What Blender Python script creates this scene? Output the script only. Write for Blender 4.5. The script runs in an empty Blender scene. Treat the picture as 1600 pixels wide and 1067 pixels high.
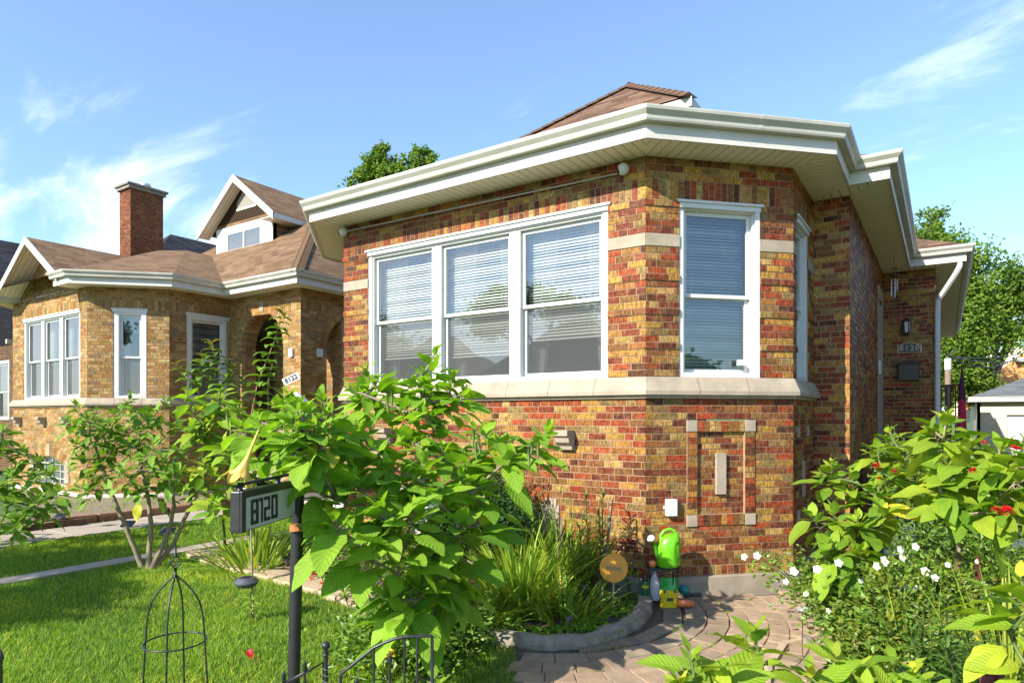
import bpy, bmesh, math, random
import numpy as np
from mathutils import Vector, Matrix, noise
rnd = random.Random(7)
scene = bpy.context.scene
col = scene.collection
# ---------------------------------------------------------------- camera frame (measured from the photograph)
YAW = math.radians(33.7); F_PX = 1013.0; HZ = 650.0; CZ = 1.85
FW = Vector((-math.sin(YAW), math.cos(YAW), 0)); RT = Vector((math.cos(YAW), math.sin(YAW), 0))
def ray(x): return FW + RT * ((x - 800.0) / F_PX)
def W(x, y, d):
    p = ray(x) * d; p.z = CZ + (HZ - y) / F_PX * d; return p
def G(x, y, z=0.0): return W(x, y, F_PX * (CZ - z) / (y - HZ))
def atY(x, y, Y):
    return W(x, y, Y / ray(x).y)
def atX(x, y, X):
    return W(x, y, X / ray(x).x)
def CL(lat, d, z=0.0):
    p = FW * d + RT * lat; p.z = z; return p
V = Vector
# ---------------------------------------------------------------- naming helpers
def tag(o, label=None, cat=None, group=None, kind=None):
    if label: o['label'] = label
    if cat: o['category'] = cat
    if group: o['group'] = group
    if kind: o['kind'] = kind
    return o
def empty(name, loc, label=None, cat=None, group=None):
    o = bpy.data.objects.new(name, None); col.objects.link(o); o.location = loc
    o.empty_display_size = 0.1
    return tag(o, label, cat, group)
def copy_tree(o, parent=None):
    c = o.copy(); col.objects.link(c)
    if parent is not None: c.parent = parent
    for ch in list(o.children): copy_tree(ch, c)
    return c
# ---------------------------------------------------------------- mesh builder
class MB:
    def __init__(s):
        s.v = []; s.f = []; s.uv = []; s.c = []; s.off = V((0,0,0))
    def quad(s, pts, uv=None, c=None):
        i = len(s.v)
        for p in pts: s.v.append(tuple(p))
        n = len(pts)
        s.f.append(tuple(range(i, i+n)))
        if uv is None: uv = [(0,0)]*n
        s.uv.extend(uv); s.c.append(c or (1,1,1))
        return s
    def mesh(s, verts, faces, c=None, uvs=None):
        i = len(s.v)
        for p in verts: s.v.append(tuple(p))
        for f in faces:
            s.f.append(tuple(i+k for k in f))
            s.uv.extend([(uvs[k] if uvs else (0,0)) for k in f]); s.c.append(c or (1,1,1))
        return s
    def box(s, cen, size, rot=None, c=None):
        cen = V(cen); hx, hy, hz = [a/2 for a in size]
        R = rot if rot is not None else Matrix.Identity(3)
        ax = [R @ V((1,0,0)), R @ V((0,1,0)), R @ V((0,0,1))]
        def P(a,b,d): return cen + ax[0]*a*hx + ax[1]*b*hy + ax[2]*d*hz
        for q in (((-1,-1,-1),(-1,1,-1),(1,1,-1),(1,-1,-1)), ((-1,-1,1),(1,-1,1),(1,1,1),(-1,1,1)),
                  ((-1,-1,-1),(1,-1,-1),(1,-1,1),(-1,-1,1)), ((1,-1,-1),(1,1,-1),(1,1,1),(1,-1,1)),
                  ((1,1,-1),(-1,1,-1),(-1,1,1),(1,1,1)), ((-1,1,-1),(-1,-1,-1),(-1,-1,1),(-1,1,1))):
            pts = [P(*k) for k in q]
            a = (pts[1]-pts[0]).length; b = (pts[2]-pts[1]).length
            s.quad(pts, [(0,0),(a,0),(a,b),(0,b)], c)
        return s
    def tube(s, path, rad, n=8, c=None, cap=True):
        path = [V(p) for p in path]; m = len(path)
        if not isinstance(rad, (list, tuple)): rad = [rad]*m
        rings = []; up = None
        for i in range(m):
            t = (path[min(i+1,m-1)] - path[max(i-1,0)]).normalized()
            if up is None:
                up = V((0,0,1)) if abs(t.z) < .9 else V((1,0,0))
            a = t.cross(up)
            if a.length < 1e-5: a = t.orthogonal()
            a.normalize(); b = a.cross(t).normalized(); up = b
            rings.append([path[i] + (a*math.cos(2*math.pi*k/n) + b*math.sin(2*math.pi*k/n))*rad[i] for k in range(n)])
        L = 0; verts = []; uvs = []
        for i, r in enumerate(rings):
            if i: L += (path[i]-path[i-1]).length
            for k, p in enumerate(r): verts.append(p); uvs.append((k/n, L))
        faces = []
        for i in range(m-1):
            for k in range(n):
                faces.append((i*n+k, i*n+(k+1)%n, (i+1)*n+(k+1)%n, (i+1)*n+k))
        if cap:
            faces.append(tuple(range(n))); faces.append(tuple(reversed(range((m-1)*n, m*n))))
        return s.mesh(verts, faces, c, uvs)
    def lathe(s, prof, cen=(0,0,0), n=20, c=None, M=None, sx=1, sy=1):
        cen = V(cen); verts = []; faces = []
        for (r, z) in prof:
            for k in range(n):
                a = 2*math.pi*k/n; p = V((r*math.cos(a)*sx, r*math.sin(a)*sy, z))
                if M is not None: p = M @ p
                verts.append(cen+p)
        for i in range(len(prof)-1):
            for k in range(n):
                faces.append((i*n+k, i*n+(k+1)%n, (i+1)*n+(k+1)%n, (i+1)*n+k))
        faces.append(tuple(reversed(range(n)))); faces.append(tuple(range((len(prof)-1)*n, len(prof)*n)))
        return s.mesh(verts, faces, c)
    def sphere(s, cen, r, n=14, m=9, c=None, sc=(1,1,1)):
        prof = []
        for i in range(m+1):
            a = -math.pi/2 + math.pi*i/m
            prof.append((max(1e-4, r*math.cos(a)), r*math.sin(a)*sc[2]))
        return s.lathe(prof, cen, n, c, None, sc[0], sc[1])
    def prism(s, poly, z0, z1, c=None):   # vertical prism of a CCW 2d polygon
        n = len(poly)
        vs = [V((p[0],p[1],z0)) for p in poly] + [V((p[0],p[1],z1)) for p in poly]
        fs = [tuple(reversed(range(n))), tuple(range(n,2*n))] + [(i,(i+1)%n,n+(i+1)%n,n+i) for i in range(n)]
        return s.mesh(vs, fs, c, [(v.x, v.y) for v in vs])
    def build(s, name, mat, parent=None, smooth=False, auto=None, bevel=0, kind=None):
        me = bpy.data.meshes.new(name)
        P = V((0,0,0))
        if parent is not None:
            o0 = parent
            while o0 is not None:
                P += o0.location; o0 = o0.parent
        off = tuple(P)
        vs = [(a-off[0], b-off[1], d-off[2]) for (a,b,d) in s.v]
        me.from_pydata(vs, [], s.f)
        uvl = me.uv_layers.new(name='UVMap')
        uvl.data.foreach_set('uv', np.array(s.uv, dtype=np.float32).ravel())
        at = me.attributes.new('col', 'FLOAT_COLOR', 'FACE')
        cc = np.ones((len(s.f), 4), dtype=np.float32); cc[:, :3] = np.array(s.c, dtype=np.float32)
        at.data.foreach_set('color', cc.ravel())
        mats = mat if isinstance(mat, (list, tuple)) else [mat]
        for m in mats: me.materials.append(m)
        if smooth: me.polygons.foreach_set('use_smooth', [True]*len(s.f))
        me.validate(); me.update()
        o = bpy.data.objects.new(name, me); col.objects.link(o)
        if parent is not None: o.parent = parent
        if smooth and auto:
            bm = bmesh.new(); bm.from_mesh(me); bmesh.ops.remove_doubles(bm, verts=bm.verts, dist=1e-5)
            for e in bm.edges:
                if len(e.link_faces) == 2 and e.calc_face_angle(0) > math.radians(auto): e.smooth = False
            bm.to_mesh(me); bm.free()
        if bevel:
            bm = bmesh.new(); bm.from_mesh(me); bmesh.ops.remove_doubles(bm, verts=bm.verts, dist=1e-5); bm.to_mesh(me); bm.free()
            md = o.modifiers.new('bevel', 'BEVEL'); md.width = bevel; md.segments = 2; md.limit_method = 'ANGLE'
        if kind: o['kind'] = kind
        return o
# ---------------------------------------------------------------- materials
MATS = {}
def nm(name):
    m = bpy.data.materials.new(name); m.use_nodes = True
    nt = m.node_tree; nt.nodes.clear()
    out = nt.nodes.new('ShaderNodeOutputMaterial'); MATS[name] = m
    return m, nt, out
def N(nt, t, **k):
    n = nt.nodes.new(t)
    for a, b in k.items():
        if a == 'inp':
            for i, v in b.items(): n.inputs[i].default_value = v
        else: setattr(n, a, b)
    return n
def L(nt, a, b): nt.links.new(a, b)
def c4(c): return (c[0], c[1], c[2], 1)
def ramp(nt, fac, stops, interp='LINEAR'):
    r = N(nt, 'ShaderNodeValToRGB'); r.color_ramp.interpolation = interp
    els = r.color_ramp.elements
    while len(els) > 1: els.remove(els[-1])
    els[0].position = stops[0][0]; els[0].color = c4(stops[0][1]) if len(stops[0][1]) == 3 else stops[0][1]
    for p, cc in stops[1:]:
        e = els.new(p); e.color = c4(cc)
    L(nt, fac, r.inputs[0]); return r
def mat(name, color, rough=.6, var=.15, scale=6.0, bump=.0, bscale=40, metal=0, attr=False, dirt=0, coat=0):
    m, nt, out = nm(name)
    b = N(nt, 'ShaderNodeBsdfPrincipled', inp={'Roughness': rough, 'Metallic': metal})
    if coat: b.inputs['Coat Weight'].default_value = coat
    tc = N(nt, 'ShaderNodeTexCoord')
    nz = N(nt, 'ShaderNodeTexNoise', inp={'Scale': scale, 'Detail': 5.0, 'Roughness': .6}); L(nt, tc.outputs['Object'], nz.inputs['Vector'])
    mr = N(nt, 'ShaderNodeMapRange', inp={1: .25, 2: .75, 3: 1-var, 4: 1+var}); L(nt, nz.outputs[0], mr.inputs[0])
    mx = N(nt, 'ShaderNodeMix', data_type='RGBA', blend_type='MULTIPLY', inp={0: 1.0})
    if attr:
        at = N(nt, 'ShaderNodeAttribute', attribute_name='col'); 
        m2 = N(nt, 'ShaderNodeMix', data_type='RGBA', blend_type='MULTIPLY', inp={0: 1.0}); m2.inputs[6].default_value = c4(color)
        L(nt, at.outputs['Color'], m2.inputs[7]); L(nt, m2.outputs[2], mx.inputs[6])
    else: mx.inputs[6].default_value = c4(color)
    L(nt, mr.outputs[0], mx.inputs[7])
    last = mx.outputs[2]
    if dirt:
        n2 = N(nt, 'ShaderNodeTexNoise', inp={'Scale': scale*.35, 'Detail': 8.0, 'Roughness': .7}); L(nt, tc.outputs['Object'], n2.inputs['Vector'])
        r2 = N(nt, 'ShaderNodeMapRange', inp={1: .5, 2: .75, 3: 0, 4: dirt}); L(nt, n2.outputs[0], r2.inputs[0])
        m3 = N(nt, 'ShaderNodeMix', data_type='RGBA'); L(nt, r2.outputs[0], m3.inputs[0]); L(nt, last, m3.inputs[6])
        m3.inputs[7].default_value = (.16, .13, .09, 1); last = m3.outputs[2]
    L(nt, last, b.inputs['Base Color'])
    if bump:
        n3 = N(nt, 'ShaderNodeTexNoise', inp={'Scale': bscale, 'Detail': 6.0, 'Roughness': .65}); L(nt, tc.outputs['Object'], n3.inputs['Vector'])
        bp = N(nt, 'ShaderNodeBump', inp={'Strength': bump, 'Distance': .01}); L(nt, n3.outputs[0], bp.inputs['Height']); L(nt, bp.outputs[0], b.inputs['Normal'])
    L(nt, b.outputs[0], out.inputs[0]); return m
def brick_mat(name, rough=.5, striate=1.0, lo=.5):
    m, nt, out = nm(name)
    b = N(nt, 'ShaderNodeBsdfPrincipled', inp={'Roughness': rough})
    b.inputs['Specular IOR Level'].default_value = .08
    at = N(nt, 'ShaderNodeAttribute', attribute_name='col'); uv = N(nt, 'ShaderNodeUVMap'); tc = N(nt, 'ShaderNodeTexCoord')
    # vertical comb marks of a wire cut brick: stretched noise in the brick's own uv
    mp = N(nt, 'ShaderNodeMapping', inp={'Scale': (75, 14, 1)}); L(nt, uv.outputs[0], mp.inputs[0])
    n1 = N(nt, 'ShaderNodeTexNoise', inp={'Scale': 1.0, 'Detail': 3.0, 'Roughness': .55, 'Distortion': .6}); L(nt, mp.outputs[0], n1.inputs['Vector'])
    n2 = N(nt, 'ShaderNodeTexNoise', inp={'Scale': 30.0, 'Detail': 5.0}); L(nt, tc.outputs['Object'], n2.inputs['Vector'])
    n3 = N(nt, 'ShaderNodeTexNoise', inp={'Scale': 1.1, 'Detail': 4.0}); L(nt, tc.outputs['Object'], n3.inputs['Vector'])
    r1 = N(nt, 'ShaderNodeMapRange', inp={1: .38, 2: .56, 3: lo, 4: 1.15}); L(nt, n1.outputs[0], r1.inputs[0])
    r2 = N(nt, 'ShaderNodeMapRange', inp={1: .3, 2: .7, 3: .75, 4: 1.25}); L(nt, n2.outputs[0], r2.inputs[0])
    r3 = N(nt, 'ShaderNodeMapRange', inp={1: .3, 2: .7, 3: .82, 4: 1.12}); L(nt, n3.outputs[0], r3.inputs[0])
    a = N(nt, 'ShaderNodeMath', operation='MULTIPLY'); L(nt, r2.outputs[0], a.inputs[0]); L(nt, r3.outputs[0], a.inputs[1])
    a2 = N(nt, 'ShaderNodeMath', operation='MULTIPLY'); L(nt, a.outputs[0], a2.inputs[0])
    if striate: L(nt, r1.outputs[0], a2.inputs[1])
    else: a2.inputs[1].default_value = 1
    n4 = N(nt, 'ShaderNodeTexNoise', inp={'Scale': 16.0, 'Detail': 4.0, 'Roughness': .7}); L(nt, tc.outputs['Object'], n4.inputs['Vector'])
    r4 = N(nt, 'ShaderNodeMapRange', inp={1: .42, 2: .68, 3: 0, 4: .62}); L(nt, n4.outputs[0], r4.inputs[0])
    bl = N(nt, 'ShaderNodeMix', data_type='RGBA'); L(nt, r4.outputs[0], bl.inputs[0]); L(nt, at.outputs['Color'], bl.inputs[6]); bl.inputs[7].default_value = (.24, .115, .045, 1)
    mx = N(nt, 'ShaderNodeMix', data_type='RGBA', blend_type='MULTIPLY', inp={0: 1.0}); L(nt, bl.outputs[2], mx.inputs[6]); L(nt, a2.outputs[0], mx.inputs[7])
    L(nt, mx.outputs[2], b.inputs['Base Color'])
    ad = N(nt, 'ShaderNodeMath', operation='ADD'); L(nt, n1.outputs[0], ad.inputs[0]); L(nt, n2.outputs[0], ad.inputs[1])
    bp = N(nt, 'ShaderNodeBump', inp={'Strength': .6, 'Distance': .006}); L(nt, ad.outputs[0], bp.inputs['Height']); L(nt, bp.outputs[0], b.inputs['Normal'])
    L(nt, b.outputs[0], out.inputs[0]); return m
def shingle_mat(name, c1, c2, w=.3, h=.13):
    m, nt, out = nm(name)
    b = N(nt, 'ShaderNodeBsdfPrincipled', inp={'Roughness': .9}); b.inputs['Specular IOR Level'].default_value = .15
    uv = N(nt, 'ShaderNodeUVMap'); tc = N(nt, 'ShaderNodeTexCoord')
    br = N(nt, 'ShaderNodeTexBrick', inp={'Scale': 1.0, 'Mortar Size': .008, 'Mortar Smooth': .2, 'Brick Width': w, 'Row Height': h})
    br.inputs['Color1'].default_value = (0,0,0,1); br.inputs['Color2'].default_value = (1,1,1,1); br.inputs['Mortar'].default_value = (.5,.5,.5,1)
    L(nt, uv.outputs[0], br.inputs['Vector'])
    rp = ramp(nt, br.outputs['Color'], [(0, c1), (1, c2)])
    n1 = N(nt, 'ShaderNodeTexNoise', inp={'Scale': 60.0, 'Detail': 4.0}); L(nt, tc.outputs['Object'], n1.inputs['Vector'])
    n2 = N(nt, 'ShaderNodeTexNoise', inp={'Scale': .9, 'Detail': 5.0}); L(nt, tc.outputs['Object'], n2.inputs['Vector'])
    r1 = N(nt, 'ShaderNodeMapRange', inp={1: .3, 2: .7, 3: .7, 4: 1.3}); L(nt, n1.outputs[0], r1.inputs[0])
    r2 = N(nt, 'ShaderNodeMapRange', inp={1: .3, 2: .7, 3: .94, 4: 1.06}); L(nt, n2.outputs[0], r2.inputs[0])
    a = N(nt, 'ShaderNodeMath', operation='MULTIPLY'); L(nt, r1.outputs[0], a.inputs[0]); L(nt, r2.outputs[0], a.inputs[1])
    sp = N(nt, 'ShaderNodeSeparateXYZ'); L(nt, uv.outputs[0], sp.inputs[0])
    md = N(nt, 'ShaderNodeMath', operation='FLOORED_MODULO', inp={1: h}); L(nt, sp.outputs[1], md.inputs[0])
    edge = N(nt, 'ShaderNodeMapRange', inp={1: 0, 2: .028, 3: .18, 4: 1.0}); L(nt, md.outputs[0], edge.inputs[0])
    a2 = N(nt, 'ShaderNodeMath', operation='MULTIPLY'); L(nt, a.outputs[0], a2.inputs[0]); L(nt, edge.outputs[0], a2.inputs[1])
    mx = N(nt, 'ShaderNodeMix', data_type='RGBA', blend_type='MULTIPLY', inp={0: 1.0}); L(nt, rp.outputs[0], mx.inputs[6]); L(nt, a2.outputs[0], mx.inputs[7])
    L(nt, mx.outputs[2], b.inputs['Base Color'])
    hh = N(nt, 'ShaderNodeMath', operation='DIVIDE', inp={1: h}); L(nt, md.outputs[0], hh.inputs[0])
    inv = N(nt, 'ShaderNodeMath', operation='SUBTRACT', inp={0: 1.0}); L(nt, hh.outputs[0], inv.inputs[1])
    bp = N(nt, 'ShaderNodeBump', inp={'Strength': 1.0, 'Distance': .02}); L(nt, inv.outputs[0], bp.inputs['Height']); L(nt, bp.outputs[0], b.inputs['Normal'])
    L(nt, b.outputs[0], out.inputs[0]); return m
def leaf_mat(name, c_dark, c_light, trans=.35, vein=.5, rough=.45, nv=15.0, gloss=.25):
    m, nt, out = nm(name)
    at = N(nt, 'ShaderNodeAttribute', attribute_name='col'); uv = N(nt, 'ShaderNodeUVMap'); tc = N(nt, 'ShaderNodeTexCoord')
    sx = N(nt, 'ShaderNodeSeparateXYZ'); L(nt, uv.outputs[0], sx.inputs[0])
    sa = N(nt, 'ShaderNodeSeparateColor'); L(nt, at.outputs['Color'], sa.inputs[0])
    n1 = N(nt, 'ShaderNodeTexNoise', inp={'Scale': 9.0, 'Detail': 4.0}); L(nt, tc.outputs['Object'], n1.inputs['Vector'])
    mixf = N(nt, 'ShaderNodeMath', operation='MULTIPLY_ADD', inp={1: .5, 2: -.25}); L(nt, n1.outputs[0], mixf.inputs[0])
    ff = N(nt, 'ShaderNodeMath', operation='ADD', use_clamp=True); L(nt, mixf.outputs[0], ff.inputs[0]); L(nt, sa.outputs[0], ff.inputs[1])
    mx = N(nt, 'ShaderNodeMix', data_type='RGBA'); L(nt, ff.outputs[0], mx.inputs[0]); mx.inputs[6].default_value = c4(c_dark); mx.inputs[7].default_value = c4(c_light)
    # tint toward yellow / brown by the green channel
    my = N(nt, 'ShaderNodeMix', data_type='RGBA'); L(nt, sa.outputs[1], my.inputs[0]); L(nt, mx.outputs[2], my.inputs[6]); my.inputs[7].default_value = (.62, .52, .04, 1)
    mz = N(nt, 'ShaderNodeMix', data_type='RGBA'); L(nt, sa.outputs[2], mz.inputs[0]); L(nt, my.outputs[2], mz.inputs[6]); mz.inputs[7].default_value = (.40, .07, .03, 1)
    # veins: uv.x in -1..1 across, uv.y 0..1 along
    ab = N(nt, 'ShaderNodeMath', operation='ABSOLUTE'); L(nt, sx.outputs[0], ab.inputs[0])
    s1 = N(nt, 'ShaderNodeMath', operation='MULTIPLY', inp={1: .22}); L(nt, ab.outputs[0], s1.inputs[0])
    s2 = N(nt, 'ShaderNodeMath', operation='SUBTRACT'); L(nt, sx.outputs[1], s2.inputs[0]); L(nt, s1.outputs[0], s2.inputs[1])
    s3 = N(nt, 'ShaderNodeMath', operation='MULTIPLY', inp={1: nv*6.2832/1.5}); L(nt, s2.outputs[0], s3.inputs[0])
    s4 = N(nt, 'ShaderNodeMath', operation='SINE'); L(nt, s3.outputs[0], s4.inputs[0])
    s5 = N(nt, 'ShaderNodeMapRange', inp={1: .75, 2: 1.0, 3: 0, 4: 1}); L(nt, s4.outputs[0], s5.inputs[0])
    mid = N(nt, 'ShaderNodeMapRange', inp={1: 0.02, 2: .10, 3: 1, 4: 0}); L(nt, ab.outputs[0], mid.inputs[0])
    mxv = N(nt, 'ShaderNodeMath', operation='MAXIMUM'); L(nt, s5.outputs[0], mxv.inputs[0]); L(nt, mid.outputs[0], mxv.inputs[1])
    vf = N(nt, 'ShaderNodeMath', operation='MULTIPLY', inp={1: vein}); L(nt, mxv.outputs[0], vf.inputs[0])
    mv = N(nt, 'ShaderNodeMix', data_type='RGBA'); L(nt, vf.outputs[0], mv.inputs[0]); L(nt, mz.outputs[2], mv.inputs[6])
    n5 = N(nt, 'ShaderNodeTexNoise', inp={'Scale': 38.0, 'Detail': 3.0, 'Roughness': .6}); L(nt, tc.outputs['Object'], n5.inputs['Vector'])
    r5 = N(nt, 'ShaderNodeMapRange', inp={1: .66, 2: .74, 3: 0, 4: .6}); L(nt, n5.outputs[0], r5.inputs[0])
    mb_ = N(nt, 'ShaderNodeMix', data_type='RGBA'); L(nt, r5.outputs[0], mb_.inputs[0]); L(nt, mz.outputs[2], mb_.inputs[6]); mb_.inputs[7].default_value = (.22, .16, .03, 1); L(nt, mb_.outputs[2], mv.inputs[6])
    lt = N(nt, 'ShaderNodeMix', data_type='RGBA', inp={0: .45}); L(nt, mz.outputs[2], lt.inputs[6]); lt.inputs[7].default_value = (.50, .62, .20, 1)
    L(nt, lt.outputs[2], mv.inputs[7])
    bp = N(nt, 'ShaderNodeBump', inp={'Strength': .35, 'Distance': .004}); bp.invert = True; L(nt, s4.outputs[0], bp.inputs['Height'])
    b = N(nt, 'ShaderNodeBsdfPrincipled', inp={'Roughness': rough}); b.inputs['Specular IOR Level'].default_value = gloss
    L(nt, mv.outputs[2], b.inputs['Base Color']); L(nt, bp.outputs[0], b.inputs['Normal'])
    tr = N(nt, 'ShaderNodeBsdfTranslucent')
    tcx = N(nt, 'ShaderNodeMix', data_type='RGBA', blend_type='MULTIPLY', inp={0: 1.0}); L(nt, mv.outputs[2], tcx.inputs[6]); tcx.inputs[7].default_value = (1.35, 1.5, .5, 1)
    L(nt, tcx.outputs[2], tr.inputs[0])
    ms = N(nt, 'ShaderNodeMixShader', inp={0: trans}); L(nt, b.outputs[0], ms.inputs[1]); L(nt, tr.outputs[0], ms.inputs[2])
    L(nt, ms.outputs[0], out.inputs[0]); return m
def glass_mat(name, refl=.22, tint=(.75,.85,.85), screen=0):
    m, nt, out = nm(name)
    fr = N(nt, 'ShaderNodeFresnel', inp={0: 1.55})
    a = N(nt, 'ShaderNodeMath', operation='MULTIPLY_ADD', inp={1: 1.3, 2: refl}, use_clamp=True); L(nt, fr.outputs[0], a.inputs[0])
    t = N(nt, 'ShaderNodeBsdfTransparent'); t.inputs[0].default_value = c4(tint)
    g = N(nt, 'ShaderNodeBsdfGlossy', inp={'Roughness': .015})
    tc = N(nt, 'ShaderNodeTexCoord'); nz = N(nt, 'ShaderNodeTexNoise', inp={'Scale': 1.6, 'Detail': 1.0}); L(nt, tc.outputs['Object'], nz.inputs['Vector'])
    bp = N(nt, 'ShaderNodeBump', inp={'Strength': .04, 'Distance': .05}); L(nt, nz.outputs[0], bp.inputs['Height']); L(nt, bp.outputs[0], g.inputs['Normal'])
    ms = N(nt, 'ShaderNodeMixShader'); L(nt, a.outputs[0], ms.inputs[0]); L(nt, t.outputs[0], ms.inputs[1]); L(nt, g.outputs[0], ms.inputs[2])
    last = ms.outputs[0]
    if screen:
        df = N(nt, 'ShaderNodeBsdfDiffuse'); df.inputs[0].default_value = (.16, .17, .17, 1)
        m2 = N(nt, 'ShaderNodeMixShader', inp={0: screen}); L(nt, last, m2.inputs[1]); L(nt, df.outputs[0], m2.inputs[2]); last = m2.outputs[0]
    L(nt, last, out.inputs[0]); return m
# ---------------------------------------------------------------- camera, sun, sky
cam = bpy.data.cameras.new('camera'); co = bpy.data.objects.new('camera', cam); col.objects.link(co)
co.location = (0, 0, CZ); co.rotation_euler = (math.pi/2, 0, YAW)
cam.lens = 36*F_PX/1600; cam.sensor_width = 36; cam.shift_y = (HZ-533.5)/1600; cam.clip_end = 3000; cam.clip_start = .05
scene.camera = co
SUN_E = math.radians(33); SUN_A = math.radians(15)
sd = V((-math.sin(SUN_A)*math.cos(SUN_E), -math.cos(SUN_A)*math.cos(SUN_E), math.sin(SUN_E)))
sl = bpy.data.lights.new('sun', 'SUN'); sl.energy = 5.0; sl.angle = math.radians(.5); sl.color = (1, .94, .82)
so = bpy.data.objects.new('sun', sl); col.objects.link(so); so.rotation_euler = sd.to_track_quat('Z', 'Y').to_euler(); so.location = (-3, -8, 12)
wd = bpy.data.worlds.new('World'); scene.world = wd; wd.use_nodes = True; nt = wd.node_tree; nt.nodes.clear()
out = N(nt, 'ShaderNodeOutputWorld'); bg = N(nt, 'ShaderNodeBackground', inp={'Strength': .13})
sky = N(nt, 'ShaderNodeTexSky'); sky.sky_type = 'NISHITA'; sky.sun_disc = False; sky.sun_elevation = SUN_E
sky.sun_rotation = math.atan2(sd.x, sd.y); sky.air_density = 1.0; sky.dust_density = .35; sky.ozone_density = 2.2
tc = N(nt, 'ShaderNodeTexCoord'); sep = N(nt, 'ShaderNodeSeparateXYZ'); L(nt, tc.outputs['Generated'], sep.inputs[0])
# wispy cirrus: noise on the direction projected to a cloud plane, stretched by wind
zc = N(nt, 'ShaderNodeMath', operation='MAXIMUM', inp={1: .0}); L(nt, sep.outputs[2], zc.inputs[0])
za = N(nt, 'ShaderNodeMath', operation='ADD', inp={1: .22}); L(nt, zc.outputs[0], za.inputs[0])
dx = N(nt, 'ShaderNodeMath', operation='DIVIDE'); L(nt, sep.outputs[0], dx.inputs[0]); L(nt, za.outputs[0], dx.inputs[1])
dy = N(nt, 'ShaderNodeMath', operation='DIVIDE'); L(nt, sep.outputs[1], dy.inputs[0]); L(nt, za.outputs[0], dy.inputs[1])
cmb = N(nt, 'ShaderNodeCombineXYZ'); L(nt, dx.outputs[0], cmb.inputs[0]); L(nt, dy.outputs[0], cmb.inputs[1])
mp = N(nt, 'ShaderNodeMapping', inp={'Rotation': (0,0,math.radians(35)), 'Scale': (1.0, 2.6, 1), 'Location': (1.2, 9.4, 0)}); L(nt, cmb.outputs[0], mp.inputs[0])
cn = N(nt, 'ShaderNodeTexNoise', inp={'Scale': 1.5, 'Detail': 12.0, 'Roughness': .62, 'Distortion': .5}); L(nt, mp.outputs[0], cn.inputs['Vector'])
cn2 = N(nt, 'ShaderNodeTexNoise', inp={'Scale': .55, 'Detail': 3.0}); L(nt, mp.outputs[0], cn2.inputs['Vector'])
# cloud cover grows toward the horizon
lowc = N(nt, 'ShaderNodeMapRange', inp={1: .05, 2: .5, 3: .20, 4: -.09}); L(nt, sep.outputs[2], lowc.inputs[0])
c1_ = N(nt, 'ShaderNodeMath', operation='ADD'); lz = N(nt, 'ShaderNodeMath', operation='MULTIPLY_ADD', inp={1: -.13, 2: -.05}); L(nt, sep.outputs[0], lz.inputs[0]); l2_ = N(nt, 'ShaderNodeMath', operation='ADD'); L(nt, lz.outputs[0], l2_.inputs[0]); L(nt, lowc.outputs[0], l2_.inputs[1]); L(nt, cn.outputs[0], c1_.inputs[0]); L(nt, l2_.outputs[0], c1_.inputs[1])
c2_ = N(nt, 'ShaderNodeMath', operation='MULTIPLY_ADD', inp={1: .55, 2: -.275}); L(nt, cn2.outputs[0], c2_.inputs[0])
c3_ = N(nt, 'ShaderNodeMath', operation='ADD'); L(nt, c1_.outputs[0], c3_.inputs[0]); L(nt, c2_.outputs[0], c3_.inputs[1])
cf = N(nt, 'ShaderNodeMapRange', inp={1: .54, 2: .88, 3: .05, 4: .62}); cf.interpolation_type = 'SMOOTHSTEP'; L(nt, c3_.outputs[0], cf.inputs[0])
hs = N(nt, 'ShaderNodeHueSaturation', inp={'Saturation': 1.05, 'Value': 1.0}); L(nt, sky.outputs[0], hs.inputs['Color'])
cm = N(nt, 'ShaderNodeMix', data_type='RGBA'); L(nt, cf.outputs[0], cm.inputs[0]); tn = N(nt, 'ShaderNodeMix', data_type='RGBA', blend_type='MULTIPLY', inp={0: 1.0}); L(nt, hs.outputs[0], tn.inputs[6]); tn.inputs[7].default_value = (.88, 1.02, 1.14, 1); L(nt, tn.outputs[2], cm.inputs[6]); cm.inputs[7].default_value = (8.2, 8.4, 8.8, 1)
L(nt, cm.outputs[2], bg.inputs[0]); L(nt, bg.outputs[0], out.inputs[0])
scene.view_settings.view_transform = 'Standard'; scene.view_settings.look = 'None'; scene.view_settings.exposure = 1.05; scene.view_settings.gamma = 1
scene.render.engine = 'CYCLES'
scene.cycles.max_bounces = 8; scene.cycles.transparent_max_bounces = 16
# ---------------------------------------------------------------- shared materials
M_brick = brick_mat('face_brick'); M_brick2 = brick_mat('tan_brick', .75, 1, .72); 
M_mortar = mat('mortar', (.34,.215,.125), .95, .12, 12, .4, 90)
M_mortar2 = mat('tan_mortar', (.32,.22,.12), .95, .12, 12, .4, 90)
M_stone = mat('limestone', (.32,.262,.195), .88, .2, 6, .35, 90, dirt=.5, attr=True)
M_conc = mat('foundation_concrete', (.27,.225,.17), .9, .2, 5, .4, 60, dirt=.5)
M_white = mat('white_vinyl', (.55,.55,.53), .35, .04, 3, dirt=.06)
M_gutter = mat('gutter_paint', (.46,.44,.38), .5, .14, 2.5, .05, 20, dirt=.45)
M_fascia = mat('fascia_paint', (.53,.51,.46), .55, .08, 3, .04, 15, dirt=.22)
M_blind = mat('blind_slat', (.72,.74,.70), .6, .04, 4)
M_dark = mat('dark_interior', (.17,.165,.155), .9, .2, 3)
M_curtain = mat('curtain_cloth', (.55,.57,.55), .9, .1, 5)
M_black = mat('black_metal', (.02,.02,.022), .4, .3, 15, .15, 80)
M_glass = glass_mat('window_glass', .13, (.80,.84,.82))
M_glass2 = glass_mat('screened_glass', .10, (.72,.73,.72), .32)
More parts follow.
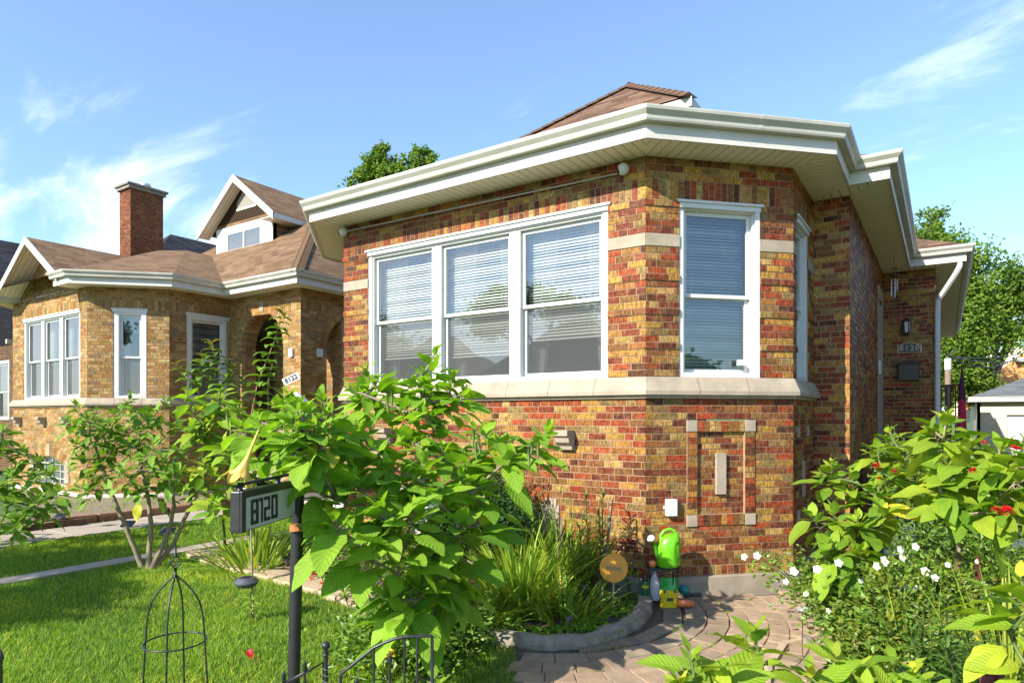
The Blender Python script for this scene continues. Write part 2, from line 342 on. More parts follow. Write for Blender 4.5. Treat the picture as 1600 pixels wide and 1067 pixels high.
M_shing = shingle_mat('brown_shingles', (.085,.046,.028), (.21,.125,.08))
M_shing2 = shingle_mat('tan_shingles', (.125,.072,.038), (.235,.148,.083))
M_shing3 = shingle_mat('dark_shingles', (.02,.021,.025), (.045,.046,.053))
M_tin = mat('galvanised_metal', (.5,.5,.48), .45, .15, 8, metal=.6)
# soffit: boards with narrow grooves, laid by uv
def soffit_mat(name, colr):
    m, nt, out = nm(name)
    b = N(nt, 'ShaderNodeBsdfPrincipled', inp={'Roughness': .55}); uv = N(nt, 'ShaderNodeUVMap')
    sx = N(nt, 'ShaderNodeSeparateXYZ'); L(nt, uv.outputs[0], sx.inputs[0])
    md = N(nt, 'ShaderNodeMath', operation='FLOORED_MODULO', inp={1: .1}); L(nt, sx.outputs[0], md.inputs[0])
    g = N(nt, 'ShaderNodeMapRange', inp={1: .004, 2: .013, 3: .3, 4: 1}); L(nt, md.outputs[0], g.inputs[0])
    mx = N(nt, 'ShaderNodeMix', data_type='RGBA', blend_type='MULTIPLY', inp={0: 1.0}); mx.inputs[6].default_value = c4(colr); L(nt, g.outputs[0], mx.inputs[7])
    bp = N(nt, 'ShaderNodeBump', inp={'Strength': .6, 'Distance': .008}); L(nt, g.outputs[0], bp.inputs['Height']); L(nt, bp.outputs[0], b.inputs['Normal'])
    L(nt, mx.outputs[2], b.inputs['Base Color']); L(nt, b.outputs[0], out.inputs[0]); return m
M_soffit = soffit_mat('soffit_boards', (.76,.70,.58))
# ================================================================ building kit
class Face:
    def __init__(s, a, b):
        s.a = V((a[0], a[1], 0)); s.b = V((b[0], b[1], 0)); d = s.b - s.a
        s.len = d.length; s.U = d.normalized(); s.N = V((s.U.y, -s.U.x, 0))
    def pt(s, u, o, z): return s.a + s.U*u + s.N*o + V((0,0,z))
    def hit(s, x, y):
        r = ray(x); t = s.a.dot(s.N) / r.dot(s.N); p = r*t
        return ((p - s.a).dot(s.U), CZ + (HZ-y)/F_PX*t)
    def rot(s): return Matrix((s.U, -s.N, V((0,0,1)))).transposed()
    def box(s, mb, u0, u1, o0, o1, z0, z1, c=None, back=False):
        P = s.pt
        mb.quad([P(u0,o1,z0),P(u1,o1,z0),P(u1,o1,z1),P(u0,o1,z1)], [(u0,z0),(u1,z0),(u1,z1),(u0,z1)], c)
        mb.quad([P(u0,o0,z0),P(u0,o1,z0),P(u0,o1,z1),P(u0,o0,z1)], [(o0,z0),(o1,z0),(o1,z1),(o0,z1)], c)
        mb.quad([P(u1,o1,z0),P(u1,o0,z0),P(u1,o0,z1),P(u1,o1,z1)], [(o1,z0),(o0,z0),(o0,z1),(o1,z1)], c)
        mb.quad([P(u0,o1,z1),P(u1,o1,z1),P(u1,o0,z1),P(u0,o0,z1)], [(u0,o1),(u1,o1),(u1,o0),(u0,o0)], c)
        mb.quad([P(u0,o0,z0),P(u1,o0,z0),P(u1,o1,z0),P(u0,o1,z0)], [(u0,o0),(u1,o0),(u1,o1),(u0,o1)], c)
        if back: mb.quad([P(u1,o0,z0),P(u0,o0,z0),P(u0,o0,z1),P(u1,o0,z1)], [(u1,z0),(u0,z0),(u0,z1),(u1,z1)], c)
PAL1 = [((.50,.095,.035),18), ((.31,.065,.035),17), ((.20,.055,.035),11), ((.32,.14,.05),19), ((.62,.34,.075),20), ((.66,.42,.14),9), ((.40,.27,.10),14), ((.13,.055,.035),5), ((.50,.20,.055),6)]
BRK = .54
PAL2 = [((.60,.38,.15),26), ((.54,.31,.10),18), ((.68,.46,.21),22), ((.42,.24,.08),12), ((.38,.29,.15),10), ((.48,.22,.075),6)]
def pick(pal, r):
    t = r.random()*sum(w for _, w in pal)
    for cc, w in pal:
        t -= w
        if t <= 0: break
    j = r.uniform(.82, 1.2)*BRK; k = r.uniform(.9, 1.1)
    return (cc[0]*j, cc[1]*j*k, cc[2]*j)
def sub(ints, a, b):
    o = []
    for (s, e) in ints:
        if b <= s or a >= e: o.append((s, e)); continue
        if a > s: o.append((s, a))
        if b < e: o.append((b, e))
    return o
def rect(u0, u1, z0, z1): return lambda z: (u0, u1) if z0 <= z <= z1 else None
def arch(uc, hw, z0, zs, rise):
    def f(z):
        if z < z0 or z > zs+rise: return None
        if z <= zs: return (uc-hw, uc+hw)
        w = hw*math.sqrt(max(0, 1-((z-zs)/rise)**2)); return (uc-w, uc+w)
    return f
BL = .205; GAP = .012
def lay(face, courses, holes, mbB, mbM, mbS, pal, seed, u0=0, u1=None, bl=BL, depth=.10):
    r = random.Random(seed); u1 = face.len if u1 is None else u1
    for k, (z0, z1, kind, po) in enumerate(courses):
        zm = (z0+z1)/2; ints = [(u0, u1)]
        for h in holes:
            q = h(zm)
            if q: ints = sub(ints, q[0], q[1])
        for (s, e) in ints:
            if e-s < .01: continue
            cs, ce = s, e
            if s == u0: cs = s - po*.41 + .0018
            if e == u1: ce = e + po*.41 - .0018
            # mortar bed
            P = face.pt
            face.box(mbM, s+(.006 if s == u0 else 0), e-(.006 if e == u1 else 0), -depth, po-.0055, z0-.0005*(k%2), z1+.0005*(k%2))
            if kind == 'stone':
                n = max(1, round((e-s)/.5)); w = (e-s)/n
                for i in range(n): face.box(mbS, s+i*w+.003 if i else cs, s+(i+1)*w-.003 if i<n-1 else ce, -.02, .006, z0+.003, z1-.003)
                continue
            step = .0685 if kind == 'soldier' else bl
            off = 0 if kind == 'soldier' else (0, .5, .25, .75)[k%4]*step + r.uniform(-.02,.02)
            x = u0 - off; cells = []
            while x < e:
                a, b = max(x, s), min(x+step, e)
                if b <= a: x += step; continue
                if kind == 'run' and r.random() < .08 and b-a > .15: 
                    m_ = (a+b)/2; cells += [(a, m_), (m_, b)]
                elif b-a > .035 or not cells: cells.append((a, b))
                else: cells[-1] = (cells[-1][0], b)
                if len(cells) == 2 and cells[0][1]-cells[0][0] < .035: cells = [(cells[0][0], cells[1][1])]
                x += step
            for (a, b) in cells:
                A = cs if a == s and s == u0 else a + GAP/2
                B = ce if b == e and e == u1 else b - GAP/2
                o = po + r.uniform(-.0012, .0014); cc = pick(pal, r); du = r.random()*5
                zt = .0048 + r.uniform(0,.001)
                i0 = len(mbB.uv)
                face.box(mbB, A, B, -.02, o, z0+zt, z1-zt, cc)
                if kind == 'soldier':
                    mbB.uv[i0:] = [(v_, u_+du) for (u_, v_) in mbB.uv[i0:]]
def courses(z0, z1, n, kind='run', out=None, per=5, ph=3):
    h = (z1-z0)/n
    return [(z0+i*h, z0+(i+1)*h, kind, (out if out and i % per == ph else 0)) for i in range(n)]
def sweep(mb, poly, prof, closed=False, uvscale=1):
    """mitred sweep of profile [(offset, z)] along a 2-D polyline (outward = right of travel)"""
    pts = [V((p[0], p[1], 0)) for p in poly]; n = len(pts); dirs = []
    for i in range(n):
        a = (pts[i]-pts[i-1]).normalized() if i else None
        b = (pts[i+1]-pts[i]).normalized() if i < n-1 else None
        na = V((a.y, -a.x, 0)) if a else None; nb = V((b.y, -b.x, 0)) if b else None
        if na is None: dirs.append(nb)
        elif nb is None: dirs.append(na)
        else:
            m = (na+nb); dirs.append(m / max(.2, (1+na.dot(nb))))
    for i in range(n-1):
        t = (pts[i+1]-pts[i]); Lh = t.length; t.normalize(); w = 0
        for j in range(len(prof)-1):
            (o0, z0), (o1, z1) = prof[j], prof[j+1]
            A = pts[i]+dirs[i]*o0; B = pts[i+1]+dirs[i+1]*o0; Cc = pts[i+1]+dirs[i+1]*o1; D = pts[i]+dirs[i]*o1
            A.z = B.z = z0; Cc.z = D.z = z1
            l2 = math.hypot(o1-o0, z1-z0)
            uvs = [((p-pts[i]).dot(t), q) for p, q in ((A,w),(B,w),(Cc,w+l2),(D,w+l2))]
            mb.quad([A,B,Cc,D], uvs); w += l2
    for end, s in ((0, 1), (n-1, -1)):
        q = [pts[end]+dirs[end]*o + V((0,0,z)) for (o, z) in prof]
        if s > 0: q = q[::-1]
        if len(q) > 2: mb.quad(q)
def clip(poly, f):
    out = []
    for i in range(len(poly)):
        a, b = poly[i], poly[(i+1)%len(poly)]; fa, fb = f(a), f(b)
        if fa >= 0: out.append(a)
        if (fa >= 0) != (fb >= 0):
            t = fa/(fa-fb); out.append((a[0]+(b[0]-a[0])*t, a[1]+(b[1]-a[1])*t))
    return out
def hip_roof(mb, poly, z0, pitch, skip=()):
    """convex CCW polygon; every edge rises at the pitch"""
    n = len(poly); E = []
    for i in range(n):
        a, b = poly[i], poly[(i+1)%n]; dx, dy = b[0]-a[0], b[1]-a[1]; l = math.hypot(dx, dy)
        p_ = pitch[i] if isinstance(pitch, (list, tuple)) else pitch
        E.append((a, (-dy/l, dx/l), (dx/l, dy/l), p_))
    def h(i, p): a, nn, _, pp = E[i]; return ((p[0]-a[0])*nn[0] + (p[1]-a[1])*nn[1])*pp
    for i in range(n):
        q = list(poly)
        for j in range(n):
            if j != i and len(q) > 2: q = clip(q, lambda p, i=i, j=j: h(j, p)-h(i, p))
        if len(q) < 3 or i in skip: continue
        a, nn, tt, pp = E[i]; k = math.sqrt(1+pp*pp)/pp
        pts = [V((p[0], p[1], z0+h(i, p))) for p in q]
        uv = [((p[0]-a[0])*tt[0]+(p[1]-a[1])*tt[1], h(i, p)*k) for p in q]
        mb.quad(pts, uv)
def ridge_cap(mb, p0, p1, w=.13):
    p0, p1 = V(p0), V(p1); d = p1-p0; Ln = d.length; d.normalize(); s = d.cross(V((0,0,1))).normalized(); n = max(1, int(Ln/.2))
    for i in range(n):
        a = p0+d*(Ln*i/n-.02); b = p0+d*(Ln*(i+1)/n); up = .022; 
        mb.quad([a-s*w+V((0,0,-.045)), b-s*w+V((0,0,-.055)), b+V((0,0,up)), a+V((0,0,up+.012))], [(0,0),(.2,0),(.2,.1),(0,.1)])
        mb.quad([a+V((0,0,up+.012)), b+V((0,0,up)), b+s*w+V((0,0,-.055)), a+s*w+V((0,0,-.045))], [(0,0),(.2,0),(.2,.1),(0,.1)])
        mb.quad([a-s*w+V((0,0,-.045)), a+V((0,0,up+.012)), a+s*w+V((0,0,-.045))], [(0,0),(.1,.01),(.2,0)])
def window(parent, face, u0, u1, z0, z1, units=1, recess=.07, blind=(.8,), crown=True, cas=.07, screen=False, mull=.11, wmat=None, sill=True, jamb_r=0, bl_z=None, curtain=True, reveal=True):
    wm = wmat or M_white
    m = MB(); R = recess
    # reveal lining + casing
    face.box(m, u0, u0+cas, -R-.10, -.012+.0, z0, z1)
    face.box(m, u1-cas, u1, -R-.10, -.012+jamb_r, z0, z1)
    face.box(m, u0+cas, u1-cas, -R-.10, -.010, z1-cas, z1)
    face.box(m, u0+cas, u1-cas, -R-.10, -.014, z0, z0+.05)
    if crown:
        face.box(m, u0-.02, u1+.02, -.05, .012, z1-.055, z1-.005)
        face.box(m, u0-.035, u1+.035, -.05, .030, z1-.005, z1+.022)
    iw = (u1-u0-2*cas); uw = (iw-mull*(units-1))/units
    for i in range(1, units):
        a = u0+cas+i*uw+(i-1)*mull
        face.box(m, a, a+mull, -R-.10, -.030, z0+.05, z1-cas)
        face.box(m, a+mull*.42, a+mull*.58, -.030, -.022, z0+.05, z1-cas)
    w = m.build('window', wm, parent, bevel=.003)
    for i in range(units):
        a = u0+cas+i*(uw+mull); b = a+uw; zb = z0+.05; zt = z1-cas; zm = zb+(zt-zb)*.47
        s = MB(); f = .042
        o1 = -R; o2 = -R-.035
        face.box(s, a, a+.018, -R-.09, -.028, zb, zt); face.box(s, b-.018, b, -R-.09, -.028, zb, zt); face.box(s, a+.018, b-.018, -R-.09, -.028, zt-.018, zt)
        A, B = a+.018, b-.018
        # upper sash (outer) and lower sash (inner)
        for (za, zc, oo) in ((zm-.012, zt-.018, o1), (zb, zm+.02, o2)):
            face.box(s, A, A+f, oo-.03, oo, za, zc); face.box(s, B-f, B, oo-.03, oo, za, zc)
            face.box(s, A+f, B-f, oo-.03, oo-.001, zc-f, zc); face.box(s, A+f, B-f, oo-.03, oo-.001, za, za+f*.9)
        s.build('sash', wm, w, bevel=.002)
        g = MB()
        for (za, zc, oo) in ((zm+.02, zt-.018-f+.004, o1-.016),):
            g.quad([face.pt(A+f-.004,oo,za), face.pt(B-f+.004,oo,za), face.pt(B-f+.004,oo,zc), face.pt(A+f-.004,oo,zc)])
        g.build('pane', M_glass, w)
        g = MB(); oo = o2-.016
        g.quad([face.pt(A+f-.004,oo,zb+f*.9-.004), face.pt(B-f+.004,oo,zb+f*.9-.004), face.pt(B-f+.004,oo,zm-.015), face.pt(A+f-.004,oo,zm-.015)])
        g.build('pane', M_glass2 if screen else M_glass, w)
        bb = blind[i % len(blind)]
        if bb > 0:
            k = MB(); zz = zt-.02; zend = zt-(zt-zb)*bb; ob = -R-.13
            while zz > zend:
                ddz = .013+.003*math.sin(zz*37)+r_s.uniform(-.0015,.0015)
                k.quad([face.pt(A+.01,ob-.012,zz+ddz), face.pt(B-.01,ob-.012,zz+ddz), face.pt(B-.01,ob+.012,zz-ddz), face.pt(A+.01,ob+.012,zz-ddz)])
                zz -= .034
            face.box(k, A+.01, B-.01, ob-.015, ob+.015, zend-.025, zend-.005)
            for q in (.2,.8):
                uu = A+(B-A)*q; face.box(k, uu-.001, uu+.001, ob+.012, ob+.014, zend, zt)
            k.build('blind', M_blind, w)
        if curtain:
            k = MB(); oc = -R-.24; nn = 26
            prev = None
            wd_ = (B-A)*.34
            for sgn in (0, 1):
                prev = None
                for q in range(nn+1):
                    uu = (A + wd_*q/nn) if sgn == 0 else (B - wd_*q/nn)
                    ow = oc + .02*math.sin(q*1.9)
                    # drawn back toward the jamb lower down
                    ul = (A + wd_*.45*q/nn) if sgn == 0 else (B - wd_*.45*q/nn)
                    if prev: k.quad([face.pt(prev[2],prev[1],z0), face.pt(ul,ow,z0), face.pt(uu,ow,zt), face.pt(prev[0],prev[1],zt)])
                    prev = (uu, ow, ul)
            k.build('curtain', M_curtain, w)
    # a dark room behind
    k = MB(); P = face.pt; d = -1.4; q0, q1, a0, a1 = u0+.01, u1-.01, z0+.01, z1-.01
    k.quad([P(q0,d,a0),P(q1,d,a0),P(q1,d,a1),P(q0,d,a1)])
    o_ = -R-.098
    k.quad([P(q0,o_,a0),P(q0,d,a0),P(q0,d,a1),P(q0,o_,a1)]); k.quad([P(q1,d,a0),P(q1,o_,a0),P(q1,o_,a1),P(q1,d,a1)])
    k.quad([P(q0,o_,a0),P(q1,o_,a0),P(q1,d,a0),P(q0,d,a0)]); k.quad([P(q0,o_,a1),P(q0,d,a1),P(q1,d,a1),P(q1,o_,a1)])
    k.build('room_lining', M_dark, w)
    return w
def eaves(parent, poly, zs, soffit_o=.424, dz=0):
    s = MB(); sweep(s, poly, [(-.02, zs), (soffit_o, zs)]); s.build('soffit', M_soffit, parent)
    f = MB(); sweep(f, poly, [(soffit_o-.012, zs+.005), (soffit_o-.012, zs-.018), (soffit_o+.012, zs-.018), (soffit_o+.012, zs+.20), (soffit_o-.012, zs+.20)])
    f.build('fascia', M_fascia, parent)
    g = MB(); o = soffit_o+.0125
    sweep(g, poly, [(o, zs+.235), (o, zs+.118), (o+.070, zs+.118), (o+.078, zs+.135), (o+.082, zs+.165), (o+.118, zs+.205), (o+.124, zs+.228), (o+.124, zs+.240), (o+.112, zs+.240), (o+.110, zs+.228), (o+.02, zs+.150), (o+.003, zs+.150)])
    g.build('gutter', M_gutter, parent)
def sill_band(parent, poly, z0, z1, o_top=-.03, o_mid=.075, step=.55):
    m = MB()
    prof = [(-.05, z0), (.030, z0), (.034, z0+.03), (o_mid, z0+.035), (o_mid, z0+.075), (.01, z1-.004), (-.05, z1)]
    # cut into stones so that the joints show
    pts = [V((p[0],p[1],0)) for p in poly]
    sweep(m, poly, prof)
    j = m; JC = (.55,.45,.40)
    for i in range(len(pts)-1):
        fc = Face(pts[i], pts[i+1]); n = max(1, round(fc.len/step))
        for k in range(1, n):
            u = fc.len*k/n
            face_pts = [(.036,z0+.034),(o_mid+.0012,z0+.034),(o_mid+.0012,z0+.076),(.0112,z1-.003)]
            for a, b in zip(face_pts[:-1], face_pts[1:]):
                j.quad([fc.pt(u-.0035,a[0],a[1]), fc.pt(u+.0035,a[0],a[1]), fc.pt(u+.0035,b[0],b[1]), fc.pt(u-.0035,b[0],b[1])], None, JC)
    m.build('sill', M_stone, parent)
# ================================================================ OUR HOUSE
C00, C0 = (-6.89, 6.152), (-2.49, 6.152)
C1, C2, C3 = (-1.323, 7.319), (-1.323, 8.60), (-.93, 8.60)
C4, C5, C6 = (-.93, 13.65), (-.13, 13.65), (-.13, 26.0)
L0, L1 = (-8.057, 7.319), (-8.057, 26.0)
H = empty('brick_house', (-4.5, 12, 0), 'brick bungalow with red, maroon and ochre bricks, angled bay window and wide white eaves', 'house')
ZF, ZS0, ZS1, ZB0, ZB1, ZQ0, ZQ1, ZE = .225, 2.03, 2.25, 3.56, 3.69, 4.03, 4.24, 4.46
low = [(ZF, ZF+.10, 'soldier', .004)] + courses(ZF+.10, ZS0, 24)
up = courses(ZS1, ZB0, 19, out=.013, per=5, ph=4) + [(ZB0, ZB1, 'stone', 0)] + courses(ZB1, ZQ0, 5, out=.013, per=5, ph=4) + [(ZQ0, ZQ1, 'soldier', .004)] + courses(ZQ1, ZE, 3)
upp = courses(ZS1, ZQ0, 26) + [(ZQ0, ZQ1, 'soldier', .004)] + courses(ZQ1, ZE, 3)
plain = courses(ZF, ZE, 61)
fF, fC, fS = Face(C00, C0), Face(C0, C1), Face(C1, C2)
fR, fW, fP = Face(C2, C3), Face(C3, C4), Face(C4, C5)
fP2 = Face(C5, C6); fL = Face(L0, C00)
r_s = random.Random(44)
def wallset(name, parent, sets, mb_mat, mo_mat):
    b, mo, st = MB(), MB(), MB()
    for (fc, cs, holes, seed, pal) in sets: lay(fc, cs, holes, b, mo, st, pal, seed)
    w = mo.build(name, mo_mat, parent)
    b.build('brick_facing', mb_mat, w)
    for q in range(0, len(st.f), 5):
        s1 = MB(); s1.v = st.v[q*4:q*4+20]; s1.f = [tuple(range(4*k, 4*k+4)) for k in range(5)]; s1.uv = st.uv[q*4:q*4+20]; s1.c = [(r_s.uniform(.9,1.08),)*3]*5; s1.build('band_stone', M_stone, w, bevel=.002)
    return w
mwu0, mwu1 = 6.89-6.42, 6.89-2.91     # triple window
ucen = 6.89-4.68
bas = arch(ucen, .98, .34, .78, .26)
holesF = [rect(mwu0, mwu1, ZS1, ZQ0), bas]
swu0, swu1 = .364, 1.262
p0 = fC.hit(1073, 657); p1 = fC.hit(1179, 818)
pu0, pz1, pu1, pz0 = p0[0], p0[1], p1[0], p1[1]
sdu0, sdu1 = .20, .90
du0 = 12.45-8.60
wallset('front_wall', H, [(fF, low+up, holesF, 11, PAL1)], M_brick, M_mortar)
wc = wallset('bay_wall', H, [(fC, low+up, [rect(swu0, swu1, ZS1, ZQ0), rect(pu0, pu1, pz0, pz1)], 12, PAL1)], M_brick, M_mortar)
wallset('bay_wall', H, [(fL, low+up, [], 18, PAL1)], M_brick, M_mortar)
wallset('bay_side_wall', H, [(fS, low+up, [rect(sdu0, sdu1, ZS1, ZQ0)], 13, PAL1)], M_brick, M_mortar)
wallset('side_wall', H, [(fR, plain, [], 14, PAL1), (fW, plain, [rect(du0+.12, du0+.92, .2, 3.86)], 15, PAL1)], M_brick, M_mortar)
wallset('entry_wall', H, [(fP, plain, [], 16, PAL1)], M_brick, M_mortar)
m = MB(); 
wallset('rear_side_wall', H, [(fP2, plain, [], 17, PAL1)], M_brick, M_mortar)
for a_, b_ in ((L1, L0),):
    fc = Face(a_, b_); fc.box(m, 0, fc.len, -.1, 0, 0, ZE)
m.build('rear_wall', brick_mat('rear_brick', .8), H).data.attributes['col'].data.foreach_set('color', [.3,.14,.06,1]*len(m.f))
m = MB(); m.box((-1.46, 8.72, 2.3), (.27, .46, 4.2)); m.build('wall_core', M_mortar, H)
m = MB(); m.box((-1.07, 13.76, 2.3), (.27, .46, 4.2)); m.box((-1.0, 13.9, 2.3), (.5, .3, 4.2)); m.build('wall_core', M_mortar, H)
# top backing under the eaves and foundation
m = MB(); m.prism([L1, L0, C00, C0, C1, C2, C3, C4, C5, C6][::1], ZE+.012, ZE+.03); m.build('ceiling_deck', M_dark, H)
m = MB(); sweep(m, [L1, L0, C00, C0, C1, C2, C3, C4, C5, C6], [(-.1, ZF), (.045, ZF), (.05, ZF-.01), (.05, -.1)]); m.build('foundation', M_conc, H)
sill_band(H, [(L0[0], 8.0), L0, C00, C0, C1, (C2[0], C2[1]-.003)], ZS0, ZS1)
# recessed decorative panel in the angled face
b, mo, st = MB(), MB(), MB()
fw = .115
pc = courses(pz0+fw, pz1-fw, 14)
fC.box(mo, pu0, pu1, -.12, -.034, pz0, pz1)
class _F(Face): pass
fCi = Face(C0, C1); fCi.a = fC.a + fC.N*-.022
lay(fCi, pc, [], b, mo, st, PAL1, 33, pu0+fw, pu1-fw, bl=.2, depth=.05)
fCo = Face(C0, C1); fCo.a = fC.a + fC.N*.012
r_ = random.Random(5)
for ua in (pu0, pu1-fw):
    h = (pz1-pz0-2*fw)/14
    fC.box(mo, ua, ua+fw, -.12, .004, pz0+fw, pz1-fw)
    for i in range(14): fC.box(b, ua+.004, ua+fw-.004, -.02, .012, pz0+fw+i*h+.004, pz0+fw+(i+1)*h-.004, pick(PAL1, r_))
for za in (pz0, pz1-fw):
    n = 8; w_ = (pu1-pu0-2*fw)/n
    fC.box(mo, pu0+fw, pu1-fw, -.12, .004, za, za+fw)
    for i in range(n): 
        i0 = len(b.uv)
        fC.box(b, pu0+fw+i*w_+.004, pu0+fw+(i+1)*w_-.004, -.02, .012, za+.004, za+fw-.004, pick(PAL1, r_))
        b.uv[i0:] = [(v_, u_) for (u_, v_) in b.uv[i0:]]
pn = mo.build('decorative_panel', M_mortar, H); b.build('brick_facing', M_brick, pn)
for ua in (pu0-.004, pu1-fw+.004):
    for za in (pz0-.004, pz1-fw+.004):
        s = MB(); fC.box(s, ua, ua+fw, -.02, .018, za, za+fw); s.build('stone_insert', M_stone, pn, bevel=.003)
s = MB()
uc = (pu0+pu1)/2; a1 = fC.hit(1128, 708)[1]; a0 = fC.hit(1128, 772)[1]
fC.box(s, uc-.055, uc+.055, -.04, .012, a0, a1)
s.build('stone_insert', M_stone, pn, bevel=.003)
# the bay side face has the same panel, narrow and in shade
for ua in (.22, .80):
    for za in (.72, 1.62):
        s = MB(); fS.box(s, ua, ua+.1, -.02, .016, za, za+.11); s.build('stone_insert', M_stone, H, bevel=.003)
s = MB(); fS.box(s, .52, .62, -.02, .016, .95, 1.35); s.build('stone_insert', M_stone, H, bevel=.003)
# windows
window(H, fF, mwu0-.005, mwu1+.005, ZS1-.004, ZQ0+.01, units=3, blind=(.80,.82,.74), screen=True)
window(H, fC, swu0, swu1, ZS1-.004, ZQ0-.01, units=1, blind=(.98,), recess=.075, cas=.05, jamb_r=.016, curtain=False)
window(H, fS, sdu0, sdu1, ZS1-.004, ZQ0-.03, units=1, blind=(.98,), recess=.06, cas=.06, curtain=False)
# child lock / little latch and knob on the angled window
# basement window: arch of soldier bricks, stones, glass block
def arch_window(parent, fc, uc, hw, z0, zs, rise, pal, bm_, mm_, seed):
    w = MB(); n = 24
    fc.box(w, uc-hw, uc+hw, -.12, -.075, z0, z0+.05)
    fc.box(w, uc-hw, uc-hw+.05, -.12, -.07, z0+.05, zs); fc.box(w, uc+hw-.05, uc+hw, -.12, -.07, z0+.05, zs)
    for i in range(n):
        t0, t1 = math.pi*i/n, math.pi*(i+1)/n
        q = [(uc+math.cos(t)*(hw+e), zs+math.sin(t)*(rise+e)) for t, e in ((t0,.0),(t1,.0),(t1,-.05),(t0,-.05))]
        w.quad([fc.pt(a, -.07, z) for a, z in q][::-1])
        q2 = [(uc+math.cos(t)*(hw+.01), zs+math.sin(t)*(rise+.01)) for t in (t0, t1)]
        w.quad([fc.pt(q2[0][0],-.0,q2[0][1]), fc.pt(q2[1][0],-.0,q2[1][1]), fc.pt(q2[1][0],-.12,q2[1][1]), fc.pt(q2[0][0],-.12,q2[0][1])])
    for i in range(1, 4): fc.box(w, uc-hw+2*hw*i/4-.012, uc-hw+2*hw*i/4+.012, -.11, -.072, z0+.05, zs+rise*.8)
    for i in range(1, 4): fc.box(w, uc-hw+.05, uc+hw-.05, -.108, -.074, z0+(zs-z0+rise)*i/4-.01, z0+(zs-z0+rise)*i/4+.01)
    wo = w.build('basement_window', M_gutter, parent)
    g = MB(); pts = [fc.pt(uc-hw, -.10, z0), fc.pt(uc+hw, -.10, z0)] + [fc.pt(uc+math.cos(math.pi*i/n)*hw, -.10, zs+math.sin(math.pi*i/n)*rise) for i in range(n+1)]
    g.quad(pts); g.build('pane', M_blockglass, wo)
    # voussoirs
    r = random.Random(seed); b = MB(); mo = MB(); t = .21; kk = int(math.pi*(hw*.8+rise*.4)/.075)
    for i in range(kk):
        t0, t1 = math.pi*i/kk, math.pi*(i+1)/kk; g_ = .0045/(hw+.1)
        def ring(ta, tb, o, oi):
            return [fc.pt(uc+math.cos(x_)*(hw+e), o, zs+math.sin(x_)*(rise+e)) for x_, e in ((ta, .002), (tb, .002), (tb, t), (ta, t))]
        cc = pick(pal, r); q = ring(t1-g_, t0+g_, .006, 0); qb = ring(t1-g_, t0+g_, -.02, 0)
        b.quad(q, [(0,0),(0,.06),(.2,.06),(.2,0)], cc)
        for a_, b_ in ((0,1),(1,2),(2,3),(3,0)): b.quad([q[b_], q[a_], qb[a_], qb[b_]], None, cc)
        mo.quad(ring(t1, t0, .0005, 0))
    m2 = mo.build('arch', mm_, parent); b.build('brick_facing', bm_, m2)
    s = MB(); fc.box(s, uc-.07, uc+.07, -.02, .02, zs+rise+.01, zs+rise+t+.05); s.build('keystone', M_stone, m2, bevel=.006)
    for sg in (-1, 1):
        s = MB()
        fc.box(s, uc+sg*(hw+.11)-.11, uc+sg*(hw+.11)+.11, -.02, .016, zs-.32, zs+.10)
        fc.box(s, uc+sg*(hw+.11)-.075, uc+sg*(hw+.11)+.075, -.02, .014, zs+.10, zs+.17)
        s.build('stone_insert', M_stone, m2, bevel=.006)
M_blockglass = mat('frosted_glass_block', (.10,.12,.12), .25, .3, 14, .5, 30)
arch_window(H, fF, ucen, .98, .34, .78, .26, PAL1, M_brick, M_mortar, 3)
def bracket(parent, fc, u, z1, w=.17, h=.22, d=.17):
    m = MB(); prof = [(0,z1),(d,z1),(d,z1-.06),(d-.03,z1-.075),(d-.045,z1-.13),(.07,z1-.17),(.06,z1-.21),(.0,z1-h)]
    A = [fc.pt(u-w/2, o, z) for o, z in prof]; B = [fc.pt(u+w/2, o, z) for o, z in prof]
    for i in range(len(prof)-1): m.quad([A[i], A[i+1], B[i+1], B[i]])
    m.quad(A[::-1]); m.quad(B); m.build('stone_bracket', M_stone, parent, bevel=.004)
for u in (6.89-6.04, 6.89-3.38): bracket(H, fF, u, 1.70)
# eaves + roof
EV = [L1, L0, C00, C0, C1, C2, C3, C4, C5, C6]
eaves(H, EV, ZE)
zr = ZE+.222; go = .50
r = MB()
b1 = [(-8.50, 7.14), (-7.097, 5.652), (-2.283, 5.652), (-.823, 7.112), (-.823, 24), (-8.50, 24)]
hip_roof(r, b1, zr, .50)
hip_roof(r, [(-8.53, 8.1), (-.43, 8.1), (-.43, 24.1), (-8.53, 24.1)], zr+.004, .50)
hip_roof(r, [(-5.2, 13.15), (.37, 13.15), (.37, 26.3), (-5.2, 26.3)], zr+.008, .50)
ro = r.build('roof', M_shing, H)
# hip roofed dormer whose front slope stands above the eaves
d = MB(); DY, DZ = 8.86, 6.30
hip_roof(d, [(-5.99, DY), (-2.94, DY), (-2.94, 14), (-5.99, 14)], DZ, [.82,.78,.5,.78])
dm = d.build('dormer_roof', M_shing, H)
caps = MB(); ridge_cap(caps, (-2.96, DY+.02, DZ+.03), (-4.465, 10.31, DZ+1.20)); ridge_cap(caps, (-5.97, DY+.02, DZ+.03), (-4.465, 10.31, DZ+1.20)); ridge_cap(caps, (-4.465, 10.3, DZ+1.2), (-4.465, 13.9, DZ+1.2))
caps.build('ridge_cap', M_shing, dm)
w = MB(); fd = Face((-5.75, DY+.28), (-3.18, DY+.28)); fd.box(w, 0, fd.len, -.1, 0, 5.0, DZ+.02); fe = Face((-3.18, DY+.28), (-3.18, 13)); fe.box(w, 0, fe.len, -.1, 0, 5.0, DZ+.02)
w.build('dormer_wall', M_shing, H)
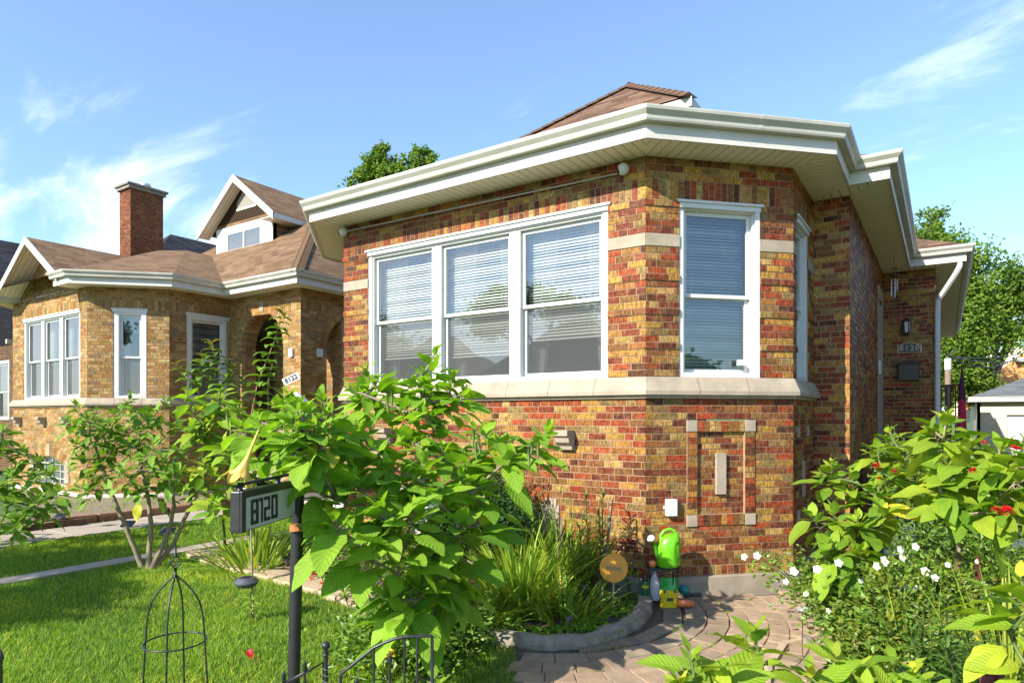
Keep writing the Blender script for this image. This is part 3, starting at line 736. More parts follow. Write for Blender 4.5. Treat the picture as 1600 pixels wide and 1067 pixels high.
f = MB(); sweep(f, [(-5.75, 13), (-5.75, DY+.28), (-3.18, DY+.28), (-3.18, 13)], [(0, DZ-.02), (.225, DZ-.02), (.235, DZ-.14), (.26, DZ-.14), (.26, DZ-.005), (0, DZ-.004)])
f.build('dormer_fascia', M_fascia, H)
# door surround in the side wall
s = MB(); fW.box(s, du0, du0+.14, -.55, .012, .2, 3.86); fW.box(s, du0+.88, du0+1.02, -.55, .012, .2, 3.86); fW.box(s, du0, du0+1.02, -.55, .014, 3.862, 4.06)
s.build('door_surround', M_stone, H, bevel=.004)
dd = MB(); fW.box(dd, du0+.12, du0+.92, -.50, -.46, .5, 3.0); 
do = dd.build('door', mat('dark_door_paint', (.05,.04,.04), .4), H)
tr = MB(); fW.box(tr, du0+.12, du0+.92, -.49, -.45, 3.0, 3.862); tr.build('transom', M_white, H)
k = MB(); fW.box(k, du0+.80, du0+.83, -.46, -.42, 1.5, 1.62); k.build('handle', M_tin, do)
k = MB(); fW.box(k, du0-.03, du0+.01, .013, .05, 2.55, 2.78); k.build('doorbell', M_white, H)
# downspout at the entry corner
k = MB(); e = V((.22, 13.25, 4.50)); 
pth = [e, e+V((0,.02,-.12)), V((.16,13.33,4.26)), V((-.02,13.52,3.98)), V((-.09,13.60,3.88)), V((-.10,13.60,3.70)), V((-.10,13.60,.3))]
k.tube(pth, .045, 8); k.build('downspout', M_white, H, smooth=True, auto=40)
def gutter_joint(fc, u, zs=ZE):
    a, b_ = fc.pt(u-.02, 0, 0), fc.pt(u+.02, 0, 0); g = MB(); o = .4365
    sweep(g, [a, b_], [(o+.002, zs+.116), (o+.071, zs+.116), (o+.080, zs+.134), (o+.084, zs+.165), (o+.120, zs+.204), (o+.1265, zs+.228), (o+.1265, zs+.242), (o+.110, zs+.242)]); g.build('gutter_joint', M_gutter, H)
for u_ in (.9, 3.1): gutter_joint(fF, u_)
gutter_joint(fC, .95); gutter_joint(fW, 2.4)
# hooks of the gutter: small straps
k = MB()
for x in (-6.6,-5.6,-4.6,-3.6,-2.8):
    k.box((x, 6.152-.55, ZE+.215), (.02, .004, .03))
k.build('gutter_strap', M_gutter, H)
# ================================================================ NEIGHBOUR (tan brick bungalow)
N0, NL = (-15.03, 6.40), (-18.9, 6.40)
N1, N2, N3 = (-13.9, 7.53), (-13.9, 8.97), (-11.38, 8.97)
N4 = (-11.38, 22); NL0 = (-20.03, 7.53); NL1 = (-20.03, 22)
NH = empty('tan_brick_house', (-16, 12, 0), 'tan brick bungalow with gabled porch bay, arched porch openings and a roof dormer', 'house')
Q = .07; zs0, zs1, zq0, zq1, ze = 2.05, 2.24, 4.12, 4.32, 4.58
nlow = courses(.2, zs0, 27); nup = courses(zs1, zq0, 27) + [(zq0, zq1, 'soldier', .003)] + courses(zq1, ze, 4)
nall = courses(.2, zs0, 27) + courses(zs0, zs1, 3) + nup
gF, gC, gS, gR, gW = Face(NL, N0), Face(N0, N1), Face(N1, N2), Face(N2, N3), Face(N3, N4)
tu0, tu1 = 18.9-18.25, 18.9-15.36
bu = 18.9-16.88
c0 = gC.hit(177, 600)[0]; c1 = gC.hit(229, 600)[0]; s0 = gS.hit(292, 600)[0]; s1 = gS.hit(357, 600)[0]
AR = arch(13.9-12.72, .75, .2, 3.42, .75); AR2 = arch(1.55, .85, .2, 3.35, .80)
wallset('front_wall', NH, [(gF, nlow+nup, [rect(tu0, tu1, zs1, zq0), arch(bu, .80, .28, .70, .24)], 51, PAL2)], M_brick2, M_mortar2)
wallset('bay_wall', NH, [(gC, nlow+nup, [rect(c0, c1, zs1, zq0)], 52, PAL2), (gS, nlow+nup, [rect(s0, s1, zs1, zq0)], 53, PAL2)], M_brick2, M_mortar2)
wallset('porch_wall', NH, [(gR, nall, [AR], 54, PAL2), (gW, [c for c in nall], [AR2], 55, PAL2)] , M_brick2, M_mortar2)
jf = Face(gR.pt(13.9-12.72-.75,0,0), gR.pt(13.9-12.72-.75,-.38,0)); jf2 = Face(gW.pt(1.55+.85,-.38,0), gW.pt(1.55+.85,0,0))
wallset('arch_jamb', NH, [(jf, courses(.2, 3.42, 46), [], 57, PAL2)], M_brick2, M_mortar2); wallset('arch_jamb', NH, [(jf2, courses(.2, 3.35, 46), [], 58, PAL2)], M_brick2, M_mortar2)
m = MB(); m.box((-14.04, 9.1, 2.4), (.27, .46, 4.3)); m.build('wall_core', M_mortar2, NH)
# porch interior
bk = Face((-13.85, 10.1), (-11.4, 10.1)); wallset('porch_back_wall', NH, [(bk, nall, [rect(.6, 1.5, .2, 2.9)], 56, PAL2)], M_brick2, M_mortar2)
fl = MB(); fl.box((-12.6, 9.6, .55), (2.4, 1.0, .3)); fl.build('porch_floor', M_conc, NH)
# arch trim: soldier ring + keystone
def ring(fc, uc, hw, zs, rise, seed):
    r = random.Random(seed); b = MB(); kk = 32; t = .2
    for i in range(kk):
        t0, t1 = math.pi*i/kk+.004, math.pi*(i+1)/kk-.004; cc = pick(PAL2, r)
        q = [fc.pt(uc+math.cos(x)*(hw+e), .006, zs+math.sin(x)*(rise+e)) for x, e in ((t1,0),(t0,0),(t0,t),(t1,t))]
        qb = [p - fc.N*.38 for p in q]
        b.quad(q, [(0,0),(0,.07),(.2,.07),(.2,0)], cc)
        for a_, b_ in ((0,1),(1,2),(2,3),(3,0)): b.quad([q[b_], q[a_], qb[a_], qb[b_]], None, cc)
    o = b.build('arch', M_brick2, NH)
    s = MB(); fc.box(s, uc-.07, uc+.07, -.02, .02, zs+rise+.02, zs+rise+t+.06); s.build('keystone', M_stone, o, bevel=.005)
ring(gR, 13.9-12.72, .75, 3.42, .75, 5); ring(gW, 1.55, .85, 3.35, .80, 6)
m = MB(); sweep(m, [NL1, NL0, NL, N0, N1, N2, N3, N4], [(-.1, .2), (.03, .2), (.03, -.1)]); m.build('foundation', mat('painted_foundation', (.58,.54,.47), .85, .15, 6, .2, 50, dirt=.3), NH)
sill_band(NH, [(NL0[0], 8.5), NL0, NL, N0, N1, (N2[0], N2[1]-.003)], zs0, zs1)
window(NH, gF, tu0, tu1, zs1-.004, zq0, units=3, blind=(0,), screen=True)
window(NH, gC, c0, c1, zs1-.004, zq0, units=1, blind=(.2,), screen=True, jamb_r=.02, cas=.10)
window(NH, gS, s0, s1, zs1-.004, zq0, units=1, blind=(.95,), screen=True, cas=.11, curtain=False)
arch_window(NH, gF, bu, .80, .28, .70, .24, PAL2, M_brick2, M_mortar2, 31)
for u in (18.9-18.45, 18.9-17.1, 18.9-15.9): bracket(NH, gF, u, 1.83)
m = MB(); 
for a_, b_ in ((NL1, NL0), (NL0, NL)):
    fc = Face(a_, b_); fc.box(m, 0, fc.len, -.1, 0, 0, ze)
o = m.build('rear_wall', MATS['rear_brick'], NH); o.data.attributes['col'].data.foreach_set('color', [.45,.25,.1,1]*len(m.f))
m = MB(); m.prism([NL1, NL0, NL, N0, N1, N2, N3, N4], ze+.012, ze+.03); m.build('ceiling_deck', M_fascia, NH)
# eaves; the front run is replaced by the gable
eaves(NH, [(-15.53, 6.40), N0, N1, N2, N3, N4], ze)
eaves(NH, [NL1, NL0, NL, (-18.45, 6.40)], ze)
zr2 = ze+.222
r = MB(); P2 = .52
rp = [(-20.53, 7.35), (-19.1, 5.92), (-14.83, 5.90), (-13.40, 7.33), (-13.40, 20), (-20.53, 20)]
hip_roof(r, rp, zr2, [.42,.45,.36,.42,.5,.42])
hip_roof(r, [(-20.55, 8.47), (-10.88, 8.47), (-10.88, 21), (-20.55, 21)], zr2+.004, .78)
no = r.build('roof', M_shing2, NH)
cp = MB(); ridge_cap(cp, (-10.9, 8.5, zr2+.03), (-15.7, 13.3, zr2+3.79)); cp.build('ridge_cap', M_shing2, no)
# front gable: prism with white rakes, boarded soffit and brick tympanum
gx, gz, gy = -16.86, 5.80, 5.93; sl_ = .64; xl, xr = -18.52, -15.28
zl = gz-(gx-xl)*sl_; zR = gz-(xr-gx)*sl_
g = MB(); yb = 11.5
for (a, za) in ((xl, zl), (xr, zR)):
    k = math.hypot(a-gx, gz-za); pts = [V((gx,gy,gz)), V((a,gy,za)), V((a,yb,za)), V((gx,yb,gz))]
    uv = [(0,k),(0,0),(yb-gy,0),(yb-gy,k)]
    if a > gx: pts = pts; 
    g.quad(pts, uv)
go_ = g.build('gable_roof', M_shing2, NH)
w = MB()
def rake(w, p0, p1, th=.17, dep=.03, y=gy):
    p0, p1 = V(p0), V(p1); a = [p0, p1, p1-V((0,0,th)), p0-V((0,0,th))]
    b_ = [p+V((0,dep,0)) for p in a]
    w.quad(a); w.quad(b_[::-1])
    for i in range(4): w.quad([a[i], b_[i], b_[(i+1)%4], a[(i+1)%4]])
rake(w, (gx,gy-.01,gz+.01), (xl,gy-.01,zl+.01)); rake(w, (xr,gy-.01,zR+.01), (gx,gy-.01,gz+.01))
w.build('rake_board', M_fascia, NH)
s = MB()
for (a, za) in ((xl, zl), (xr, zR)):
    s.quad([V((gx,gy,gz-.10)), V((a,gy,za-.10)), V((a,6.45,za-.10)), V((gx,6.45,gz-.10))], [(0,0),(0,1.9),(.5,1.9),(.5,0)])
s.build('gable_soffit', M_soffit, NH)
b, mo, st = MB(), MB(), MB()
def tri(z):
    return None
zz = ze; k = 0
while zz < gz-.12:
    hw = (gz-.08-zz-.035)/sl_; a = 18.9+gx-hw; c = 18.9+gx+hw
    if hw > .05: lay(gF, [(zz, zz+.069, 'run', 0)], [], b, mo, st, PAL2, 70+k, max(0,a), min(c, gF.len))
    zz += .069; k += 1
gw = mo.build('gable_wall', M_mortar2, NH); b.build('brick_facing', M_brick2, gw)
# box returns at the gable feet
w = MB(); w.box((-18.72, 6.16, ze+.09), (.5, .48, .2)); w.build('eave_return', M_fascia, NH)
# dormer
DX0, DX1, DYn, dz0 = -16.9, -14.4, 10.5, 6.15; px_, pz_, pyf = -15.63, 8.22, 10.15
d = MB(); wz = 7.02
fc = Face((DX0, DYn), (DX1, DYn)); cd = Face((DX1, DYn), (DX1, 14))
fc.box(d, 0, fc.len, -.1, 0, 5.7, wz+.1); cd.box(d, 0, cd.len, -.1, 0, 5.7, wz+.1)
d.quad([fc.pt(0,0,wz+.1), fc.pt(fc.len,0,wz+.1), V((px_, DYn, pz_-.1))])
dn = d.build('dormer', M_shing2, NH)
d = MB()
for (a, za) in ((-17.32, 6.93), (-13.94, 6.95)):
    k = math.hypot(a-px_, pz_-za)
    d.quad([V((px_,pyf,pz_)), V((a,pyf,za)), V((a,15.5,za)), V((px_,15.5,pz_))], [(0,k),(0,0),(5,0),(5,k)])
d.build('dormer_roof', M_shing2, dn)
d = MB(); rake(d, (px_,pyf-.01,pz_+.01), (-17.32,pyf-.01,6.94), .2); rake(d, (-13.94,pyf-.01,6.96), (px_,pyf-.01,pz_+.01), .2)
d.box((-13.955, 12.5, 6.88), (.03, 4.7, .13)); d.build('rake_board', M_fascia, dn)
d = MB()
for (a, za) in ((-17.32, 6.93), (-13.94, 6.95)):
    d.quad([V((px_,pyf,pz_-.12)), V((a,pyf,za-.12)), V((a,DYn+.02,za-.12)), V((px_,DYn+.02,pz_-.12))], [(0,0),(0,2.1),(.4,2.1),(.4,0)])
d.quad([V((-13.96,pyf,6.84)), V((-14.45,pyf,6.84)), V((-14.45,15,6.84)), V((-13.96,15,6.84))], [(0,0),(0,.5),(4,.5),(4,0)])
d.build('dormer_soffit', M_soffit, dn)
d = MB(); d.quad([V((px_-.33, DYn-.012, 7.42)), V((px_+.5, DYn-.012, 7.42)), V((px_+.5, DYn-.012, 7.5)), V((px_+.03, DYn-.012, 7.98)), V((px_-.33, DYn-.012, 7.62))]); d.box((px_+.08, DYn-.004, 7.42), (.86,.03,.05)); d.build('vent_panel', M_soffit, dn)
# wide white frame with a sliding window
w = MB(); f = .15
fc.box(w, 0, f, -.05, .03, 6.22, wz); fc.box(w, fc.len-f, fc.len, -.05, .03, 6.22, wz); fc.box(w, f, fc.len-f, -.05, .03, wz-f*1.1, wz); fc.box(w, f, fc.len-f, -.05, .03, 6.22, 6.22+f*.8)
fc.box(w, f, .50, -.02, .012, 6.34, wz-.165); fc.box(w, fc.len-.50, fc.len-f, -.02, .012, 6.34, wz-.165)
wo = w.build('window', M_white, dn, bevel=.004)
w = MB(); a, b_ = .50, fc.len-.50; z0_, z1_ = 6.34, wz-.17
fc.box(w, a, b_, .0, .02, z0_, z0_+.04); fc.box(w, a, b_, 0, .02, z1_-.04, z1_); fc.box(w, a, a+.04, 0, .02, z0_+.04, z1_-.04); fc.box(w, b_-.04, b_, 0, .02, z0_+.04, z1_-.04); fc.box(w, (a+b_)/2-.03, (a+b_)/2+.03, 0, .022, z0_+.04, z1_-.04)
w.build('sash', M_white, wo)
w = MB(); w.quad([fc.pt(a+.04,.006,z0_+.04), fc.pt(b_-.04,.006,z0_+.04), fc.pt(b_-.04,.006,z1_-.04), fc.pt(a+.04,.006,z1_-.04)]); w.build('pane', M_glass, wo)
w = MB(); w.quad([fc.pt(a+.04,.003,z0_+.04), fc.pt(b_-.04,.003,z0_+.04), fc.pt(b_-.04,.003,z1_-.04), fc.pt(a+.04,.003,z1_-.04)]); w.build('shade', mat('grey_roller_shade', (.17,.165,.15), .8, .1, 3), wo)
# small intercom boxes on the porch piers
w = MB(); gR.box(w, 2.18, 2.30, 0, .05, 3.12, 3.3); w.build('porch_light', M_white, NH); w = MB(); gW.box(w, .42, .56, 0, .05, 3.14, 3.32); w.build('porch_light', M_white, NH)
# chimney of the neighbour
CHM = empty('brick_chimney', (-22.05, 11, 0), 'tall dark red brick chimney with stone cap above the tan house roof', 'chimney')
PALc = [((.26,.07,.04),10), ((.34,.10,.05),10), ((.20,.055,.035),8), ((.42,.15,.07),3)]
b, mo, st = MB(), MB(), MB()
ca = [(-22.4,10.5), (-21.7,10.5), (-21.7,11.55), (-22.4,11.55)]
for i in range(4):
    fc = Face(ca[i], ca[(i+1)%4]); lay(fc, courses(5.0, 9.15, 58), [], b, mo, st, PALc, 90+i, depth=.05)
cw = mo.build('shaft', M_mortar2, CHM); b.build('brick_facing', M_brick2, cw)
m = MB(); m.box((-22.05,11.02,9.2), (.84,1.2,.10)); m.box((-22.05,11.02,9.29), (.94,1.3,.08)); m.build('cap', mat('weathered_cap', (.22,.20,.17), .95, .3, 8, .5, 30), CHM, bevel=.02)
m = MB(); m.lathe([(.15,9.33),(.15,9.46),(.17,9.46),(.17,9.49),(.15,9.49),(.15,9.53)], (-22.05,11.15,0), 16); m.build('flue', M_tin, CHM, smooth=True, auto=40)
# dark roofed house further left
DH = empty('dark_roof_house', (-25, 14, 0), 'house with steep charcoal shingle roof at the far left of the street', 'house')
r = MB()
for sgn in (-1, 1):
    pts = [V((-25,7.2,7.45)), V((-25+sgn*3.6,7.2,3.95)), V((-25+sgn*3.6,16,3.95)), V((-25,16,7.45))]
    r.quad(pts, [(0,5),(0,0),(9,0),(9,5)])
hip_roof(r, [(-28.8, 9.9), (-21.35, 9.9), (-21.35, 24), (-28.8, 24)], 5.2, 1.0)
r.build('roof', M_shing3, DH)
b, mo, st = MB(), MB(), MB()
f3 = Face((-28.3, 7.7), (-21.6, 7.7)); wu = f3.hit(14, 600)[0]
lay(f3, courses(.2, 3.95, 54), [rect(wu-1.2, wu, 1.75, 3.5)], b, mo, st, [((.14,.09,.06),5),((.10,.06,.045),5)], 91)
f4 = Face((-21.6, 7.7), (-21.6, 16)); f4.box(mo, 0, f4.len, -.1, 0, 0, 5.2)
ww = mo.build('wall', M_mortar2, DH); b.build('brick_facing', M_brick2, ww)
m = MB(); m.quad([V((-28.3,7.7,3.95)), V((-21.6,7.7,3.95)), V((-25,7.7,7.3))]); m.build('gable_wall', M_shing3, DH)
window(DH, f3, wu-1.2, wu, 1.75, 3.5, units=1, blind=(0,), crown=False)
m = MB(); m.box((-21.42, 11.6, 3.9), (.1, 9, .12)); m.build('gutter', M_gutter, DH)
m = MB(); m.box((-21.95,14.6,7.95-.2), (.5,.5,.2)); m.build('roof_vent', M_black, DH)
# ================================================================ houses and trees far right
GAR = empty('garage', (6, 30, 0), 'garage with grey shingle hip roof and white overhead door at the right', 'garage')
gp = atY(1512, 700, 30.0); gx0 = gp.x
gz_e = CZ + (HZ-625)/F_PX*(30/ray(1540).y)
m = MB(); fg = Face((gx0+.3, 30.3), (gx0+8, 30.3)); fgl = Face((gx0+.3, 38), (gx0+.3, 30.3))
fg.box(m, 0, .9, -.1, 0, 0, gz_e); fg.box(m, .9, fg.len, -.1, 0, gz_e-.55, gz_e); fgl.box(m, 0, fgl.len, -.1, 0, 0, gz_e); m.build('wall', mat('cream_block', (.62,.52,.36), .8, .15, 5, .2), GAR)
m = MB(); fg.box(m, .9, fg.len, -.16, -.12, 0, gz_e-.55)
for i in range(1,5): fg.box(m, .9, fg.len, -.12, -.115, (gz_e-.55)*i/5-.012, (gz_e-.55)*i/5+.012, (.7,.7,.7))
m.build('overhead_door', mat('white_door_paint', (.75,.75,.74), .4, .04, attr=True), GAR)
m = MB(); hip_roof(m, [(gx0, 30), (gx0+8.4, 30), (gx0+8.4, 38.4), (gx0, 38.4)], gz_e+.1, .42); m.build('roof', shingle_mat('grey_shingles', (.10,.11,.12), (.17,.18,.19)), GAR)
m = MB(); sweep(m, [(gx0+.1,38.2),(gx0+.1,30.1),(gx0+8.3,30.1)], [(0,gz_e-.06),(.08,gz_e-.06),(.08,gz_e+.13),(0,gz_e+.13)]); m.build('fascia', M_fascia, GAR)
# house with siding and orange brick gable behind the garage
SHs = empty('siding_house', (14, 42, 0), 'tan sided house with orange brick gable end behind the garage', 'house')
def P42(x, y): return atY(x, y, 42.0)
m = MB(); a = P42(1500, 553); b_ = P42(1620, 530); 
q = [P42(1480, 660), P42(1640, 660), P42(1640, 533), P42(1520, 556)]
qb = [p+V((0,6,0)) for p in q]
m.quad(q, [(p.x, p.z) for p in q]); m.quad([q[1],qb[1],qb[2],q[2]]); m.quad([qb[0],q[0],q[3],qb[3]]); m.quad([q[3],q[2],qb[2],qb[3]])
def clap(name, colr, h=.22):
    m_, nt, out = nm(name); b = N(nt, 'ShaderNodeBsdfPrincipled', inp={'Roughness': .7}); uv = N(nt, 'ShaderNodeUVMap'); sx = N(nt, 'ShaderNodeSeparateXYZ'); L(nt, uv.outputs[0], sx.inputs[0])
    md = N(nt, 'ShaderNodeMath', operation='FLOORED_MODULO', inp={1: h}); L(nt, sx.outputs[1], md.inputs[0])
    g = N(nt, 'ShaderNodeMapRange', inp={1: 0, 2: .05, 3: .6, 4: 1}); L(nt, md.outputs[0], g.inputs[0])
    mx = N(nt, 'ShaderNodeMix', data_type='RGBA', blend_type='MULTIPLY', inp={0: 1.0}); mx.inputs[6].default_value = c4(colr); L(nt, g.outputs[0], mx.inputs[7])
    L(nt, mx.outputs[2], b.inputs['Base Color']); L(nt, b.outputs[0], out.inputs[0]); return m_
m.build('siding_wall', clap('tan_siding', (.60,.52,.40), .3), SHs)
m = MB(); q = [atY(1500,640,41), atY(1640,640,41), atY(1640,530,41), atY(1606,547,41), atY(1545,590,41), atY(1500,618,41)]
m.quad(q, [(p.x, p.z) for p in q]); m.build('gable_wall', clap('orange_brick', (.55,.25,.08), .25), SHs)
m = MB(); a = atY(1587,562,40.6); m.box(a+V((1,.3,0)), (2.0,.6,.18)); m.box(a+V((1.0,.5,-.9)), (1.2,.3,1.5)); m.build('window', M_white, SHs)
# ================================================================ GROUND
def sheet(name, poly, z, m_, kind='structure'):
    m = MB(); m.quad([V((p[0], p[1], z)) for p in poly], [(p[0], p[1]) for p in poly]); return m.build(name, m_, kind=kind)
def g2(x, y): p = G(x, y); return (p.x, p.y)
def lawn_mat():
    m, nt, out = nm('lawn_soil_and_thatch')
    b = N(nt, 'ShaderNodeBsdfPrincipled', inp={'Roughness': .95}); tc = N(nt, 'ShaderNodeTexCoord')
    n1 = N(nt, 'ShaderNodeTexNoise', inp={'Scale': 1.2, 'Detail': 8.0, 'Roughness': .7}); L(nt, tc.outputs['Object'], n1.inputs['Vector'])
    n2 = N(nt, 'ShaderNodeTexNoise', inp={'Scale': 70.0, 'Detail': 4.0}); L(nt, tc.outputs['Object'], n2.inputs['Vector'])
    a = N(nt, 'ShaderNodeMath', operation='MULTIPLY_ADD', inp={1: .5, 2: 0}); L(nt, n1.outputs[0], a.inputs[0])
    s = N(nt, 'ShaderNodeMath', operation='MULTIPLY_ADD', inp={1: .5}); L(nt, n2.outputs[0], s.inputs[0]); L(nt, a.outputs[0], s.inputs[2])
    r = ramp(nt, s.outputs[0], [(.3, (.04,.055,.012)), (.5, (.06,.12,.015)), (.62, (.10,.17,.022)), (.75, (.17,.16,.05))])
    L(nt, r.outputs[0], b.inputs['Base Color']); bp = N(nt, 'ShaderNodeBump', inp={'Strength': .8, 'Distance': .02}); L(nt, n2.outputs[0], bp.inputs['Height']); L(nt, bp.outputs[0], b.inputs['Normal'])
    L(nt, b.outputs[0], out.inputs[0]); return m
M_lawn = lawn_mat()
S_ = 600
sheet('ground', [(-S_,-S_),(S_,-S_),(S_,S_),(-S_,S_)], 0, M_lawn)
M_walk = mat('walk_concrete', (.34,.285,.225), .92, .14, 3.5, .35, 110, dirt=.35)
M_walk2 = mat('pale_concrete', (.44,.40,.35), .9, .12, 3.5, .3, 110, dirt=.25)
M_soil = mat('bed_soil', (.075,.045,.028), .98, .5, 9, 1.0, 25)
M_mulch = mat('paver_sand', (.10,.075,.05), .98, .4, 20, .8, 60)
# gangway walk between the houses, in slabs
m = MB(); wx0, wx1 = -12.0, -10.95; y = -6.0
while y < 9.0:
    m.box(((wx0+wx1)/2, y+.75, .01), (wx1-wx0, 1.485, .05)); y += 1.5
m.build('walk', M_walk, kind='structure', bevel=.006)
m = MB(); m.box((-10.9, 10.0, .02), (2.9, 2.1, .06)); m.build('porch_pad', M_walk2, kind='structure', bevel=.006)
m = MB(); m.box((-11.6, -1.6, .022), (2.2, 8.3, .05)); 
m.build('cross_walk', M_walk2, kind='structure', bevel=.006)
# narrow property line kerb strip
m = MB(); y = -6
while y < 5.3: m.box((-8.66, y+.6, .008), (.30, 1.19, .05)); y += 1.2
m.build('kerb_strip', M_walk, kind='structure', bevel=.006)
# planting bed of our house
edge_px = [(1021,938),(1021,962),(1004,983),(968,1003),(915,1019),(850,1021),(785,1012),(725,1003),(655,985),(590,960),(525,936),(460,912),(400,898),(340,884),(302,866)]
edge = [g2(*p) for p in edge_px]
bedpoly = edge + [(-6.95, 6.14), (-2.5, 6.14)]
sheet('bed_soil', bedpoly, .02, M_soil)
# kerb of the bed: rough cut stones laid along the curve
def resample(pts, step):
    P = [V((p[0],p[1],0)) for p in pts]; out = [P[0]]; acc = 0
    Ls = [0]
    for a, b in zip(P[:-1], P[1:]): Ls.append(Ls[-1]+(b-a).length)
    n = max(1, int(Ls[-1]/step)); res = []
    for i in range(n+1):
        s = Ls[-1]*i/n; k = 0
        while k < len(Ls)-2 and Ls[k+1] < s: k += 1
        t = (s-Ls[k])/max(1e-6, Ls[k+1]-Ls[k]); res.append(P[k].lerp(P[k+1], t))
    return res
def rough_strip(mb, line, w, h, r, jit=.01, inner=1):
    """continuous irregular kerb: cross-section swept with noise"""
    n = len(line); rows = []
    for i, p in enumerate(line):
        t = (line[min(i+1,n-1)]-line[max(i-1,0)]).normalized(); s = V((t.y, -t.x, 0))*inner
        k = lambda a: noise.noise(p*5+V((a*3.3,0,0)))*jit
        rows.append([p+V((0,0,-.02)), p+s*(.012+k(1))+V((0,0,h*.55)), p+s*(.03+k(2))+V((0,0,h+k(3)*.4)), p+s*(w*.5)+V((0,0,h+.006+k(4)*.5)), p+s*(w-.02+k(5))+V((0,0,h+k(6)*.4)), p+s*w+V((0,0,-.02))])
    for i in range(n-1):
        for j in range(5): mb.quad([rows[i][j], rows[i+1][j], rows[i+1][j+1], rows[i][j+1]])
M_kerb = mat('weathered_kerb', (.25,.21,.16), .95, .4, 9, 1.0, 35, dirt=.8)
M_flag = mat('sandstone_flag', (.42,.31,.20), .9, .2, 6, .6, 50, dirt=.35)
kerb_line = resample(edge[:9], .05)
m = MB(); rough_strip(m, kerb_line, .16, .10, rnd, .035, 1)
kb = m.build('bed_kerb', M_kerb, smooth=True, auto=35)
tag(kb, 'curved grey concrete kerb round the flower bed beside the paver path', 'kerb')
fl_line = resample(edge[7:], .42)
for i in range(len(fl_line)-1):
    a, b = fl_line[i], fl_line[i+1]; t = (b-a).normalized(); s = V((t.y, -t.x, 0)); c = (a+b)/2
    r = random.Random(300+i); m = MB(); hw = .19+r.uniform(-.02,.05); hl = (b-a).length/2-.012
    poly = []
    for (u, v_) in ((-1,-.7),(-.8,-1),(0,-1.05),(.85,-1),(1,-.6),(1,.6),(.8,1),(0,.95),(-.85,1),(-1,.5)):
        q = c + t*u*hl*r.uniform(.94,1.03) + s*(v_*hw*r.uniform(.9,1.1)+.10); poly.append((q.x, q.y))
    area = sum(poly[k][0]*poly[(k+1)%len(poly)][1]-poly[(k+1)%len(poly)][0]*poly[k][1] for k in range(len(poly)))
    if area < 0: poly = poly[::-1]
    m.prism(poly, -.02, .045+r.uniform(0,.02))
    o = m.build('flagstone', M_flag, bevel=.012)
    tag(o, 'flat tan sandstone flag in the edging between lawn and iris bed', 'flagstone', 'flagstones edging the lawn side of the bed')
# paver plaza: rings of blocks
PC = CL(.36, 6.25); r = random.Random(4)
def outside_house(p, mg=.07):
    for fc in (fC,):
        pass
    q = V((p.x, p.y, 0))
    inside = q.y > C0[1]-mg and q.x < C0[0]
    d = (q-fC.a).dot(fC.N)
    if q.x < C1[0]+mg and d < mg and q.x >= C0[0]-.3: return False
    if q.x < C1[0]+mg and q.y > C1[1]: return False
    return not inside
mo = MB(); blocks = MB(); ring_r = 1.10; k = 0
band = [(1.10, 1.27, .55, (.62,.60,.56)), (1.275, 1.46, .25, (.72,.66,.60)), (1.465, 1.65, .24, (.80,.70,.60))]
rr = 1.655
while rr < 4.6: band.append((rr, rr+.159, .21, (1,.86,.74))); rr += .16
bedV = [V((p[0],p[1],0)) for p in bedpoly]
def inpoly(x, y, poly):
    c = False; n = len(poly); j = n-1
    for i in range(n):
        if (poly[i][1] > y) != (poly[j][1] > y) and x < (poly[j][0]-poly[i][0])*(y-poly[i][1])/(poly[j][1]-poly[i][1])+poly[i][0]: c = not c
        j = i
    return c
right_bed = [g2(1296,985), g2(1330,1012), g2(1290,1062), (.9,1.0), (4.0,1.0), (4.0, 7.0), (0.6,7.6), (-.2,7.3), (-.45,6.5), g2(1300,955)]
def lp(x, y):  # path corridor and plaza mask
    q = V((x, y, 0)) - PC; rad = q.length
    if rad < 3.0: return True
    # path toward the viewer
    lat, d = V((x,y,0)).dot(RT), V((x,y,0)).dot(FW)
    return lat > .25 and d < 6.4
for (r0, r1, ln, cc) in band:
    n = int(2*math.pi*(r0+r1)/2/ln); ph = r.random()
    for i in range(n):
        a0 = 2*math.pi*(i+ph)/n; a1 = 2*math.pi*(i+1+ph)/n; am = (a0+a1)/2; rm = (r0+r1)/2
        c = PC + V((math.cos(am), math.sin(am), 0))*rm
        if not outside_house(c) or inpoly(c.x, c.y, bedpoly) or inpoly(c.x, c.y, right_bed) or not lp(c.x, c.y): continue
        if c.x < -4.2: continue
        rel = c - PC
        if rel.dot(RT) < -.35: continue
        g = .004/rm; j = r.uniform(.86, 1.12); w = r.uniform(.97,1.03); zt = .034+r.uniform(-.003,.003)
        P = [PC+V((math.cos(a), math.sin(a), 0))*q for a, q in ((a0+g*.7, r0+.0015),(a0+g*.7, r1-.0015),(a1-g*.7, r1-.0015),(a1-g*.7, r0+.0015))]
        blocks.mesh([p+V((0,0,zt-.006)) for p in P] + [p+(c-p)*.05+V((0,0,zt)) for p in P] + [p+V((0,0,-.01)) for p in P],
                    [(7,6,5,4),(0,4,5,1),(1,5,6,2),(2,6,7,3),(3,7,4,0),(8,0,1,9),(9,1,2,10),(10,2,3,11),(11,3,0,8)], (cc[0]*j, cc[1]*j*w, cc[2]*j*w))
M_paver = mat('concrete_paver', (.33,.265,.195), .92, .28, 9, .7, 90, attr=True, dirt=.6)
blocks.build('paver_path', M_paver, kind='structure')
sheet('paver_bedding', [tuple((PC+CL(a,b))[:2]) for a, b in ((-.5,-3.5),(3.5,-3.5),(3.5,2.6),(-.5,2.6))], .008, M_mulch)
sheet('right_bed_soil', right_bed, .03, M_soil)
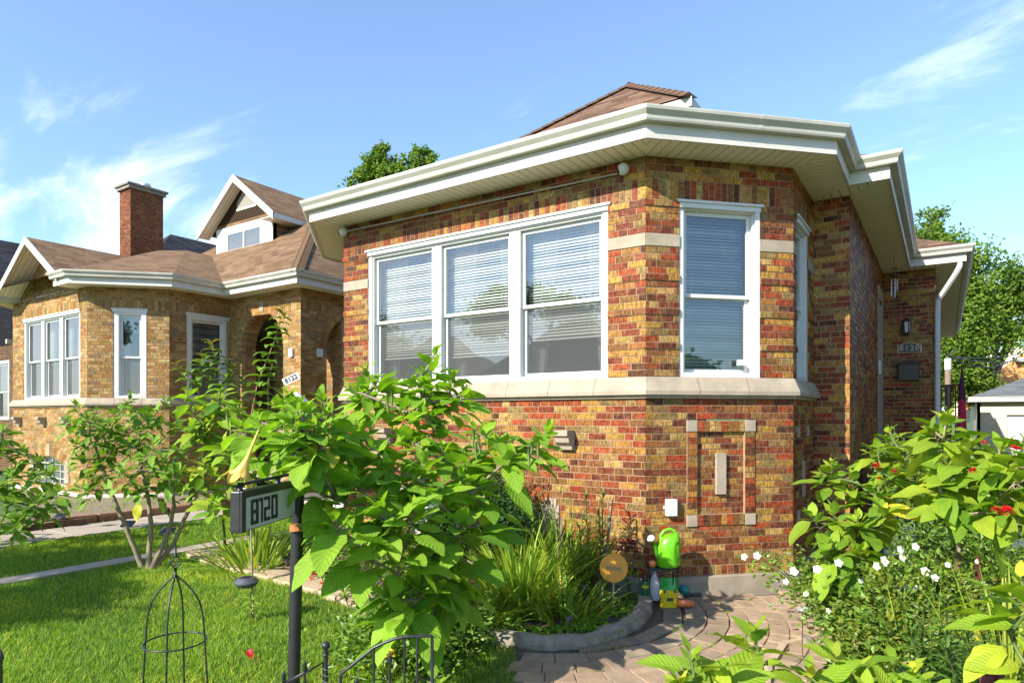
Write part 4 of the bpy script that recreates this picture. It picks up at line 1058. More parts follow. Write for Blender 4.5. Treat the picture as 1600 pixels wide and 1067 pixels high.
m = MB(); m.box((.55, 16.5, .0), (1.3, 18, .05)); m.build('side_walk', M_walk, kind='structure')
# light stone kerb between plaza and right bed
ln = resample([g2(1300,950), g2(1297,985), g2(1262,1000), g2(1215,1012), g2(1190,1045), g2(1180,1100)], .05)
m = MB(); rough_strip(m, ln, .10, .06, rnd, .01, -1); kb2 = m.build('stone_kerb', M_flag, smooth=True, auto=35); tag(kb2, 'low pale stone kerb between the pavers and the rose bed', 'kerb')
# neighbour's raised bed with brick edging and gravel
nb = [(-12.05,3.2),(-12.05,8.6),(-13.8,8.6),(-13.85,7.5),(-15.0,6.35),(-18.5,6.35),(-18.5,5.6),(-13.6,5.2),(-13.2,3.4)]
sheet('neighbour_bed', nb, .13, mat('pebbly_soil', (.20,.155,.10), .98, .6, 40, 1.0, 60))
# ledge stones along the walk
e2 = [(-12.10,8.3),(-12.12,7.2),(-12.15,6.1),(-12.2,5.1),(-12.35,4.2),(-12.9,3.5),(-13.8,3.2)]
rs = resample(e2, .55)
for i in range(len(rs)-1):
    a, b = rs[i], rs[i+1]; c = (a+b)/2; t = (b-a).normalized(); r = random.Random(i)
    R = Matrix((t, V((-t.y,t.x,0)), V((0,0,1)))).transposed(); m = MB()
    m.box(c+V((r.uniform(-.01,.01),0,.085)), ((b-a).length-.02, .24+r.uniform(-.03,.03), .17+r.uniform(-.015,.02)), R)
    o = m.build('ledge_stone', mat('brown_ledge_stone', (.24,.135,.075), .95, .3, 8, 1.0, 25) if 'brown_ledge_stone' not in MATS else MATS['brown_ledge_stone'], bevel=.02)
    tag(o, 'rough brown ledge stone edging the raised bed of the tan house', 'edging stone', 'ledge stones along the tan house bed')
# ---------------------------------------------------------------- grass blades
rg = np.random.default_rng(3)
def in_poly_np(x, y, poly):
    c = np.zeros(len(x), bool); n = len(poly); j = n-1
    for i in range(n):
        xi, yi = poly[i]; xj, yj = poly[j]
        c ^= ((yi > y) != (yj > y)) & (x < (xj-xi)*(y-yi)/(yj-yi+1e-12)+xi); j = i
    return c
def grass(name, n, latr, dr, hmin, hmax, wid, label=None):
    d = np.sqrt(rg.uniform(dr[0]**1.0, dr[1]**1.0, n)**2); lat = rg.uniform(latr[0], latr[1], n)*d
    x = FW.x*d + RT.x*lat; y = FW.y*d + RT.y*lat
    keep = ~in_poly_np(x, y, bedpoly) & ~in_poly_np(x, y, right_bed)
    keep &= ~((x > wx0-.02) & (x < wx1+.02)) & ~((x > -8.80) & (x < -8.52)) & ~(x < -12.05)
    keep &= ~((x > -12.65) & (x < -10.45) & (y > -5.7) & (y < 2.55))
    keep &= (y < 5.9) | (x < -8.2)
    dx, dy = x-PC.x, y-PC.y; rad = np.hypot(dx, dy); side = dx*RT.x+dy*RT.y
    keep &= ~((rad > 1.0) & (side > -.33) & (rad < 3.1) ) & ~((side > 0.0) & (d < 6.4))
    keep &= ~((x > -7) & (y > 6.1))
    x, y, d = x[keep], y[keep], d[keep]; n = len(x)
    pn = np.sin(x*1.7+np.sin(y*2.1)*1.3)*np.sin(y*1.9+np.sin(x*1.3))*.5+.5
    h = rg.uniform(hmin, hmax, n)*(.8+.4*pn); w = wid*rg.uniform(.7, 1.3, n)*(1+d*.06); a = rg.uniform(0, 2*np.pi, n); ln_ = rg.uniform(.15, 1.0, n)*h; la = rg.uniform(0, 2*np.pi, n)
    ca, sa = np.cos(a)*w/2, np.sin(a)*w/2
    bx, by = np.cos(la)*ln_, np.sin(la)*ln_
    z0 = np.zeros(n)
    v = np.stack([np.stack([x-ca, y-sa, z0], 1), np.stack([x+ca, y+sa, z0], 1), np.stack([x+ca*.8+bx*.35, y+sa*.8+by*.35, h*.6], 1), np.stack([x-ca*.8+bx*.35, y-sa*.8+by*.35, h*.6], 1), np.stack([x+bx, y+by, h*.95], 1)], 1).reshape(-1, 3)
    me = bpy.data.meshes.new(name); me.vertices.add(5*n); me.vertices.foreach_set('co', v.ravel().astype(np.float32))
    base = (np.arange(n)*5)[:, None]; lo = np.concatenate([base+np.array([[0,1,2,3]]), base+np.array([[3,2,4]])], 1).ravel()
    me.loops.add(7*n); me.loops.foreach_set('vertex_index', lo.astype(np.int32)); me.polygons.add(2*n)
    st = (np.arange(n)*7)[:, None]+np.array([[0, 4]]); me.polygons.foreach_set('loop_start', st.ravel().astype(np.int32)); me.polygons.foreach_set('loop_total', np.tile([4,3], n).astype(np.int32))
    me.update(calc_edges=True)
    at = me.attributes.new('col', 'FLOAT_COLOR', 'FACE'); pq = np.sin(x*.9+2*np.sin(y*.7))*np.sin(y*1.1+1.5*np.sin(x*.8+1)); t = np.clip(rg.normal(.45, .22, n)+.45*(pn-.5)+.12*pq, 0, 1); br = (rg.random(n) < .05+.22*(pn>.82)+.12*(pq<-.75))*rg.uniform(.3, .9, n)
    cc = np.repeat(np.stack([t, br, np.zeros(n), np.ones(n)], 1), 2, 0).astype(np.float32); at.data.foreach_set('color', cc.ravel())
    me.materials.append(M_grass); o = bpy.data.objects.new(name, me); col.objects.link(o); o['kind'] = 'stuff'
    return o
M_grass = leaf_mat('grass_blade', (.09,.19,.018), (.33,.46,.055), trans=.42, vein=0, rough=.55, gloss=.2)
grass('grass', 150000, (-.86, .28), (4.0, 9.5), .03, .06, .0042)
grass('far_grass', 60000, (-.86, -.3), (9.3, 15), .035, .07, .007)
# ================================================================ PLANTS
def bez(p0, p1, p2, n):
    return [p0*(1-t)**2 + p1*2*t*(1-t) + p2*t*t for t in [i/n for i in range(n+1)]]
SHAPES = {
 'ovate':  lambda t: (math.sin(math.pi*t**.72))**.80,
 'lance':  lambda t: (math.sin(math.pi*t**.8))**1.0,
 'round':  lambda t: (math.sin(math.pi*t**.85))**.6,
}
def leaf(mb, base, d, L_, W_, r, droop=.8, fold=.25, wave=.10, n=8, shape='ovate', c=(.5,0,0), teeth=.05, roll=0, cols=4, sidev=None):
    d = V(d).normalized(); side = d.cross(V((0,0,1))) if sidev is None else V(sidev)
    if side.length < .05: side = V((1,0,0))
    side.normalize()
    if roll: side = Matrix.Rotation(roll, 3, d) @ side
    p = V(base); seg = L_/n; f = SHAPES[shape]; rows = []; ph = r.uniform(0, 6.28); wn = r.uniform(2, 3.5)
    tw = r.uniform(-.25,.25)
    for i in range(n+1):
        t = i/n
        w = W_*.5*f(min(.9999, max(.0001, t)))
        up = side.cross(d).normalized(); sd_ = side
        if i % 2 and i < n: w *= 1+teeth
        row = []
        for k in range(cols+1):
            u = -1+2*k/cols; a = abs(u)
            z = fold*a*w*(1.0-.4*t) - .12*w*a*a + wave*w*math.sin(ph+wn*6.28*t*.7+(1 if u > 0 else 2.2))*a*a
            row.append(p + sd_*u*w*(1-.08*fold) + up*z)
        rows.append(row)
        p = p + d*seg
        k_ = droop/n*(.5+t)
        ax = side; d = (Matrix.Rotation(-k_, 3, ax) @ d).normalized()
        # never curl past straight down
        side = (Matrix.Rotation(tw/n, 3, d) @ side).normalized()
    i0 = len(mb.v); m_ = cols+1
    for row in rows: mb.v.extend([tuple(q) for q in row])
    for i in range(n):
        for k in range(cols):
            mb.f.append((i0+i*m_+k, i0+i*m_+k+1, i0+(i+1)*m_+k+1, i0+(i+1)*m_+k))
            u0_, u1_ = -1+2*k/cols, -1+2*(k+1)/cols
            mb.uv.extend([(u0_, i/n), (u1_, i/n), (u1_, (i+1)/n), (u0_, (i+1)/n)]); mb.c.append(c)
    return rows[-1][cols//2]
def card(mb, p, d, L_, W_, r, c):   # small leaf: two folded faces, four points
    d = V(d).normalized(); s = d.cross(V((r.uniform(-1,1), r.uniform(-1,1), r.uniform(-1,1))))
    if s.length < .05: s = d.orthogonal()
    s.normalize(); up = s.cross(d)
    i = len(mb.v); q = [p, p+d*L_*.45+s*W_*.5+up*W_*.18, p+d*L_-up*L_*.12, p+d*L_*.45-s*W_*.5+up*W_*.18]
    mb.v.extend([tuple(a) for a in q]); mb.f.append((i, i+1, i+2)); mb.f.append((i, i+2, i+3))
    mb.uv.extend([(0,0),(1,.5),(0,1),(0,0),(0,1),(-1,.5)]); mb.c.append(c); mb.c.append(c)
def lc(r, base=.5, sp=.2, yel=0, red=0):
    return (min(1, max(0, r.gauss(base, sp))), max(0, r.gauss(yel, .12)) if yel else 0, red)
def whorl(fo, stm, tip, axis, n, L_, r, ratio=.5, shape='ovate', c=.5, yel=0, spread=1.0, inter=.016, young=0, droop=.9, wave=.1, hang=0):
    n = int(n*1.45); L_ = L_*1.22; droop *= .75
    axis = V(axis).normalized(); a0 = r.uniform(0, 6.28); ortho = axis.orthogonal().normalized(); o2 = axis.cross(ortho)
    for i in range(n):
        t = (i+.5)/n; az = a0 + i*2.39996 + r.uniform(-.3,.3)
        el = math.radians(72 - 78*min(1, t*1.25)*spread) + r.uniform(-.18,.18)
        rad = ortho*math.cos(az)+o2*math.sin(az); d = axis*math.sin(el) + rad*math.cos(el)
        ll = L_*(.28+.72*min(1, t*1.5))*r.uniform(.62,1.22)
        b = tip - axis*inter*i
        pet = ll*.22*t+.01; d0 = (d+V((0,0,.25*t))).normalized(); e = b + d0*pet
        stm.tube([b, e], [.0028+.004*ll, .002+.003*ll], 4, cap=False)
        d1 = (d + V((0,0,-.06-hang*t))).normalized() if t > .3 else d
        cc = lc(r, c+(.2 if t < .3 else 0)-.08*t, .20, yel*(1 if t > .25 else .4), young if t < .45 else 0)
        leaf(fo, e, d1, ll, ll*ratio*r.uniform(.88,1.1), r, droop=droop*r.uniform(.4,1.3), fold=r.uniform(.15,.5), wave=wave*r.uniform(.5,1.8), shape=shape, c=(cc if r.random() > .03 else (.9, .7, .1*r.random())), roll=r.uniform(-.55,.55))
M_leafC = leaf_mat('trumpet_leaf', (.065,.190,.012), (.300,.470,.034), trans=.42, vein=.28, rough=.6)
M_leafL = leaf_mat('light_small_leaf', (.045,.130,.014), (.210,.350,.035), trans=.28, vein=.15, rough=.45)
M_leafR = leaf_mat('lime_trumpet_leaf', (.060,.175,.012), (.300,.430,.026), trans=.40, vein=.22, rough=.6)
M_leafD = leaf_mat('dark_leaf', (.022,.070,.012), (.100,.200,.025), trans=.22, vein=.18, rough=.35, gloss=.5)
M_leafT = leaf_mat('tree_leaf', (.045,.110,.012), (.200,.300,.035), trans=.35, vein=.0, rough=.5)
M_leafE = leaf_mat('evergreen_leaf', (.016,.055,.012), (.060,.130,.025), trans=.1, vein=0, rough=.5)
M_leafP = leaf_mat('rose_leaf', (.045,.120,.012), (.210,.330,.030), trans=.25, vein=.1, rough=.35, gloss=.5)
M_strap = leaf_mat('strap_leaf', (.060,.150,.015), (.280,.430,.045), trans=.3, vein=0, rough=.4, gloss=.45)
M_stem = mat('green_stem', (.09,.13,.03), .6, .3, 20)
M_bark = mat('pale_bark', (.24,.19,.115), .85, .35, 25, .6, 60)
M_bark2 = mat('grey_bark', (.11,.085,.06), .9, .35, 12, .8, 40)
M_yellow = mat('yellow_petal', (.74,.50,.09), .5, .15, 30)
M_orange = mat('orange_petal', (.75,.16,.02), .5, .2, 30)
M_red = mat('red_petal', (.55,.012,.012), .45, .2, 30)
M_whitep = mat('white_petal', (.62,.60,.48), .5, .08, 30)
M_dry = mat('withered_petal', (.32,.12,.03), .7, .3, 30)
def tips_plant(name, label, cat, base, tips, lm, sm, trunk_r=.03, fork=.35, ratio=.5, shape='ovate', seed=1, c=.5, yel=0, extra=0, group=None, wave=.1, stem_leaf=.14, young=0, droop=.9, joint=None, hang=0):
    """tips: (point, leaves, leaf length)"""
    r = random.Random(seed); root = empty(name, base, label, cat, group)
    fo, st = MB(), MB(); base = V(base); cen = V((0,0,0))
    for t in tips: cen += t[0]
    cen /= len(tips)
    J = V(joint) if joint is not None else base.lerp(cen, fork)
    st.tube(bez(base, (base+J)/2+V((r.uniform(-.04,.04), r.uniform(-.04,.04),0)), J, 6), [trunk_r*(1-.35*i/6) for i in range(7)], 8)
    hubs = [J]
    for (tip, nl, ll) in sorted(tips, key=lambda a: (a[0]-J).length):
        h = min(hubs, key=lambda q: (q-tip).length + (0 if q.z < tip.z-.05 else .5))
        mid = (h+tip)/2 + V((r.uniform(-.05,.05), r.uniform(-.05,.05), r.uniform(-.08,.02)))
        pth = bez(h, mid, tip, 7); r0 = min(trunk_r*.42, .005+.007*(tip-h).length/.4)
        st.tube(pth, [r0*(1-.55*i/7)+.002 for i in range(8)], 6)
        ax = (pth[-1]-pth[-3]).normalized(); ax = (ax + V((0,0,.9)) + V((r.uniform(-.3,.3), r.uniform(-.3,.3), 0))).normalized()
        whorl(fo, st, tip, ax, nl, ll, r, ratio, shape, c, yel, droop=droop, wave=wave, young=young, hang=hang)
        hubs += [pth[3], pth[5]]
        Ln = (tip-h).length; k = int(Ln/stem_leaf*(1+extra))
        for i in range(k):
            q = pth[1+int(r.random()*6)]; az = r.uniform(0, 6.28); d = V((math.cos(az), math.sin(az), r.uniform(-.5,.35)))
            l2 = ll*r.uniform(.85,1.35); e = q + d.normalized()*l2*.2; st.tube([q, e], [.004,.003], 4, cap=False)
            leaf(fo, e, d+V((0,0,-.3-hang)), l2, l2*ratio*r.uniform(.9,1.1), r, droop=droop*r.uniform(.5,1.2), fold=r.uniform(.1,.45), wave=wave, shape=shape, c=lc(r, c-.08, .2, yel), roll=r.uniform(-.5,.5))
    st.build('stem', sm, root, smooth=True); fo.build('foliage', lm, root, smooth=True)
    return root
def trumpet(parent, p, d, L_, m_, wilt=0, name='flower'):
    m = MB(); d = V(d).normalized(); a = d.orthogonal().normalized(); b = d.cross(a); prof = [(.006,0),(.010,.15),(.013,.38),(.02,.55),(.034,.7),(.055,.82),(.085,.93),(.115,.985),(.13,.96)]
    n = 25; vs = []; fs = []
    for (rr, t) in prof:
        rr *= L_/.25; 
        for k in range(n):
            an = 2*math.pi*k/n; lobe = 1+(.22*math.cos(5*an))*max(0, t-.6)*2.0*(1-wilt*.5); tt = t + (.10*math.cos(5*an) if t > .93 else 0)
            q = rr*.55*lobe*(1-.65*wilt*(t > .5)); vs.append(V(p)+d*tt*L_+a*math.cos(an)*q+b*math.sin(an)*q)
    for i in range(len(prof)-1):
        for k in range(n): fs.append((i*n+k, i*n+(k+1)%n, (i+1)*n+(k+1)%n, (i+1)*n+k))
    m.mesh(vs, fs); return m.build(name, m_, parent, smooth=True)
def pod(mb, p, L_, r):
    q = V(p); mb.tube([q, q+V((r.uniform(-.01,.01),0,-L_*.4)), q+V((r.uniform(-.02,.02),0,-L_))], [.008,.011,.003], 6)
def T(x, y, d, n=12, L_=.2): return (W(x, y, d), n, L_)
# 1 --- the big angel's trumpet in front of the house
tipsC = [T(682,548,4.8,20,.19),T(660,580,4.75,12,.18),T(705,585,4.8,12,.18),T(672,610,4.7,11,.18),T(570,575,4.8,12,.18),T(728,612,4.7,10,.15),T(640,590,4.8,10,.16),T(590,592,4.9,13,.20),T(545,608,4.6,12,.19),T(618,640,4.6,11,.18),T(500,618,4.2,13,.19),T(472,628,3.7,12,.16),T(455,655,3.65,12,.17),T(400,655,3.9,14,.20),T(430,632,4.0,10,.18),T(448,616,3.9,11,.15),T(466,640,3.62,10,.15),T(490,665,3.65,11,.17),T(365,662,4.2,9,.2),T(515,645,3.8,10,.17),
 T(560,665,4.4,12,.20),T(520,690,4.4,12,.21),T(628,680,4.5,11,.20),T(690,668,4.6,11,.19),T(738,668,4.6,13,.20),T(778,690,4.6,9,.20),T(858,668,4.8,14,.17),T(835,690,4.8,9,.19),T(800,715,4.5,10,.22),
 T(600,728,4.1,11,.23),T(660,720,4.2,12,.22),T(545,745,4.0,10,.24),T(720,745,4.3,10,.24),T(500,770,3.9,9,.26),T(760,760,4.4,8,.24),T(590,800,3.8,10,.25),T(650,790,3.9,11,.24),T(705,810,4.1,9,.26),
 T(520,812,3.7,7,.27),T(620,850,3.9,9,.25),T(745,850,4.3,7,.25),T(690,880,4.2,9,.25),T(640,915,4.0,9,.23),T(600,930,4.0,6,.25),T(690,925,4.2,8,.24),T(560,870,3.9,6,.25),T(625,955,3.95,7,.24),T(690,965,4.3,7,.23),T(650,985,4.2,6,.22),T(474,700,3.7,9,.17),
 T(660,640,4.5,9,.18),T(580,700,4.2,9,.22),T(440,690,4.5,8,.20),T(640,755,4.1,9,.23),T(690,700,4.4,9,.22)]
CP = tips_plant('angels_trumpet_plant', "large bright green angel's trumpet with broad toothed leaves in front of the brick bay", 'plant', G(690,1006), tipsC, M_leafC, M_bark, .036, seed=4, c=.62, extra=.1, joint=W(672,850,4.75), hang=.08, ratio=.52, droop=.72)
trumpet(CP, W(404,672,3.45), W(372,752,3.45)-W(404,672,3.45), .285, M_yellow)
trumpet(CP, W(464,790,4.0), V((0,0,-1)), .17, M_dry, 1); trumpet(CP, W(858,742,4.5), V((-.05,0,-1)), .20, M_dry, 1)
r = random.Random(9)
for (x, y) in ((740,672),(748,680),(745,690),(830,690),(826,700),(842,690),(612,610),(376,650),(362,665),(355,640),(486,660),(605,616),(440,660),(385,672)): 
    pm = MB(); pod(pm, W(x, y, 4.45), .13, r); pm.build('seed_pod', M_stem, CP, smooth=True)
# 2 --- small multi-stemmed tree on the lawn
def multi_tree(name, label, cat, base, trunks, tips, lm, sm, tr, ratio, seed, c, shape='lance', ll=.15, stem_leaf=.1, yel=0, droop=.9, group=None, young=0, wave=.15):
    r = random.Random(seed); root = empty(name, base, label, cat, group); fo, st = MB(), MB(); hubs = []
    for k, pts in enumerate(trunks):
        pts = [V(p) for p in pts]; pp = []
        for a, b in zip(pts[:-1], pts[1:]):
            for i in range(4): pp.append(a.lerp(b, i/4)+V((r.uniform(-.006,.006), r.uniform(-.006,.006), 0)))
        pp.append(pts[-1]); n = len(pp); st.tube(pp, [tr*(1-.6*i/n) for i in range(n)], 7); hubs += pp[n//2:]
    for (tip, nl, l_) in sorted(tips, key=lambda a: min((a[0]-h).length for h in hubs)):
        h = min(hubs, key=lambda q: (q-tip).length+(0 if q.z < tip.z else .4)); mid = (h+tip)/2+V((r.uniform(-.06,.06), r.uniform(-.06,.06), -.03)); pth = bez(h, mid, tip, 6)
        st.tube(pth, [max(.003, tr*.35*(1-.7*i/6)) for i in range(7)], 5); hubs += [pth[2], pth[4]]
        ax = ((pth[-1]-pth[-3]).normalized()+V((0,0,.8))).normalized(); whorl(fo, st, tip, ax, nl, l_, r, ratio, shape, c, yel, droop=droop, inter=.016, young=young, wave=wave)
        for i in range(int((tip-h).length/stem_leaf)):
            q = pth[1+int(r.random()*5)]; az = r.uniform(0,6.28); d = V((math.cos(az), math.sin(az), r.uniform(-.4,.4))); leaf(fo, q+d*.02, d+V((0,0,-.2)), l_*r.uniform(.7,1.1), l_*ratio, r, droop=droop, n=6, shape=shape, c=lc(r, c-.1, .15, yel), wave=wave)
    st.build('trunk', sm, root, smooth=True); fo.build('foliage', lm, root, smooth=True); return root
b0 = G(228, 888); d0 = b0.dot(FW)
r = random.Random(21); tt = []
for (x, y) in ((118,632),(150,640),(205,618),(180,655),(130,672),(100,655),(160,690),(215,660),(248,640),(200,690),(240,690),(275,665),(300,640),(285,700),(315,680),(150,725),(120,715),(190,735),(225,725),(262,730),(300,740),(330,715),(120,760),(340,650),(170,665),(232,705),(318,760),(270,760),(205,640),(262,622),(135,650),(190,640),(228,680),(170,710),(255,720),(140,740),(210,760),(285,735),(345,690),(110,690),(180,680),(320,660),(235,655)):
    tt.append(T(x, y, d0+r.uniform(-.6,.6), 11, .19))
o = multi_tree('small_tree', 'small tree with four pale fanning stems and dark narrow leaves on the front lawn', 'tree', b0,
   [[G(222,888), W(196,820,d0-.1), W(172,765,d0-.2), W(150,700,d0-.2)], [G(232,889), W(236,820,d0), W(230,768,d0), W(215,700,d0)], [G(236,890), W(262,835,d0+.15), W(272,790,d0+.2), W(268,720,d0+.2)], [G(240,889), W(270,850,d0+.2), W(305,775,d0+.3), W(322,700,d0+.3)]],
   tt, M_leafL, M_bark, .034, .38, 5, .65, stem_leaf=.09)
# 3 --- bush at the left edge
tt = []
r = random.Random(23)
for (x, y) in ((8,690),(35,700),(60,715),(15,735),(50,745),(85,735),(25,770),(60,775),(95,765),(10,800),(45,800),(80,790),(20,825),(-15,760),(-20,700),(-10,820),(5,668)): tt.append(T(x, y, 9.2+r.uniform(-.5,.5), 11, .20))
tips_plant('leafy_bush', 'leafy green bush with oval leaves cut off by the left edge of the photo', 'plant', G(20, 838), tt, M_leafL, M_stem, .03, seed=8, c=.75, shape='ovate', ratio=.5)
# 4 --- slender young tree with reddish shoot tips, in front of the tan house porch
b4 = G(392, 842); d4 = 8.6
def shoot(fo, st, pts, r, n, L_, c, young, ratio=.42):
    pts = [V(p) for p in pts]; pp = []
    for a, b in zip(pts[:-1], pts[1:]):
        for i in range(6): pp.append(a.lerp(b, i/6))
    pp.append(pts[-1]); m_ = len(pp); st.tube(pp, [.012*(1-.7*i/m_) for i in range(m_)], 6)
    for i in range(n):
        t = i/n; q = pp[min(m_-1, int((.25+.75*t)*m_))]; az = i*2.4+r.uniform(-.3,.3); d = V((math.cos(az), math.sin(az), .25 if t < .9 else .8)); l_ = L_*(1.05-.45*t)
        leaf(fo, q, d, l_, l_*ratio, r, droop=1.5, fold=.5, n=6, shape='ovate', c=(min(1,max(0,r.gauss(c,.15))), 0, young*max(0,(t-.72)*3) + (.0)), wave=.05)
r = random.Random(31); root = empty('young_tree', b4, 'slender young tree with glossy drooping leaves and reddish shoot tips before the arched porch', 'tree'); fo, st = MB(), MB()
st.tube([b4, W(388,760,d4), W(385,690,d4)], [.022,.018,.014], 7)
for pts, n, c, y_ in (([W(385,690,d4), W(402,600,d4), W(430,530,d4), W(442,482,d4)], 34, .5, .5), ([W(385,690,d4), W(350,620,d4), W(340,570,d4), W(330,536,d4)], 30, .5, .5), ([W(385,690,d4), W(330,640,d4), W(300,600,d4), W(275,568,d4)], 22, .5, .6), ([W(385,700,d4), W(372,640,d4+.2), W(365,590,d4+.2), W(362,560,d4+.2)], 24, .4, .5), ([W(360,650,d4), W(320,600,d4+.2), W(312,575,d4), W(318,556,d4)], 18, .45, .6), ([W(388,720,d4), W(420,650,d4), W(418,600,d4), W(425,570,d4)], 16, .4, 0)):
    shoot(fo, st, pts, r, int(n*1.15), .26, c, y_, .48)
st.build('trunk', M_bark, root, smooth=True); fo.build('foliage', M_leafL, root, smooth=True)
# 5 --- second trumpet bush between, and a low weedy stake plant
tt = []
for (x, y) in ((330,640),(300,665),(372,640),(350,690),(385,710),(320,720),(400,740),(290,610),(345,610),(300,745),(360,760),(330,780)): tt.append(T(x, y, 7.4+r.uniform(-.4,.4), 10, .2))
tips_plant('angels_trumpet_plant', "smaller yellowish green angel's trumpet half hidden between the lawn tree and number sign", 'plant', G(352, 868), tt, M_leafC, M_stem, .022, seed=12, c=.55, yel=.1)
# 6 --- strap leaved clumps
def strap(mb, p, az, L_, w, lean, r, c, droop=1.2, n=9, twist=0):
    d = V((math.cos(az)*math.sin(lean), math.sin(az)*math.sin(lean), math.cos(lean))); s = V((-math.sin(az), math.cos(az), 0)); q = V(p); rows = []
    s = (Matrix.Rotation(r.uniform(-1,1), 3, V((0,0,1))) @ s)
    for i in range(n+1):
        t = i/n; ww = w*.5*min(1, (1-t)*2.4)**.8*(.7+.3*min(1, t*5)); rows.append((q-s*ww, q+(d.cross(s))*ww*-.25, q+s*ww)); q = q+d*L_/n
        d = (d + V((math.cos(az)*.1, math.sin(az)*.1, -1))*droop/n*(.25+1.5*t)).normalized()
    for i in range(n):
        for k in (0,1):
            mb.quad([rows[i][k], rows[i][k+1], rows[i+1][k+1], rows[i+1][k]], [(-1+k,i/n),(k,i/n),(k,(i+1)/n),(-1+k,(i+1)/n)], c)
def clump(name, label, cat, base, n, L_, w, seed, c=.55, rad=.2, lean=(.1,.9), droop=1.0, m_=None, yel=.05, group=None, dead=.06):
    r = random.Random(seed); root = empty(name, base, label, cat, group); mb = MB()
    for i in range(n):
        az = r.uniform(0,6.28); rr = rad*math.sqrt(r.random()); p = V(base)+V((math.cos(az)*rr, math.sin(az)*rr, 0)); le = lean[0]+(lean[1]-lean[0])*(rr/rad)*r.uniform(.6,1.2)
        cc = lc(r, c, .2, yel) if r.random() > dead else (.8, .8, .2)
        strap(mb, p, az+r.uniform(-.5,.5), L_*r.uniform(.65,1.1), w*r.uniform(.7,1.2), le, r, cc, droop*r.uniform(.6,1.3))
    mb.build('foliage', m_ or M_strap, root, smooth=True); return root
clump('iris_clump', 'broad sprawling clump of yellow green sword leaves beside the number sign', 'plant', G(400,888), 150, .62, .034, 1, .7, .42, (.1,1.15), .9, yel=.12)
clump('iris_clump', 'upright pale green sword leaves behind the black sign post', 'plant', G(492,868), 70, .6, .03, 2, .7, .28, (.1,.9), .7)
clump('daylily_clump', 'big arching clump of daylily leaves at the middle of the flower bed', 'plant', G(815,952), 260, .9, .028, 3, .85, .30, (.05,.9), 1.1)
clump('daylily_clump', 'bright upright daylily leaves against the brick wall left of the corner', 'plant', G(880,928), 170, .85, .020, 4, .95, .26, (.05,.6), .8)
clump('daylily_clump', 'dark low daylily leaves spilling over the kerb under the big plant', 'plant', G(745,975), 110, .6, .028, 5, .6, .28, (.2,1.1), 1.2)
clump('daylily_clump', 'dense green strap leaves filling the bed between the evergreen and the wall corner', 'plant', G(845,925), 200, .95, .024, 15, .6, .40, (.05,.7), .8, yel=.03)
clump('daylily_clump', 'short broad strap leaves just inside the kerb near the orange disc', 'plant', G(880,968), 120, .5, .024, 16, .6, .30, (.1,.9), 1.0, yel=.03)
# tall wiry grass with reddish stems
clump('tall_grass', 'tall wiry reddish grass stems leaning against the brick wall', 'plant', G(905,918), 110, 1.25, .007, 6, .35, .28, (.03,.42), .45, yel=.25)
clump('sword_leaf_clump', 'tall yellow edged sword leaves at the bottom right corner of the photo', 'plant', G(1585,1110), 60, .95, .022, 7, .75, .2, (.05,.5), .5, yel=.25)
clump('sword_leaf_clump', 'thin upright green blades growing among the white roses', 'plant', G(1450,1080), 14, .75, .012, 8, .7, .25, (.05,.35), .3, yel=.1)
# 7 --- lily like stalks with narrow leaves all the way up
def stalks(name, label, base, tops, seed, ll=.13, c=.4, m_=None, w=.14, dens=70, group=None):
    r = random.Random(seed); root = empty(name, base, label, 'plant', group); fo, st = MB(), MB()
    for (b, t_) in tops:
        b, t_ = V(b), V(t_); mid = (b+t_)/2+V((r.uniform(-.04,.04), r.uniform(-.04,.04), 0)); pth = bez(b, mid, t_, 10); st.tube(pth, [.006]*11, 5); Ln = (t_-b).length
        n = int(Ln*dens)
        for i in range(n):
            t = .12+.88*i/n; k = t*10; q = pth[int(min(9, k))].lerp(pth[min(10, int(k)+1)], k-int(k)); az = i*2.4; d = V((math.cos(az), math.sin(az), .6 if t < .93 else 1.4)); l_ = ll*(1-.35*t)*r.uniform(.85,1.15)
            leaf(fo, q, d, l_, l_*w, r, droop=1.6, fold=.4, n=5, cols=2, shape='lance', c=lc(r, c, .15), wave=.02, teeth=0)
    st.build('stem', M_stem, root, smooth=True); fo.build('foliage', m_ or M_leafD, root, smooth=True); return root
stalks('lily_plant', 'tall dark green lily stalks with whorled narrow leaves behind the orange disc sign', G(930,945), [(G(925,948), W(915,772,6.15)), (G(940,945), W(935,800,6.2)), (G(950,940), W(942,770,6.3)), (G(912,945), W(905,820,6.1)), (G(905,950), W(888,840,6.0))], 1, .20, .45)
stalks('lily_plant', 'dark feathery lily stalks between the black post and the big plant', G(590,975), [(G(560,960), W(555,862,5.8)), (G(585,975), W(590,880,5.5)), (G(600,990), W(570,905,5.3)), (G(615,985), W(625,900,5.4)), (G(545,950), W(525,880,5.9)), (G(575,985), W(598,925,5.3))], 2, .16, .35)
stalks('lily_plant', 'light green lily stalks in the bed right of the iris clump', G(520,925), [(G(505,915), W(500,835,6.7)), (G(525,925), W(530,840,6.5)), (G(540,930), W(545,850,6.4)), (G(480,905), W(478,850,6.9))], 3, .17, .7, M_strap)
stalks('lily_plant', 'dark stalks with narrow leaves at the lower right between the roses and the red stake', G(1480,1120), [(G(1440,1110), W(1445,950,3.7)), (G(1480,1120), W(1478,940,3.6)), (G(1500,1120), W(1510,960,3.6)), (G(1470,1130), W(1420,985,3.7)), (G(1530,1120), W(1540,1000,3.5)), (G(1500,1150), W(1480,1010,3.4))], 4, .17, .6)
